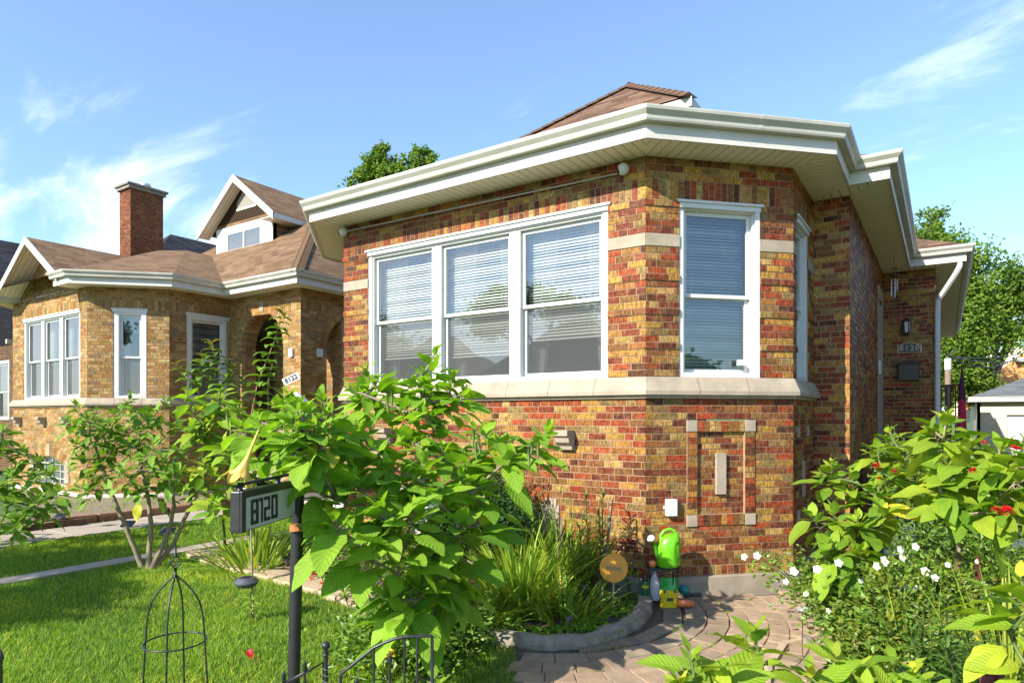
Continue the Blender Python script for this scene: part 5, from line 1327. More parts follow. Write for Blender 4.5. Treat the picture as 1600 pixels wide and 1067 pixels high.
# 8 --- bushy shrubs made of twigs and many small leaves
def shrub(name, label, cat, base, blobs, n, ll, lm, seed, c=.5, wr=.6, sm=None, group=None, red=0, trunk=.015, dense=.55):
    """blobs: (centre, (rx, ry, rz))"""
    r = random.Random(seed); root = empty(name, base, label, cat, group); fo, st = MB(), MB(); base = V(base)
    tot = sum(b[1][0]*b[1][1]*b[1][2] for b in blobs)
    for (cn, rad) in blobs:
        k = max(6, int(n*(rad[0]*rad[1]*rad[2])/tot)); tw = max(5, k//22)
        for i in range(tw):
            while True:
                u = V((r.uniform(-1,1), r.uniform(-1,1), r.uniform(-1,1)))
                if u.length < 1: break
            rr = dense + (1-dense)*r.random(); u = u.normalized()*rr*(.72+.45*noise.noise(u*2.2+cn*3)+.12)
            p = V(cn)+V((u.x*rad[0], u.y*rad[1], u.z*rad[2])); 
            if p.z < .03: p.z = .03+r.random()*.05
            s0 = base.lerp(V(cn), r.uniform(.2,.8)); pth = bez(s0, (s0+p)/2+V((0,0,.03)), p, 4); st.tube(pth, [trunk*.4,trunk*.35,trunk*.28,trunk*.2,trunk*.12], 4, cap=False)
            dirn = (p-V(cn)).normalized(); m_ = k//tw
            cb = r.gauss(c, .12)
            for j in range(m_):
                q = pth[-1] + V((r.gauss(0,1), r.gauss(0,1), r.gauss(0,1)))*ll*1.5; d = dirn + V((r.uniform(-1,1), r.uniform(-1,1), r.uniform(-.8,.8)))
                card(fo, q, d, ll*r.uniform(.7,1.25), ll*wr*r.uniform(.8,1.2), r, (min(1,max(0,r.gauss(cb,.16))), 0, red*r.random() if r.random() < .4 else 0))
    st.build('stem', sm or M_stem, root); fo.build('foliage', lm, root); return root
def flower5(mb, mc, p, nrm, R_, r, cup=.25, n=5):
    nrm = V(nrm).normalized(); a = nrm.orthogonal().normalized(); b = nrm.cross(a)
    for k in range(n):
        an = 2*math.pi*k/n+r.uniform(-.1,.1); d = a*math.cos(an)+b*math.sin(an)
        leaf(mb, V(p)+d*R_*.05, d*.95+nrm*cup, R_, R_*.88, r, droop=r.uniform(-.3,.5), fold=-.1, n=4, cols=4, shape='round', c=(1,1,1), wave=.1, teeth=0, sidev=nrm.cross(d)*-1)
    mc.sphere(V(p)+nrm*R_*.1, R_*.15, 8, 5)
def pompom(mb, p, R_, r, n=45):
    for i in range(n):
        z = r.uniform(-.3,1); a = i*2.4; s = math.sqrt(max(0,1-z*z)); d = V((s*math.cos(a), s*math.sin(a), z))
        leaf(mb, V(p)+d*R_*.35, d+V((0,0,.2)), R_*.75, R_*.5, r, droop=.8, n=3, cols=2, shape='round', c=(1,1,1), teeth=0)
dd = 4.75
RB = shrub('rose_bush', 'white rose bush with small glossy leaves beside the paver path', 'rose bush', G(1380,1040), [(W(1390,950,dd), (.50,.36,.24)), (W(1310,925,dd+.2), (.26,.24,.16)), (W(1470,935,dd), (.30,.3,.22)), (W(1400,1000,dd-.3), (.5,.3,.2)), (W(1270,890,dd+.4), (.12,.12,.07)), (W(1200,872,dd+.7), (.12,.10,.05)), (W(1240,915,dd+.4), (.13,.12,.06))], 13000, .052, M_leafP, 3, .5, red=.25)
r = random.Random(77); k = 0
for (x, y, s) in ((1160,868,1),(1180,866,1.1),(1237,890,1.15),(1273,887,1.05),(1306,877,1),(1377,874,1.3),(1365,882,1.1),(1405,868,1.1),(1440,890,1.1),(1402,857,1),(1425,852,1),(1408,912,1),(1455,900,.9),(1580,848,1),(1590,846,1),(1290,951,.7),(1224,906,.7),(1425,916,.7),(1340,905,.6),(1475,880,.7),(1500,905,.6),(1330,985,.6),(1465,960,.5),(1255,925,.6),(1520,875,.6),(1380,940,.5)):
    m, mc = MB(), MB(); p = W(x, y, 4.6 if x > 1200 else 5.15); p = p-FW*.04; nr = (-FW*1.0+V((r.uniform(-.4,.4), r.uniform(-.3,.3), r.uniform(.2,.6))))
    flower5(m, mc, p, nr, .030*s, r, .06); f_ = m.build('flower', M_whitep, RB, smooth=True); mc.build('flower_centre', M_yellow, f_, smooth=True)
# red flowering shrub behind the trumpets on the right
dr_ = 7.6
RS = shrub('red_flowering_shrub', 'dark leafy shrub with red double blooms behind the lime leaves at right', 'shrub', G(1530,900), [(W(1480,760,dr_), (.75,.6,.5)), (W(1570,780,dr_), (.8,.6,.6)), (W(1420,720,dr_+.5), (.5,.4,.3)), (W(1560,880,dr_-.6), (.7,.5,.45)), (W(1440,850,dr_-.4), (.35,.4,.35))], 16000, .06, M_leafP, 9, .42, wr=.5)
for (x, y, s, d) in ((1370,729,.8,5.0),(1398,737,.5,5.0),(1520,737,.7,4.2),(1590,703,.6,4.1),(1572,801,1.1,4.0),(1556,797,.6,4.0),(1538,692,.5,4.3),(1583,700,.5,4.1),(1374,748,.5,5.1)):
    m = MB(); pompom(m, W(x, y, d), .045*s, r, 36); m.build('flower', M_red, RS, smooth=True)
# right hand angel's trumpets
tR = [T(1300,722,5.4,12,.17),T(1330,740,5.3,10,.18),T(1280,742,5.4,9,.14),T(1300,800,5.1,9,.22),T(1268,806,5.1,8,.2),T(1340,810,5.0,9,.24),T(1290,850,4.9,9,.24),T(1345,860,4.8,8,.25),T(1385,800,5.0,8,.22),T(1372,760,5.2,9,.22),
  T(1390,672,5.6,12,.18),T(1372,700,5.5,9,.2),T(1425,700,5.4,10,.2),T(1440,735,5.2,10,.22),T(1400,735,5.2,9,.2)]
tips_plant('angels_trumpet_plant', "lime green angel's trumpet standing right beside the brick bay corner", 'plant', G(1360,955), tR, M_leafR, M_stem, .025, seed=15, c=.5, yel=.07, extra=.8, joint=W(1345,860,5.1), hang=.1)
tR = [T(1480,648,4.9,14,.21),T(1455,670,4.9,8,.2),T(1520,690,4.7,11,.22),T(1560,700,4.5,11,.24),T(1600,690,4.5,9,.24),T(1500,720,4.7,9,.2),T(1465,740,4.7,9,.22),T(1560,760,4.4,9,.24),T(1600,750,4.3,8,.24),T(1540,800,4.4,6,.24),T(1600,800,4.3,7,.22),T(1480,780,4.6,6,.22),T(1640,720,4.3,8,.25)]
tips_plant('angels_trumpet_plant', "tall lime green angel's trumpet nearest the garage at the right", 'plant', G(1485,1010), tR, M_leafR, M_bark, .035, seed=16, c=.5, yel=.07, extra=.8, joint=W(1500,860,4.7), hang=.1)
# foreground trumpets
tR = [T(1178,988,2.9,8,.21),T(1120,1062,2.7,7,.2),T(1190,1030,2.9,4,.12)]
tips_plant('angels_trumpet_plant', "young angel's trumpet shoot rising alone over the paver path", 'plant', G(1185,1300), tR, M_leafR, M_stem, .012, seed=17, c=.6, yel=.1, stem_leaf=9, joint=W(1180,1120,2.9))
tR = [T(1078,1022,2.75,8,.19),T(1060,1068,2.6,8,.18),T(1130,1085,2.6,8,.18)]
tips_plant('angels_trumpet_plant', "low angel's trumpet leaves at the bottom edge over the path", 'plant', G(1090,1320), tR, M_leafR, M_stem, .012, seed=18, c=.6, yel=.1, stem_leaf=9)
tR = [T(1300,1020,3.0,9,.2),T(1345,1045,3.0,8,.19),T(1390,1030,3.0,9,.17),T(1262,1052,2.9,8,.2),T(1430,1052,2.9,8,.17),T(1350,1075,2.8,8,.2),T(1400,1080,2.8,8,.18),T(1300,1085,2.8,8,.18),T(1460,1085,2.8,7,.18)]
tips_plant('angels_trumpet_plant', "spreading angel's trumpet below the white roses at the bottom edge", 'plant', G(1350,1300), tR, M_leafR, M_stem, .014, seed=19, c=.6, yel=.1, stem_leaf=.2)
tR = [T(1595,905,2.5,8,.23),T(1570,965,2.5,6,.20),T(1610,1020,2.4,6,.17),T(1620,940,2.4,7,.26)]
tips_plant('angels_trumpet_plant', "angel's trumpet with the largest pale leaves cut by the right edge", 'plant', G(1600,1330), tR, M_leafR, M_stem, .014, seed=20, c=.75, yel=.06, stem_leaf=.3, joint=W(1590,1080,2.5))
# evergreen, orange lantana, low plants in the bed
shrub('evergreen_bush', 'rounded dark evergreen bush against the wall below the triple window', 'shrub', G(760,900), [(W(755,800,6.9), (.50,.42,.42)), (W(700,830,6.8), (.3,.3,.3))], 22000, .055, M_leafE, 5, .5, wr=.3, dense=.6)
LS = shrub('lantana_bush', 'small leaved bush with orange and red blooms between post and big plant', 'shrub', G(610,930), [(W(610,850,6.1), (.32,.3,.28)), (W(570,850,6.2), (.22,.2,.22)), (W(650,900,5.8), (.35,.3,.25))], 6000, .035, M_leafP, 6, .55, red=.3)
for (x, y) in ((560,832),(545,834),(640,880),(610,872),(648,878),(612,935),(497,886),(490,898),(503,912),(487,905)):
    m = MB(); pompom(m, W(x, y, 5.85), .028, r, 20); m.build('flower', M_orange if x > 520 else M_red, LS, smooth=True)
shrub('low_bush', 'low dark leafy growth behind the iron fence at the foot of the big plant', 'shrub', G(640,1000), [(W(620,1020,4.9), (.55,.4,.25)), (W(690,1000,5.2), (.4,.35,.3)), (W(640,960,5.2), (.4,.3,.25))], 8000, .06, M_leafP, 7, .5)
YD = tips_plant('dahlia_plant', 'green dahlia plant with one yellow pompom bloom behind the iron fence', 'plant', G(620,1085), [T(560,1025,4.6,8,.13),T(600,1045,4.5,9,.14),T(650,1040,4.5,9,.14),T(690,1020,4.6,9,.13),T(720,1050,4.5,9,.13),T(580,1065,4.4,8,.14),T(640,1068,4.4,8,.14),T(690,1068,4.4,8,.14),T(545,1055,4.5,7,.13)], M_leafC, M_stem, .012, seed=41, c=.6, shape='lance', ratio=.3)
m = MB(); pompom(m, W(608,1024,4.45), .045, r, 70); m.build('flower', mat('lemon_petal', (.75,.62,.03), .5, .1, 30), YD, smooth=True)
# ground cover on the bed and small weeds
r = random.Random(61); m = MB()
for i in range(5200):
    x = r.uniform(690,1010); y = r.uniform(925,1008); p = G(x, y, .02); 
    if not inpoly(p.x, p.y, bedpoly): continue
    if noise.noise(V((p.x*3, p.y*3, 0))) < -.12: continue
    card(m, p+V((0,0,r.uniform(0,.07))), V((r.uniform(-1,1), r.uniform(-1,1), r.uniform(.1,.8))), r.uniform(.02,.045), .025, r, lc(r, .6, .2))
for i in range(3800):
    x = r.uniform(1180,1620); y = r.uniform(960,1150); p = G(x, y, .03)
    if not inpoly(p.x, p.y, right_bed): continue
    card(m, p+V((0,0,r.uniform(0,.14))), V((r.uniform(-1,1), r.uniform(-1,1), r.uniform(.1,.8))), r.uniform(.03,.06), .03, r, lc(r, .5, .2))
for i in range(3000):
    x = r.uniform(-18,-12.3); y = r.uniform(3.6,8.4)
    if not inpoly(x, y, nb) or noise.noise(V((x*2, y*2, 3))) < 0: continue
    card(m, V((x, y, .13+r.uniform(0,.06))), V((r.uniform(-1,1), r.uniform(-1,1), r.uniform(.1,.8))), r.uniform(.03,.07), .03, r, lc(r, .6, .2, .1))
for i in range(900):
    a = r.uniform(-1.2, 1.1); rr = r.choice([1.272, 1.463, 1.653, 1.655+.16*r.randint(1,12)]); q = PC+V((math.cos(a+YAW-.3), math.sin(a+YAW-.3), 0))*rr
    if not outside_house(q) or inpoly(q.x, q.y, right_bed) or noise.noise(q*2.5) < .12: continue
    card(m, q+V((0,0,.03)), V((r.uniform(-1,1), r.uniform(-1,1), r.uniform(.5,1.5))), r.uniform(.015,.035), .007, r, lc(r, .7, .2))
m.build('ground_cover', M_leafC, kind='stuff')
# a thin potted cane with a few leaves, in front of the lawn flags
CS = stalks('staked_seedling', 'thin seedling tied to a wooden cane in the lawn beside the solar light', G(396,968), [(G(394,968), W(392,925,5.8))], 9, .12, .8, M_strap, .45, 60)
m = MB(); m.tube([G(396,968)-V((0,0,.05)), W(392,820,5.9)], .010, 6); m.build('cane', M_bark, CS)
# ---------------------------------------------------------------- background trees
def tree(name, label, base, trunk_h, blobs, n, ll, seed, c=.5, lm=None, tr=.25, group=None):
    r = random.Random(seed); root = empty(name, base, label, 'tree', group); base = V(base); st, fo = MB(), MB(); J = base+V((0,0,trunk_h))
    st.tube([base, base.lerp(J,.5)+V((.05,0,0)), J], [tr, tr*.85, tr*.7], 9); tot = sum(b[1]**2 for b in blobs)
    for (cn, R_) in blobs:
        cn = V(cn); mid = (J+cn)/2+V((r.uniform(-.3,.3), r.uniform(-.3,.3), -.2)); pth = bez(J, mid, cn, 6); st.tube(pth, [tr*.45*(1-.8*i/6)+.015 for i in range(7)], 6)
        k = int(n*R_**2/tot); sub_n = max(10, int(26*R_)); 
        for s in range(sub_n):
            u = V((r.gauss(0,1), r.gauss(0,1), r.gauss(0,1))).normalized()*R_*r.uniform(.35,1.08); e = cn+V((u.x, u.y, u.z*.85)); st.tube([cn+(e-cn)*.1, (cn+e)/2+V((0,0,.06*R_)), e], [.025,.018,.006], 4, cap=False)
            sp = R_*.22; cb = r.gauss(c, .16)
            for j in range(max(3, k//sub_n)):
                q = e + V((r.gauss(0,1), r.gauss(0,1), r.gauss(0,.8)))*sp; card(fo, q, V((r.uniform(-1,1), r.uniform(-1,1), r.uniform(-1,.4))), ll*r.uniform(.7,1.3), ll*.7, r, (min(1,max(0,r.gauss(cb,.15))),0,0))
    st.build('trunk', M_bark2, root, smooth=True); fo.build('crown', lm or M_leafT, root); return root
def B(x, y, d, R_): return (W(x, y, d), R_)
def Gd(x, d): p = ray(x)*d; p.z = 0; return p
tree('shade_tree', 'tree whose top shows above the eaves left of the brown roof', Gd(625,24), 5, [B(582,262,24,.5),B(606,262,24,.45),B(648,262,24,.55),B(672,250,24,.32),B(568,280,24,.5),B(600,290,24,.8),B(640,290,24,.8),B(690,262,24,.2),B(597,234,24,.28),B(655,240,24,.28),B(664,236,24,.16),B(588,240,24,.25),B(560,270,24,.22),B(626,262,24,.2)], 6500, .15, 2, .6)
tree('shade_tree', 'large leafy tree standing behind the garage at the right edge', Gd(1545,27), 3.0, [B(1445,370,27,.9),B(1480,400,27,1.2),B(1520,430,27,1.3),B(1560,480,27,1.3),B(1500,480,27,1.5),B(1470,530,27,1.5),B(1590,450,27,1.0),B(1540,520,27,1.4),B(1440,440,27,1.2),B(1500,560,27,1.3),B(1580,520,27,.8),B(1455,345,27,.6),B(1620,470,27,1.2),B(1480,590,27,1.2),B(1520,600,27,1.0)], 34000, .15, 3, .62, tr=.3)
tree('shade_tree', 'dark green tree low behind the entry porch railing', Gd(1500,36), 2, [B(1490,560,36,1.5),B(1515,590,36,1.5),B(1478,600,36,1.5),B(1530,565,36,1.0)], 12000, .16, 4, .45)
# ================================================================ THINGS
def text_mesh(txt, size, name, m_, parent, origin, U, Nn, up=V((0,0,1)), bold=0, ext=.001, spacing=1.0):
    cu = bpy.data.curves.new(name, 'FONT'); cu.body = txt; cu.size = size; cu.align_x = 'CENTER'; cu.align_y = 'CENTER'; cu.extrude = ext; cu.offset = bold; cu.space_character = spacing
    t = bpy.data.objects.new(name+'_tmp', cu); col.objects.link(t); dg = bpy.context.evaluated_depsgraph_get(); dg.update()
    me = bpy.data.meshes.new_from_object(t.evaluated_get(dg)); bpy.data.objects.remove(t)
    me.name = name; me.materials.clear(); me.materials.append(m_)
    o = bpy.data.objects.new(name, me); col.objects.link(o)
    U = V(U).normalized(); Nn = V(Nn).normalized(); up = Nn.cross(U).normalized()
    M = Matrix((U, up, Nn)).transposed().to_4x4(); 
    P = V((0,0,0)); q = parent
    while q is not None: P += q.location; q = q.parent
    M.translation = V(origin)-P
    me.transform(M); o.parent = parent
    return o
def solid(name, m_, parent, fn, **k):
    mb = MB(); fn(mb); return mb.build(name, m_, parent, **k)
def plain(n, c, **k): return MATS[n] if n in MATS else mat(n, c, **k)
M_wood = plain('weathered_wood', (.22,.17,.12), rough=.9, bump=.5, var=.3, scale=20)
M_plum = plain('maroon_paint', (.13,.010,.025), rough=.45)
# --- number sign on its black post
A, B_ = V(W(375,650,3.20)), V(W(464,650,3.78)); A.z = B_.z = 0
fS_ = Face(A, B_); zt1 = CZ-(768-HZ)/F_PX*3.2; zb1 = CZ-(832-HZ)/F_PX*3.2
SP = empty('number_sign', (B_.x, B_.y, 0), 'black post with a hanging lit box house number sign reading 8120', 'sign')
pt_, pb_ = W(468,672,3.84), W(457,1150,3.84); pb_.z = -.05
solid('post', M_black, SP, lambda m: m.tube([pb_, pt_], .036, 16), smooth=True, auto=40)
cap_ = pt_
solid('post_cap', M_black, SP, lambda m: m.lathe([(.045,0),(.045,.02),(.02,.05),(.001,.06)], cap_, 14), smooth=True, auto=40)
bx = solid('sign_box', M_black, SP, lambda m: (fS_.box(m, 0, fS_.len-.03, -.055, 0, zb1-.004, zt1, back=True)), bevel=.006)
def fr(m):
    fS_.box(m, .0, .035, 0, .012, zb1-.004, zt1); fS_.box(m, .035, fS_.len-.03, 0, .012, zt1-.035, zt1)
solid('sign_frame', M_black, bx, fr, bevel=.003)
M_diff = plain('grey_diffuser', (.42,.42,.35), rough=.4, var=.08)
solid('diffuser', M_diff, bx, lambda m: fS_.box(m, .035, fS_.len-.03, 0, .003, zb1+.003, zt1-.035))
def seg(m, pxa, pxb, s):
    ua = fS_.hit(pxa, 800)[0]; ub = fS_.hit(pxb, 800)[0]; za, zb_ = zb1+.022, zt1-.052; t = .018; zm = (za+zb_)/2; w = .6*t
    e = .0045
    tu = (ub-ua)*.30
    R = {'t':(ua,ub,zb_-t,zb_),'b':(ua,ub,za,za+t),'m':(ua,ub,zm-t/2,zm+t/2),'lt':(ua,ua+tu,zm,zb_),'lb':(ua,ua+tu,za,zm),'rt':(ub-tu,ub,zm,zb_),'rb':(ub-tu,ub,za,zm)}
    for i, k in enumerate(s.split()):
        a = R[k]; fS_.box(m, a[0], a[1], .003, e+.0004*i, a[2], a[3])
def digits(m):
    seg(m, 391, 402.5, 't b m lt lb rt rb'); u1_a, u1_b, u1_c = [fS_.hit(k, 800)[0] for k in (404, 406.9, 410)]; fS_.box(m, u1_b, u1_c, .003, .0045, zb1+.022, zt1-.052); fS_.box(m, u1_a, u1_b-.0005, .003, .0049, zt1-.070, zt1-.052); seg(m, 411.5, 421, 't rt m lb b'); seg(m, 423, 432.5, 't b lt lb rt rb')
dg = MB(); digits(dg); 
# the 1 carries only a short flag: drop the long top bar
dg.build('digits', M_black, bx)
def rod(m):
    z = zt1+.03; m.tube([fS_.pt(-.0,-.03,z-.01), fS_.pt(.10,-.03,z), fS_.pt(fS_.len+.05,-.03,z+.006)], .009, 8); m.tube([fS_.pt(.42,-.03,zt1-.005), fS_.pt(.42,-.03,z+.01)], .016, 8); m.tube([fS_.pt(.05,-.03,zt1-.005), fS_.pt(.05,-.03,z+.01)], .014, 8)
solid('hanger_rod', M_black, SP, rod, smooth=True)
solid('ribbon', M_dry, SP, lambda m: m.tube([W(464,818,3.80), W(465,828,3.80)], [.042,.046], 12))
# --- white post lantern with plate 8122
c = W(462,640,5.6); LP_ = empty('post_lantern', (c.x, c.y, 0), 'white post lantern with a tilted white plate reading 8122, mostly hidden by the big leaves', 'lantern')
solid('post', M_white, LP_, lambda m: m.tube([V((c.x,c.y,-.05)), V((c.x,c.y,c.z-.12))], .035, 10), smooth=True, auto=40)
solid('lantern_head', M_white, LP_, lambda m: (m.lathe([(.09,-.12),(.11,.02),(.11,.03)], c, 6), m.lathe([(.15,.03),(.135,.05),(.05,.13),(.02,.15)], c, 6)))
pc_ = W(455,592,5.55); U_ = (RT*.87+V((0,0,.42))).normalized(); Nn_ = -FW; up_ = Nn_.cross(U_)
pl = solid('number_plate', M_white, LP_, lambda m: m.box(pc_, (.15,.006,.062), Matrix((U_, FW, up_)).transposed()), bevel=.001)
text_mesh('8122', .058, 'plate_digits', M_black, pl, pc_-FW*.0045, U_, Nn_, bold=.0012)
# --- obelisk trellis
oc = W(274,650,3.6); oc.z = 0; OB = empty('garden_obelisk', oc, 'black wire garden obelisk with twisted finial standing on the lawn', 'trellis')
top = W(268,897,3.6)
for i in range(4):
    a = math.radians(12+90*i)+YAW; d = V((math.cos(a), math.sin(a), 0)); q = [oc+d*.185, oc+d*.16+V((0,0,.45)), oc+d*.145+V((0,0,.72)), oc+d*.125+V((0,0,.82)), oc+d*.07+V((0,0,.905)), V((oc.x,oc.y,top.z))]
    pp = []
    for k in range(len(q)-1):
        for s in range(4): pp.append(q[k].lerp(q[k+1], s/4))
    pp.append(q[-1]); 
    sm_ = pp[:1]+[(pp[k-1]+pp[k]*2+pp[k+1])/4 for k in range(1, len(pp)-1)]+pp[-1:]
    solid('leg', M_black, OB, lambda m: m.tube(sm_, .0052, 8), smooth=True)
def ringm(m, cen, R_, rr, n=40): m.tube([V(cen)+V((math.cos(2*math.pi*i/n)*R_, math.sin(2*math.pi*i/n)*R_, 0)) for i in range(n+1)], rr, 8, cap=False)
solid('ring', M_black, OB, lambda m: ringm(m, (oc.x,oc.y,.60), .158, .0048), smooth=True)
def fin(m):
    t = V((oc.x,oc.y,top.z)); m.tube([t, t+V((0,0,.035))], .008, 8)
    for k in range(4): m.tube([t+V((math.cos(k*1.571+s*.22)*.030*math.sin(math.pi*s/14), math.sin(k*1.571+s*.22)*.030*math.sin(math.pi*s/14), .03+.085*s/14)) for s in range(15)], .0035, 6)
    m.tube([t+V((0,0,.11)), t+V((0,0,.155)), t+V((0,0,.175))], [.008,.006,.002], 8)
solid('finial', M_black, OB, fin, smooth=True)
# --- solar light clipped to the cane
sc = W(385,908,5.8); SLt = empty('solar_light', sc, 'round grey solar light with a square cell on top clipped to the garden cane', 'solar light')
M_grey = plain('dark_grey_plastic', (.06,.065,.075), rough=.4)
solid('head', M_grey, SLt, lambda m: m.lathe([(.03,-.05),(.075,-.045),(.105,-.01),(.105,.0),(.07,.035),(.0,.037)], sc, 24), smooth=True, auto=35)
solid('solar_cell', plain('solar_cell', (.012,.014,.025), rough=.15), SLt, lambda m: m.box(sc+V((0,0,.038)), (.07,.07,.004), Matrix.Rotation(.5,3,'Z')))
solid('clip', M_grey, SLt, lambda m: m.tube([sc+V((0,0,-.04)), sc+V((.03,.03,-.06)), W(394,915,5.86)], .006, 6))
# --- small red bird on a wire
bc = W(396,1034,4.95); BD = empty('bird_stake', (bc.x,bc.y,0), 'small red metal bird on a wire stake in the lawn', 'garden ornament')
def bird(m):
    m.sphere(bc, .030, 12, 8, sc=(1.5,.8,.9)); m.sphere(bc+RT*.04+V((0,0,.02)), .018, 10, 6); m.lathe([(.004,0),(.0005,.014)], bc+RT*.042+V((0,0,.014)), 6, None, Matrix.Rotation(math.pi/2,3,'Y'))
    m.mesh([bc-RT*.02+V((0,0,.004)), bc-RT*.10+V((0,0,-.03)), bc-RT*.09+V((0,0,-.045)), bc-RT*.02+V((0,0,-.01))], [(0,1,2,3)])
solid('body', plain('red_enamel', (.42,.01,.02), rough=.3), BD, bird, smooth=True)
for s in (-1,1):
    w0 = bc+FW*.012*s; q = [w0, w0-RT*.02+V((0,0,.03)), w0-RT*.055+V((0,0,.085))+FW*.02*s, w0-RT*.028+V((0,0,.095))+FW*.02*s, w0+RT*.018+V((0,0,.02))]
    solid('wing', MATS['red_enamel'], BD, lambda m: m.mesh(q+[p+FW*.002*s for p in q], [(0,1,2,3,4),(9,8,7,6,5),(0,1,6,5),(1,2,7,6),(2,3,8,7),(3,4,9,8)]))
solid('stake', M_black, BD, lambda m: m.tube([V((bc.x,bc.y,-.03)), bc-V((0,0,.015))], .0015, 5))
# --- low iron fence in the foreground
FD = 3.3
IF = empty('iron_fence', G(560,1280), 'low black iron fence panels with spear pickets and a ball finial in the foreground', 'fence')
def fp(x, y): return W(x, y, FD)
def spear(m, x, ytop, r_=.007):
    t = fp(x, ytop); b_ = V((t.x, t.y, -.05)); m.tube([b_, t-V((0,0,.055))], r_, 8); m.lathe([(.006,0),(.015,.012),(.010,.016),(.013,.024),(.006,.05),(.0008,.062)], t-V((0,0,.06)), 8)
for (x, y) in ((443,1047),(476,1030),(609,1018),(557,1058)): solid('picket', M_black, IF, lambda m: spear(m, x, y), smooth=True, auto=50)
for (x, y) in ((584,1013),(632,995),(652,994)):
    t = fp(x, y); solid('picket', M_black, IF, lambda m: m.tube([V((t.x,t.y,-.05)), t], .0065, 8), smooth=True, auto=50)
solid('rail', M_black, IF, lambda m: m.tube([fp(440,1070), fp(470,1054), fp(506,1034), fp(506,1038)-V((0,0,.4))], .009, 8), smooth=True)
arcp = [fp(532,1054)-V((0,0,.5)), fp(532,1056), fp(533,1052), fp(551,1038), fp(583,1012), fp(600,1004), fp(615,998), fp(634,994), fp(673,993), fp(675,994), fp(676,998)-V((0,0,.55))]
solid('hoop_rail', M_black, IF, lambda m: m.tube(arcp, .0085, 8), smooth=True)
t = fp(509, 1008)
def ballpost(m):
    m.tube([V((t.x,t.y,-.05)), t-V((0,0,.03))], .0115, 10); m.lathe([(.012,-.05),(.018,-.045),(.012,-.038),(.016,-.03),(.010,-.024)], t, 12); m.sphere(t, .022, 16, 10)
solid('ball_post', M_black, IF, ballpost, smooth=True, auto=50)
solid('wire_tie', M_tin, IF, lambda m: m.tube([t+V((math.cos(i*.8)*.017, math.sin(i*.8)*.017, -.09-.004*i)) for i in range(26)], .0012, 4))
t2 = W(1, 1016, 3.6); 
o = solid('fence_post', M_black, None, lambda m: (m.tube([V((t2.x,t2.y,-.05)), t2-V((0,0,.05))], .010, 8), m.lathe([(.009,0),(.018,.015),(.012,.02),(.015,.03),(.001,.075)], t2-V((0,0,.06)), 8))); tag(o, 'black spear topped iron post at the bottom left corner', 'post')
# --- yard sign disc
dc = W(959,887,6.02); nn = (-FW+RT*.05+V((0,0,.12))).normalized(); YS = empty('yard_sign', (dc.x,dc.y,0), 'round orange security yard sign on a stake reading vivint', 'sign')
uu = V((0,0,1)).cross(nn).normalized(); up = nn.cross(uu); Mr = Matrix((uu, up, nn)).transposed()
ds = solid('disc', plain('orange_sign', (.62,.26,.02), rough=.3, var=.06), YS, lambda m: m.lathe([(.132,-.006),(.134,-.003),(.132,0)], dc, 40, None, Mr))
text_mesh('vivint', .068, 'lettering', plain('sign_grey', (.16,.15,.13), rough=.4), ds, dc+nn*.0015, (uu*.99-up*.14), nn, bold=.0012)
solid('stake', M_tin, YS, lambda m: m.tube([V((dc.x,dc.y,-.05))-nn*.012, dc-nn*.012+up*.05], .008, 6))
# wooden stakes
for i, (a, b_, lab) in enumerate(((W(948,860,6.25), W(956,780,6.30), 'grey wooden stake leaning on the bricks above the orange disc'), (W(872,880,6.4), W(878,808,6.4), 'thin pale wooden stake among the daylilies'))):
    a = V(a); dirn = (b_-a); bb = a-dirn*((a.z+.05)/dirn.z)
    o = solid('wooden_stake', M_wood, None, lambda m: m.box((bb+b_)/2, (.02,.018,(b_-bb).length), dirn.to_track_quat('Z','Y').to_matrix())); tag(o, lab, 'stake')
# black garden spotlight
sp = W(912,922,5.9); o = empty('spotlight', (sp.x,sp.y,0), 'black plastic garden spotlight on a spike below the lily stalks', 'garden light'); 
solid('head', M_black, o, lambda m: m.lathe([(.015,-.09),(.022,-.05),(.035,.01),(.035,.045),(.028,.055)], sp, 14), smooth=True, auto=40); solid('spike', M_black, o, lambda m: m.tube([V((sp.x,sp.y,-.05)), sp-V((0,0,.08))], .008, 6))
gp_ = W(940,945,5.95); o = empty('garden_ornament', (gp_.x,gp_.y,0), 'small red and orange painted ornament in the bed under the orange disc', 'garden ornament')
solid('body', MATS['red_enamel'], o, lambda m: m.lathe([(.02,-.07),(.035,-.05),(.036,-.015),(.02,.01),(.012,.03),(.001,.06)], gp_, 14), smooth=True); solid('face', plain('cream_paint', (.5,.4,.28), rough=.6), o, lambda m: m.sphere(gp_-FW*.022+V((0,0,-.005)), .017, 10, 6), smooth=True)
# --- plant stand, watering can, and what stands around
st0 = CL((1037-800)/F_PX*6.30, 6.30); PS = empty('plant_stand', st0, 'round black wire plant stand by the brick corner carrying the watering can', 'plant stand'); zt_ = CZ-(886-HZ)/F_PX*6.3
def stand_top(m):
    c_ = (st0.x,st0.y,zt_); ringm(m, c_, .165, .007); ringm(m, (st0.x,st0.y,zt_-.03), .16, .004); ringm(m, c_, .08, .004)
    for k in range(8): a = k*math.pi/8*1.0; d = V((math.cos(a), math.sin(a),0))*.165; m.tube([V(c_)+d, V(c_)-d], .0035, 5)
solid('top', M_black, PS, stand_top, smooth=True)
for k in range(4):
    a = YAW+math.radians(20+90*k); d = V((math.cos(a), math.sin(a),0)); solid('leg', M_black, PS, lambda m: m.tube([V((st0.x,st0.y,zt_))+d*.16, V((st0.x,st0.y,.03))+d*.155], .006, 6), smooth=True)
M_green = plain('lime_plastic', (.12,.42,.01), rough=.25, var=.03)
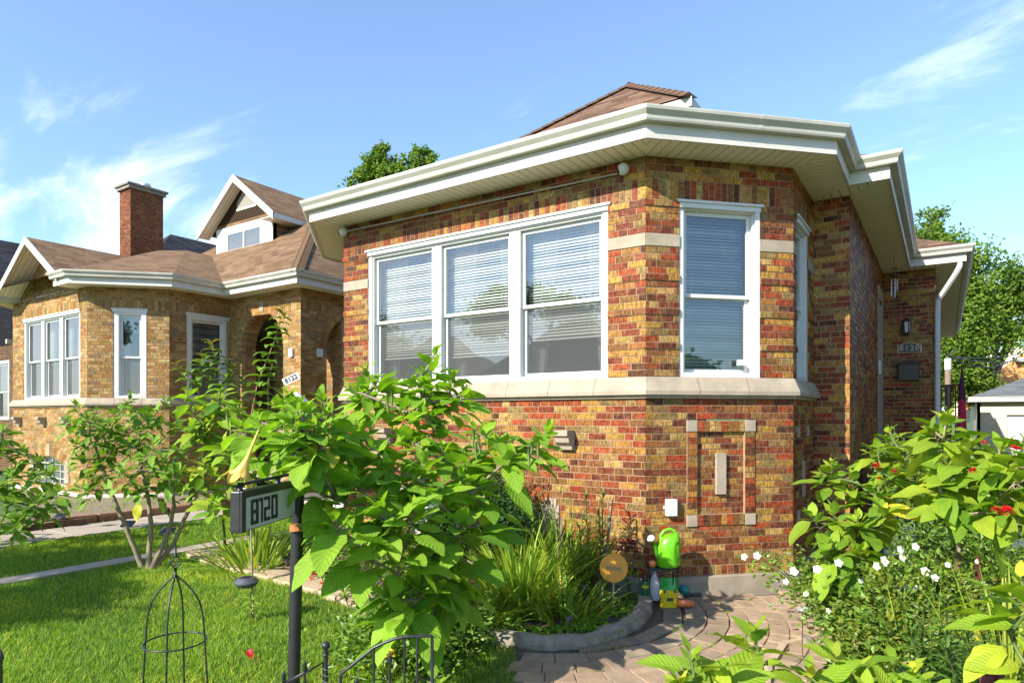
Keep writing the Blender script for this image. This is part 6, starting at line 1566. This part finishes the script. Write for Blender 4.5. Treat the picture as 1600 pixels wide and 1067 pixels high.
wc_ = V((st0.x,st0.y,zt_+.008))+RT*.045; WC = empty('watering_can', wc_, 'lime green plastic watering can with white spout rose on the plant stand', 'watering can')
def can(m):
    n = 26; rows = []
    for (t, rx, ry, ox) in ((0,.098,.075,.0),(.02,.110,.082,0),(.12,.120,.088,0),(.20,.118,.088,.004),(.25,.106,.08,.012),(.285,.088,.068,.022),(.31,.064,.05,.034),(.32,.03,.025,.04)):
        rows.append([wc_+RT*(math.cos(2*math.pi*k/n)*rx+ox)+FW*math.sin(2*math.pi*k/n)*ry+V((0,0,t)) for k in range(n)])
    vs = [p for r_ in rows for p in r_]; fs = [(i*n+k, i*n+(k+1)%n, (i+1)*n+(k+1)%n, (i+1)*n+k) for i in range(len(rows)-1) for k in range(n)]+[tuple(range(n))[::-1], tuple(range((len(rows)-1)*n, len(rows)*n))]
    m.mesh(vs, fs)
solid('body', M_green, WC, can, smooth=True, auto=50)
solid('side_panel', MATS.get('green_plastic') or plain('green_plastic', (.06,.24,.01), rough=.3), WC, lambda m: m.mesh([wc_+RT*(.075+.040*math.cos(2*math.pi*k/20))-FW*(.088*math.sqrt(max(0,1-((.075+.040*math.cos(2*math.pi*k/20))/.121)**2))+.002)+V((0,0,.14+.115*math.sin(2*math.pi*k/20))) for k in range(20)], [tuple(range(20))]))
solid('handle', M_green, WC, lambda m: m.tube([wc_+RT*x+V((0,0,z)) for x, z in ((-.065,.25),(-.075,.30),(-.045,.345),(.01,.365),(.05,.352),(.085,.31),(.10,.25),(.103,.18))], [.012,.014,.015,.016,.016,.016,.014,.012], 10), smooth=True)
so_ = [wc_+RT*x+FW*f+V((0,0,z)) for x, f, z in ((-.08,-.02,.05),(-.115,-.03,.12),(-.135,-.035,.20),(-.165,-.04,.262))]
solid('spout', plain('green_plastic', (.06,.24,.01), rough=.3), WC, lambda m: m.tube(so_, [.022,.018,.015,.014], 12), smooth=True)
dd_ = (so_[-1]-so_[-2]).normalized(); dd_ = (dd_-FW*.8-RT*.3).normalized(); solid('rose', M_white, WC, lambda m: m.tube([so_[-1], so_[-1]+dd_*.02, so_[-1]+dd_*.04, so_[-1]+dd_*.048], [.014,.034,.037,.02], 18), smooth=True, auto=50)
ob = V((st0.x,st0.y,zt_+.04))-RT*.115-FW*.03; o = solid('ball', plain('orange_rubber', (.62,.17,.05), rough=.5, var=.05), None, lambda m: m.sphere(ob, .036, 20, 12), smooth=True); tag(o, 'small orange ball resting on the plant stand beside the watering can', 'ball')
# bottles and bag
def gpt(x, d): p = CL((x-800)/F_PX*d, d); p.z = .036; return p
q = gpt(1008, 6.35); o = empty('spray_can', q, 'dark green spray can with black cap left of the plant stand legs', 'bottle'); 
solid('body', plain('dark_green_label', (.01,.12,.05), rough=.3, var=.1), o, lambda m: m.lathe([(.034,0),(.036,.005),(.036,.19),(.028,.205)], q, 18), smooth=True, auto=40); solid('cap', M_black, o, lambda m: m.lathe([(.030,.205),(.030,.255),(.02,.27)], q, 14), smooth=True, auto=40); solid('label', plain('yellow_label', (.6,.5,.02), rough=.4), o, lambda m: m.lathe([(.0366,.14),(.0368,.165)], q, 18))
q = gpt(1023, 6.42); o = empty('spray_bottle', q, 'white spray bottle with teal trigger head under the plant stand', 'bottle')
solid('body', plain('white_plastic', (.62,.62,.66), rough=.3), o, lambda m: m.lathe([(.05,0),(.055,.01),(.056,.12),(.045,.18),(.020,.25),(.016,.28)], q, 18, sy=.8), smooth=True, auto=50)
solid('trigger', plain('teal_plastic', (.01,.20,.19), rough=.3), o, lambda m: (m.box(q+V((0,0,.30))-RT*.01, (.10,.03,.035), Matrix.Rotation(YAW,3,'Z')), m.box(q+V((0,0,.275))-RT*.035, (.012,.018,.06), Matrix.Rotation(YAW,3,'Z'))), bevel=.004)
q = gpt(1045, 6.18)
def bag(z0, z1, mname, cc, nm_, par):
    def f(m):
        n = 24; rows = []
        for i in range(7):
            t = z0+(z1-z0)*i/6; wx = .085*(1-.12*abs(t-.12)/.12*.4); wy = .045*(1-max(0,(t-.16)/.1)*.55)
            rows.append([q+RT*(wx*abs(math.cos(a))**.6*(1 if math.cos(a)>0 else -1))+FW*(wy*abs(math.sin(a))**.7*(1 if math.sin(a)>0 else -1)+(.012*math.sin(a*7) if t > .18 else 0))+V((0,0,t)) for a in [2*math.pi*k/n for k in range(n)]])
        m.mesh([p for r_ in rows for p in r_], [(i*n+k, i*n+(k+1)%n, (i+1)*n+(k+1)%n, (i+1)*n+k) for i in range(6) for k in range(n)]+[tuple(range(6*n,7*n)), tuple(range(n))[::-1]])
    return solid(nm_, plain(mname, cc, rough=.3, var=.12), par, f, smooth=True, auto=60)
o = empty('fertiliser_pouch', q, 'yellow and green fertiliser pouch standing under the plant stand', 'bag'); bag(0, .165, 'yellow_film', (.55,.42,.01), 'body', o); bag(.165, .275, 'green_film', (.02,.28,.03), 'top', o)
solid('print', plain('print_dark', (.02,.05,.02), rough=.4), o, lambda m: (m.sphere(q-FW*.046-RT*.05+V((0,0,.155)), .013, 8, 5), m.sphere(q-FW*.046+RT*.045+V((0,0,.155)), .013, 8, 5), m.box(q-FW*.045+V((0,0,.08)), (.06,.006,.03), Matrix.Rotation(YAW,3,'Z'))))
q = gpt(993, 6.55); q.z = .02; o = empty('flower_pot', q, 'grey green plastic flower pot behind the kerb left of the spray can', 'pot')
solid('pot', plain('sage_plastic', (.14,.17,.12), rough=.4), o, lambda m: m.lathe([(.065,0),(.095,.17),(.105,.17),(.105,.20),(.095,.20),(.085,.15),(.0,.15)], q, 24), smooth=True, auto=40)
rr_ = random.Random(3)
def sprig(m):
    for i in range(40): card(m, q+V((rr_.uniform(-.07,.07), rr_.uniform(-.07,.07), .17+rr_.uniform(0,.09))), V((rr_.uniform(-1,1), rr_.uniform(-1,1), rr_.uniform(.2,1))), .05, .03, rr_, (.8,0,0))
solid('plant', M_leafC, o, sprig)
q = gpt(1069, 6.5); o = empty('sprinkler', q, 'teal garden sprinkler ball lying by the foundation right of the stand', 'sprinkler'); solid('body', MATS['teal_plastic'], o, lambda m: m.sphere(q+V((0,0,.075)), .055, 16, 10), smooth=True); solid('foot', M_grey, o, lambda m: m.tube([q+V((0,0,.02)), q+V((0,0,.02))+RT*.18+FW*.05], .016, 8))
q = gpt(1071, 6.15); o = solid('bottle', MATS['orange_rubber'], None, lambda m: m.tube([q+V((0,0,.04))-RT*.07, q+V((0,0,.04))-RT*.06, q+V((0,0,.04))+RT*.04, q+V((0,0,.036))+RT*.055, q+V((0,0,.036))+RT*.075], [.025,.037,.037,.028,.026], 16), smooth=True, auto=50); tag(o, 'orange bottle lying on the pavers at the foot of the plant stand', 'bottle')
# hose coil
hc = G(482, 893); hc.z = .05; r = random.Random(8); HO = MB(); pth = []
for i in range(300):
    a = i*.21; R_ = .22+.05*math.sin(i*.037)+r.uniform(-.004,.004); pth.append(hc+V((math.cos(a)*R_*1.25, math.sin(a)*R_, .018+.00045*i+.01*math.sin(a*1.3))))
HO.tube(pth, .011, 6); pe = [pth[0], hc-RT*.45-FW*.25+V((0,0,-.02)), hc-RT*.65-FW*.45+V((0,0,-.03)), hc-RT*.8-FW*.3+V((0,0,-.03))]; HO.tube(bez(pe[0], pe[1], pe[2], 10)+[pe[3]], .011, 6)
o = HO.build('hose_coil', plain('brown_hose', (.10,.070,.045), rough=.5), smooth=True); tag(o, 'coil of brown garden hose lying on the flagstones behind the black post', 'hose')
# --- on the house wall
def walltag(o, l, c, g=None): return tag(o, l, c, g)
u, z = fC.hit(1047, 792); JB = empty('junction_box', fC.pt(u,0,z), 'white plastic junction box on the angled brick wall below the sill', 'box'); 
solid('body', M_white, JB, lambda m: (fC.box(m, u-.055, u+.055, .0, .06, z-.085, z+.085)), bevel=.006); solid('lug', M_white, JB, lambda m: fC.box(m, u-.075, u+.075, 0, .012, z-.015, z+.015))
def dome_cam(fc, x, y, lab, side, par=None, R_=.062, o_=.05):
    u, z = fc.hit(x, y); p = fc.pt(u, o_, z); E = empty('security_camera', p, lab, 'camera', 'white security cameras under the eaves')
    solid('housing', M_white, E, lambda m: m.sphere(p, R_, 18, 12), smooth=True)
    n_ = (fc.U*side*.85+fc.N*.45-V((0,0,.25))).normalized(); solid('lens', plain('lens_black', (.008,.008,.01), rough=.1), E, lambda m: m.tube([p+n_*R_*.72, p+n_*R_*1.02, p+n_*R_*1.05], [R_*.62, R_*.5, R_*.2], 16), smooth=True, auto=40)
    solid('mount', M_white, E, lambda m: fc.box(m, u-.03, u+.03, .006, o_, z-.02, z+.05))
    return p
pa = dome_cam(fF, 977, 267, 'white dome security camera near the corner above the triple window right end', -1); pb = dome_cam(fF, 541, 364, 'white dome security camera above the triple window at the far left end', -1)
pc2 = dome_cam(gF, 29, 469, 'white security camera under the gable of the tan house', -1)
u0_, z0_ = fF.hit(967, 273); u1_, z1_ = fF.hit(546, 362); o = solid('conduit', plain('conduit_grey', (.33,.34,.32), rough=.5), None, lambda m: m.tube([fF.pt(u1_, .03, z1_), fF.pt(u0_, .03, z0_)], .010, 8), smooth=True); tag(o, 'thin grey conduit running along the bricks above the triple window', 'conduit')
u, z = fP.hit(1421, 544); PQ = empty('number_plaque', fP.pt(u,0,z), 'dark arched number plaque with gold rim reading 8120 beside the entry', 'sign')
def plq(s, o1):
    def f(m):
        w_, h_ = .19*s, .085*s; top_ = [(u-w_*.78+2*w_*.78*i/12, z+h_*.75+.045*s*math.sin(math.pi*i/12)) for i in range(13)]
        pts = [(u-w_, z-h_), (u+w_, z-h_), (u+w_, z+h_*.7)]+top_[::-1]+[(u-w_, z+h_*.7)]; F_ = [fP.pt(a, o1, b) for a, b in pts]; B2 = [fP.pt(a, .0, b) for a, b in pts]; n = len(pts)
        m.mesh(F_+B2, [tuple(range(n))]+[(n+i, n+(i+1)%n, (i+1)%n, i) for i in range(n)])
    return f
rim = solid('rim', plain('gold_rim', (.38,.30,.13), rough=.4), PQ, plq(1, .018)); solid('field', plain('dark_slate', (.02,.025,.03), rough=.4), PQ, plq(.86, .022))
text_mesh('8120', .13, 'digits', plain('cream_number', (.5,.45,.32), rough=.5), PQ, fP.pt(u, .0235, z), fP.U, fP.N, spacing=1.25)
u, z = fP.hit(1420, 580); MBX = empty('mailbox', fP.pt(u,0,z), 'brown metal wall mailbox below the number plaque', 'mailbox')
solid('box', plain('brown_metal', (.035,.022,.016), rough=.45), MBX, lambda m: fP.box(m, u-.16, u+.16, 0, .13, z-.17, z+.13), bevel=.01); solid('lid', MATS['brown_metal'], MBX, lambda m: (fP.box(m, u-.17, u+.17, 0, .15, z+.13, z+.16)), bevel=.008)
u, z = fP.hit(1417, 512); WL = empty('wall_lantern', fP.pt(u,0,z), 'black wall lantern above the number plaque in the entry', 'lamp'); lc_ = fP.pt(u, .11, z)
solid('frame', M_black, WL, lambda m: (m.lathe([(.02,.16),(.075,.10),(.08,.09)], lc_, 6), m.lathe([(.06,-.10),(.03,-.13)], lc_, 6), [m.tube([lc_+V((math.cos(k*1.047)*.058, math.sin(k*1.047)*.058, -.1)), lc_+V((math.cos(k*1.047)*.072, math.sin(k*1.047)*.072, .1))], .006, 4) for k in range(6)], m.tube([fP.pt(u,0,z+.05), fP.pt(u,.06,z+.17), lc_+V((0,0,.16))], .01, 6)))
solid('glass', plain('milk_glass', (.3,.3,.3), rough=.2), WL, lambda m: m.lathe([(.052,-.1),(.062,.09)], lc_, 6))
wp = W(1397,420,10.6); WCm = empty('wind_chime', wp, 'wind chime with white tubes hanging from the side soffit by the entry', 'wind chime')
solid('hanger', M_black, WCm, lambda m: (m.tube([V((wp.x,wp.y,ZE)), wp-V((0,0,.10))], .003, 5), ringm(m, wp-V((0,0,.0)), .045, .004, 16), m.lathe([(.07,-.10),(.075,-.12),(.0,-.125)], wp, 12)))
for k in range(5):
    a = k*1.257; solid('chime_tube', M_white, WCm, lambda m: m.tube([wp+V((math.cos(a)*.045, math.sin(a)*.045, -.17)), wp+V((math.cos(a)*.045, math.sin(a)*.045, -.36-.03*k))], .010, 6), smooth=True)
u, z = fC.hit(1160, 566); o = empty('window_lock', fC.pt(u,-.05,z), 'small white plastic lock and knob at the bottom of the narrow window', 'lock'); solid('body', M_white, o, lambda m: fC.box(m, u-.02, u+.035, -.075, -.03, z-.03, z+.03), bevel=.004); solid('knob', plain('cream_plastic', (.5,.45,.3), rough=.3), o, lambda m: m.sphere(fC.pt(u+.05,-.03,z-.02), .014, 10, 6), smooth=True)
# --- entry side: railing, umbrella, bin, pole, wires
rz = CZ-(603-HZ)/F_PX*12.5
RL = empty('porch_railing', Gd(1470,12.5), 'maroon iron railing at the entry beside the house corner', 'railing')
ra, rb = W(1459,603,12.4), W(1504,601,12.9)
solid('top_rail', M_plum, RL, lambda m: m.tube([ra, rb], .02, 6)); solid('bottom_rail', M_plum, RL, lambda m: m.tube([ra-V((0,0,1.0)), rb-V((0,0,1.0))], .015, 6))
for i in range(6):
    p = ra.lerp(rb, (i+.5)/6); solid('baluster', M_plum, RL, lambda m: m.tube([p, p-V((0,0,1.0))], .012, 5))
for p in (ra, rb): solid('newel', M_plum, RL, lambda m: m.tube([p+V((0,0,.02)), V((p.x,p.y,0))], .022, 6))
uc_ = Gd(1503, 12.0); ut = CZ-(582-HZ)/F_PX*12; UM = empty('patio_umbrella', uc_, 'closed crimson patio umbrella standing upright by the railing', 'umbrella')
solid('canopy', plain('crimson_cloth', (.42,.012,.06), rough=.8), UM, lambda m: m.lathe([(.012,ut+.02),(.03,ut-.15),(.055,ut-.45),(.068,ut-.9),(.078,ut-1.15),(.03,ut-1.16)][::-1], (uc_.x,uc_.y,0), 10)); solid('pole', M_plum, UM, lambda m: m.tube([V((uc_.x,uc_.y,0)), V((uc_.x,uc_.y,ut+.08))], .018, 8)); solid('top_cover', plain('plum_cloth', (.07,.012,.05), rough=.8), UM, lambda m: m.lathe([(.013,ut+.03),(.033,ut-.15),(.058,ut-.45),(.060,ut-.50)][::-1], (uc_.x,uc_.y,0), 10))
bp_ = Gd(1386, 8.6); bp_.x += .1; WB = empty('wheeled_bin', bp_, 'dark blue grey wheeled bin on the side walk behind the lime leaves', 'bin'); Rb = Matrix.Rotation(0,3,'Z')
M_bin = plain('bin_plastic', (.035,.055,.085), rough=.4)
def binb(m):
    z0, z1 = .04, 1.0; a = [(-.22,-.26),(.22,-.26),(.22,.22),(-.22,.22)]; b_ = [(-.29,-.34),(.29,-.34),(.29,.34),(-.29,.34)]
    vs = [bp_+V((x,y,z0)) for x,y in a]+[bp_+V((x,y,z1)) for x,y in b_]; m.mesh(vs, [(3,2,1,0),(4,5,6,7)]+[(i,(i+1)%4,4+(i+1)%4,4+i) for i in range(4)]); m.box(bp_+V((0,0,.98)), (.62,.72,.05))
solid('body', M_bin, WB, binb, bevel=.02); solid('lid', M_bin, WB, lambda m: (m.box(bp_+V((0,-.01,1.035)), (.63,.74,.05)), m.box(bp_+V((0,.37,1.03)), (.5,.05,.05))), bevel=.015)
for s in (-1,1): solid('wheel', M_black, WB, lambda m: m.lathe([(.10,-.025),(.10,.025)], bp_+V((s*.25,.24,.10)), 16, None, Matrix.Rotation(math.pi/2,3,'Y')))
pb2 = Gd(1481, 24); UPo = empty('utility_pole', pb2, 'weathered wooden utility pole with white cover beyond the railing', 'pole'); zt3 = CZ-(560-HZ)/F_PX*24
solid('pole', M_wood, UPo, lambda m: m.tube([pb2, V((pb2.x,pb2.y,zt3-.1))], [.11,.10], 10), smooth=True, auto=40); solid('cover', M_white, UPo, lambda m: m.tube([V((pb2.x,pb2.y,zt3-.42)), V((pb2.x,pb2.y,zt3))], .115, 10), smooth=True, auto=40)
o = MB(); s = V((pb2.x,pb2.y,zt3+.1))
for (x, y, d, sag) in ((1640,552,26,.3),(1640,540,26,.25),(1600,551,26,.5)):
    e = W(x, y, d); o.tube([s.lerp(e, t)-V((0,0,sag*4*t*(1-t))) for t in [i/12 for i in range(13)]], .018, 5)
o.tube([s, W(1492,545,24)], .02, 5); o = o.build('overhead_wire', M_grey, smooth=True); tag(o, 'grey overhead service wires running right from the wooden pole', 'wire')
# hummingbird solar stake + rock by the rose bed
hb = W(1254,953,4.9); HB = empty('hummingbird_stake', (hb.x,hb.y,0), 'clear hummingbird ornament on a thin black stake by the path edge', 'garden ornament'); M_clear = plain('pale_acrylic', (.30,.30,.27), rough=.15)
def hbm(m):
    m.sphere(hb, .014, 10, 7, sc=(2.0,.8,.8)); 
    for s in (-1,1): q_ = [hb+V((0,0,.006)), hb+RT*s*.018+FW*.01+V((0,0,.03)), hb+RT*s*.045+V((0,0,.012)), hb+RT*s*.02+V((0,0,-.004))]; m.mesh(q_+[p+V((0,0,-.002)) for p in q_], [(0,1,2,3),(7,6,5,4),(0,1,5,4),(1,2,6,5),(2,3,7,6)])
    m.tube([hb-RT*.025, hb-RT*.055-V((0,0,.012))], [.003,.001], 5)
solid('bird', M_clear, HB, hbm, smooth=False); solid('stake', M_black, HB, lambda m: m.tube([V((hb.x,hb.y,-.03)), hb], .003, 6))
rk = G(1258, 1008); m = MB(); n = 14
def rock(m, c_, s_, seed):
    prof = [(.001,0),(.8,.02),(1,.3),(.85,.65),(.45,.9),(.001,1)]; nn_ = 12; vs = []
    for (r_, z_) in prof:
        for k in range(nn_):
            a = 2*math.pi*k/nn_; j = 1+.3*noise.noise(V((math.cos(a)*1.3+seed, math.sin(a)*1.3, z_*2))); vs.append(V(c_)+V((math.cos(a)*r_*s_[0]*j, math.sin(a)*r_*s_[1]*j, z_*s_[2]*j)))
    m.mesh(vs, [(i*nn_+k, i*nn_+(k+1)%nn_, (i+1)*nn_+(k+1)%nn_, (i+1)*nn_+k) for i in range(5) for k in range(nn_)])
rock(m, rk, (.07,.06,.08), 3); o = m.build('rock', M_kerb, smooth=True); tag(o, 'small grey rock at the foot of the hummingbird stake', 'rock')
rk = W(955,965,5.7); rk.z = .02; m = MB(); rock(m, rk, (.10,.08,.06), 8); o = m.build('rock', plain('dark_rock', (.05,.045,.05), rough=.9, bump=.6), smooth=True); tag(o, 'dark rounded rock in the flower bed near the kerb', 'rock')
q = W(889,966,5.6); o = solid('glass_ornament', plain('violet_glass', (.28,.12,.42), rough=.15), None, lambda m: m.tube([q-RT*.03-V((0,0,.05)), q, q+RT*.02+V((0,0,.03))], [.012,.016,.012], 8), smooth=True); tag(o, 'small violet glass ornament stuck in the flower bed', 'garden ornament')
# maroon wooden pickets in the right foreground
for (x, y, d, lab) in ((1562,1010,2.6,'maroon painted wooden picket rising at the lower right corner'), (1545,1030,2.62,'wider faded maroon board beside the corner picket'), (1528,868,4.6,'shaded maroon picket behind the white roses')):
    t = W(x, y, d); w_ = .028 if x != 1545 else .06
    def pk(m):
        m.box((t.x,t.y,(t.z-.03)/2), (w_,.02,t.z+.03-.06), Matrix.Rotation(YAW,3,'Z')); c_ = V((t.x,t.y,t.z-.06)); a = [c_+RT*(s*w_/2)+FW*(k*.01) for s, k in ((-1,-1),(1,-1),(1,1),(-1,1))]; tp = [V((t.x,t.y,t.z))+FW*k*.01 for k in (-1,1)]
        m.mesh(a+tp, [(0,1,4),(1,2,5,4),(2,3,5),(3,0,4,5)])
    o = solid('wooden_picket', plain('faded_maroon', (.14,.03,.04), rough=.7, var=.35, scale=20) if x == 1545 else plain('maroon_wood', (.11,.012,.022), rough=.6, var=.35, scale=25), None, pk); tag(o, lab, 'picket')
# solar path lights beside the tan house
for (x, y, yb, lab) in ((97,786,818,'tall flat topped solar light on the ledge stones of the tan house bed'), (57,805,815,'small tilted solar light at the left end of the ledge stones'), (94,806,814,'small square solar light in front of the ledge stones'), (200,818,838,'low black solar light in the grass left of the tree trunks'), (262,829,866,'black solar spotlight on a stake behind the lawn tree')):
    b_ = G(x, yb, .05 if yb > 820 else .13); t = W(x, y, b_.dot(FW)); E = empty('solar_spotlight', b_, lab, 'solar light')
    Rr = Matrix.Rotation(YAW,3,'Z') @ Matrix.Rotation(math.radians(28),3,'X')
    solid('panel', M_grey, E, lambda m: m.box(t, (.17,.13,.03), Rr), bevel=.006); solid('solar_cell', MATS['solar_cell'], E, lambda m: m.box(t+Rr@V((0,0,.017)), (.13,.095,.003), Rr)); solid('stake', M_black, E, lambda m: m.tube([b_-V((0,0,.05)), t], .008, 6))
# ================================================================ across the street (seen only in the window panes)
OH = empty('opposite_house', (-9,-24,0), 'red brick bungalow across the street mirrored in the window panes', 'house')
solid('wall', plain('opposite_brick', (.20,.10,.06), rough=.9), OH, lambda m: (m.box((-19,-24,2.2),(8,9,4.4)), m.box((-31,-25,2.2),(7,9,4.4))))
def oroof(m):
    hip_roof(m, [(-23.5,-29),(-14.5,-29),(-14.5,-19),(-23.5,-19)], 4.4, .85); hip_roof(m, [(-35,-30),(-27,-30),(-27,-20),(-35,-20)], 4.4, .85)
solid('roof', M_shing, OH, oroof)
def far_tree(x, y, h, R_, s, lab): tree('shade_tree', lab, V((x,y,0)), h, [(V((x+dx,y+dy,h+R_*.6+dz)), R_*q) for dx,dy,dz,q in ((0,0,0,.8),(R_*.6,0,-.3,.6),(-R_*.6,.4,-.2,.6),(0,.5,R_*.5,.6),(.4,-.5,-.6,.5))], 5000, .3, s, .4, tr=.2)
far_tree(-37,-24,5,3.2,51,'street tree across the road mirrored in the left pane'); far_tree(16,.2,2.2,1.2,52,'young tree in the next yard mirrored in the narrow window')
tree('shade_tree', 'street tree beside the front walk that shades the lawn at the left', V((-10.5,-5.2,0)), 3.6, [(V((-9.9,-4.8,5.3)), .75), (V((-11.4,-4.3,5.2)), .9), (V((-12.6,-4.9,5.0)), .8), (V((-9.2,-4.9,5.1)), .5)], 4200, .16, 53, .5, tr=.14)

# unseen bungalow added to shade our side wall; also shows in the narrow window
RH = empty('unseen_side_house', (7, 18, 0), 'unseen brown brick bungalow added to shade the side wall, mirrored in the narrow bay window', 'house')
RP = [(3.4, 27), (3.4, 8.5), (11.0, 8.5)]; e1 = Face((3.4, 27), (3.4, 8.5)); e2_ = Face((3.4, 8.5), (11.0, 8.5)); PALr = [((.30,.12,.06),10), ((.22,.085,.05),10), ((.36,.19,.09),6)]
wallset('side_wall', RH, [(e1, courses(.2, 4.4, 61), [rect(12.0, 13.0, 2.2, 3.8), rect(7.0, 8.0, 2.2, 3.8)], 61, PALr)], M_brick2, M_mortar2); wallset('front_wall', RH, [(e2_, courses(.2, 4.4, 61), [rect(1.5, 4.5, 2.2, 3.9)], 62, PALr)], M_brick2, M_mortar2)
for a_, b__ in ((12.0, 13.0), (7.0, 8.0)): window(RH, e1, a_, b__, 2.196, 3.81, blind=(.6,))
window(RH, e2_, 1.5, 4.5, 2.196, 3.91, units=3, blind=(.6,))
eaves(RH, RP, 4.4); m = MB(); hip_roof(m, [(2.9, 8.0), (11.5, 8.0), (11.5, 27.5), (2.9, 27.5)], 4.62, .5); m.build('roof', M_shing, RH)
m = MB(); m.prism([(3.42,8.52),(10.98,8.52),(10.98,26.9),(3.42,26.9)], 4.41, 4.43); m.build('ceiling_deck', M_dark, RH)
m = MB(); f_ = Face((11.0, 8.5), (11.0, 27)); f_.box(m, 0, f_.len, -.1, 0, 0, 4.4); f_ = Face((11.0, 27), (3.4, 27)); f_.box(m, 0, f_.len, -.1, 0, 0, 4.4); m.build('rear_wall', M_mortar2, RH)
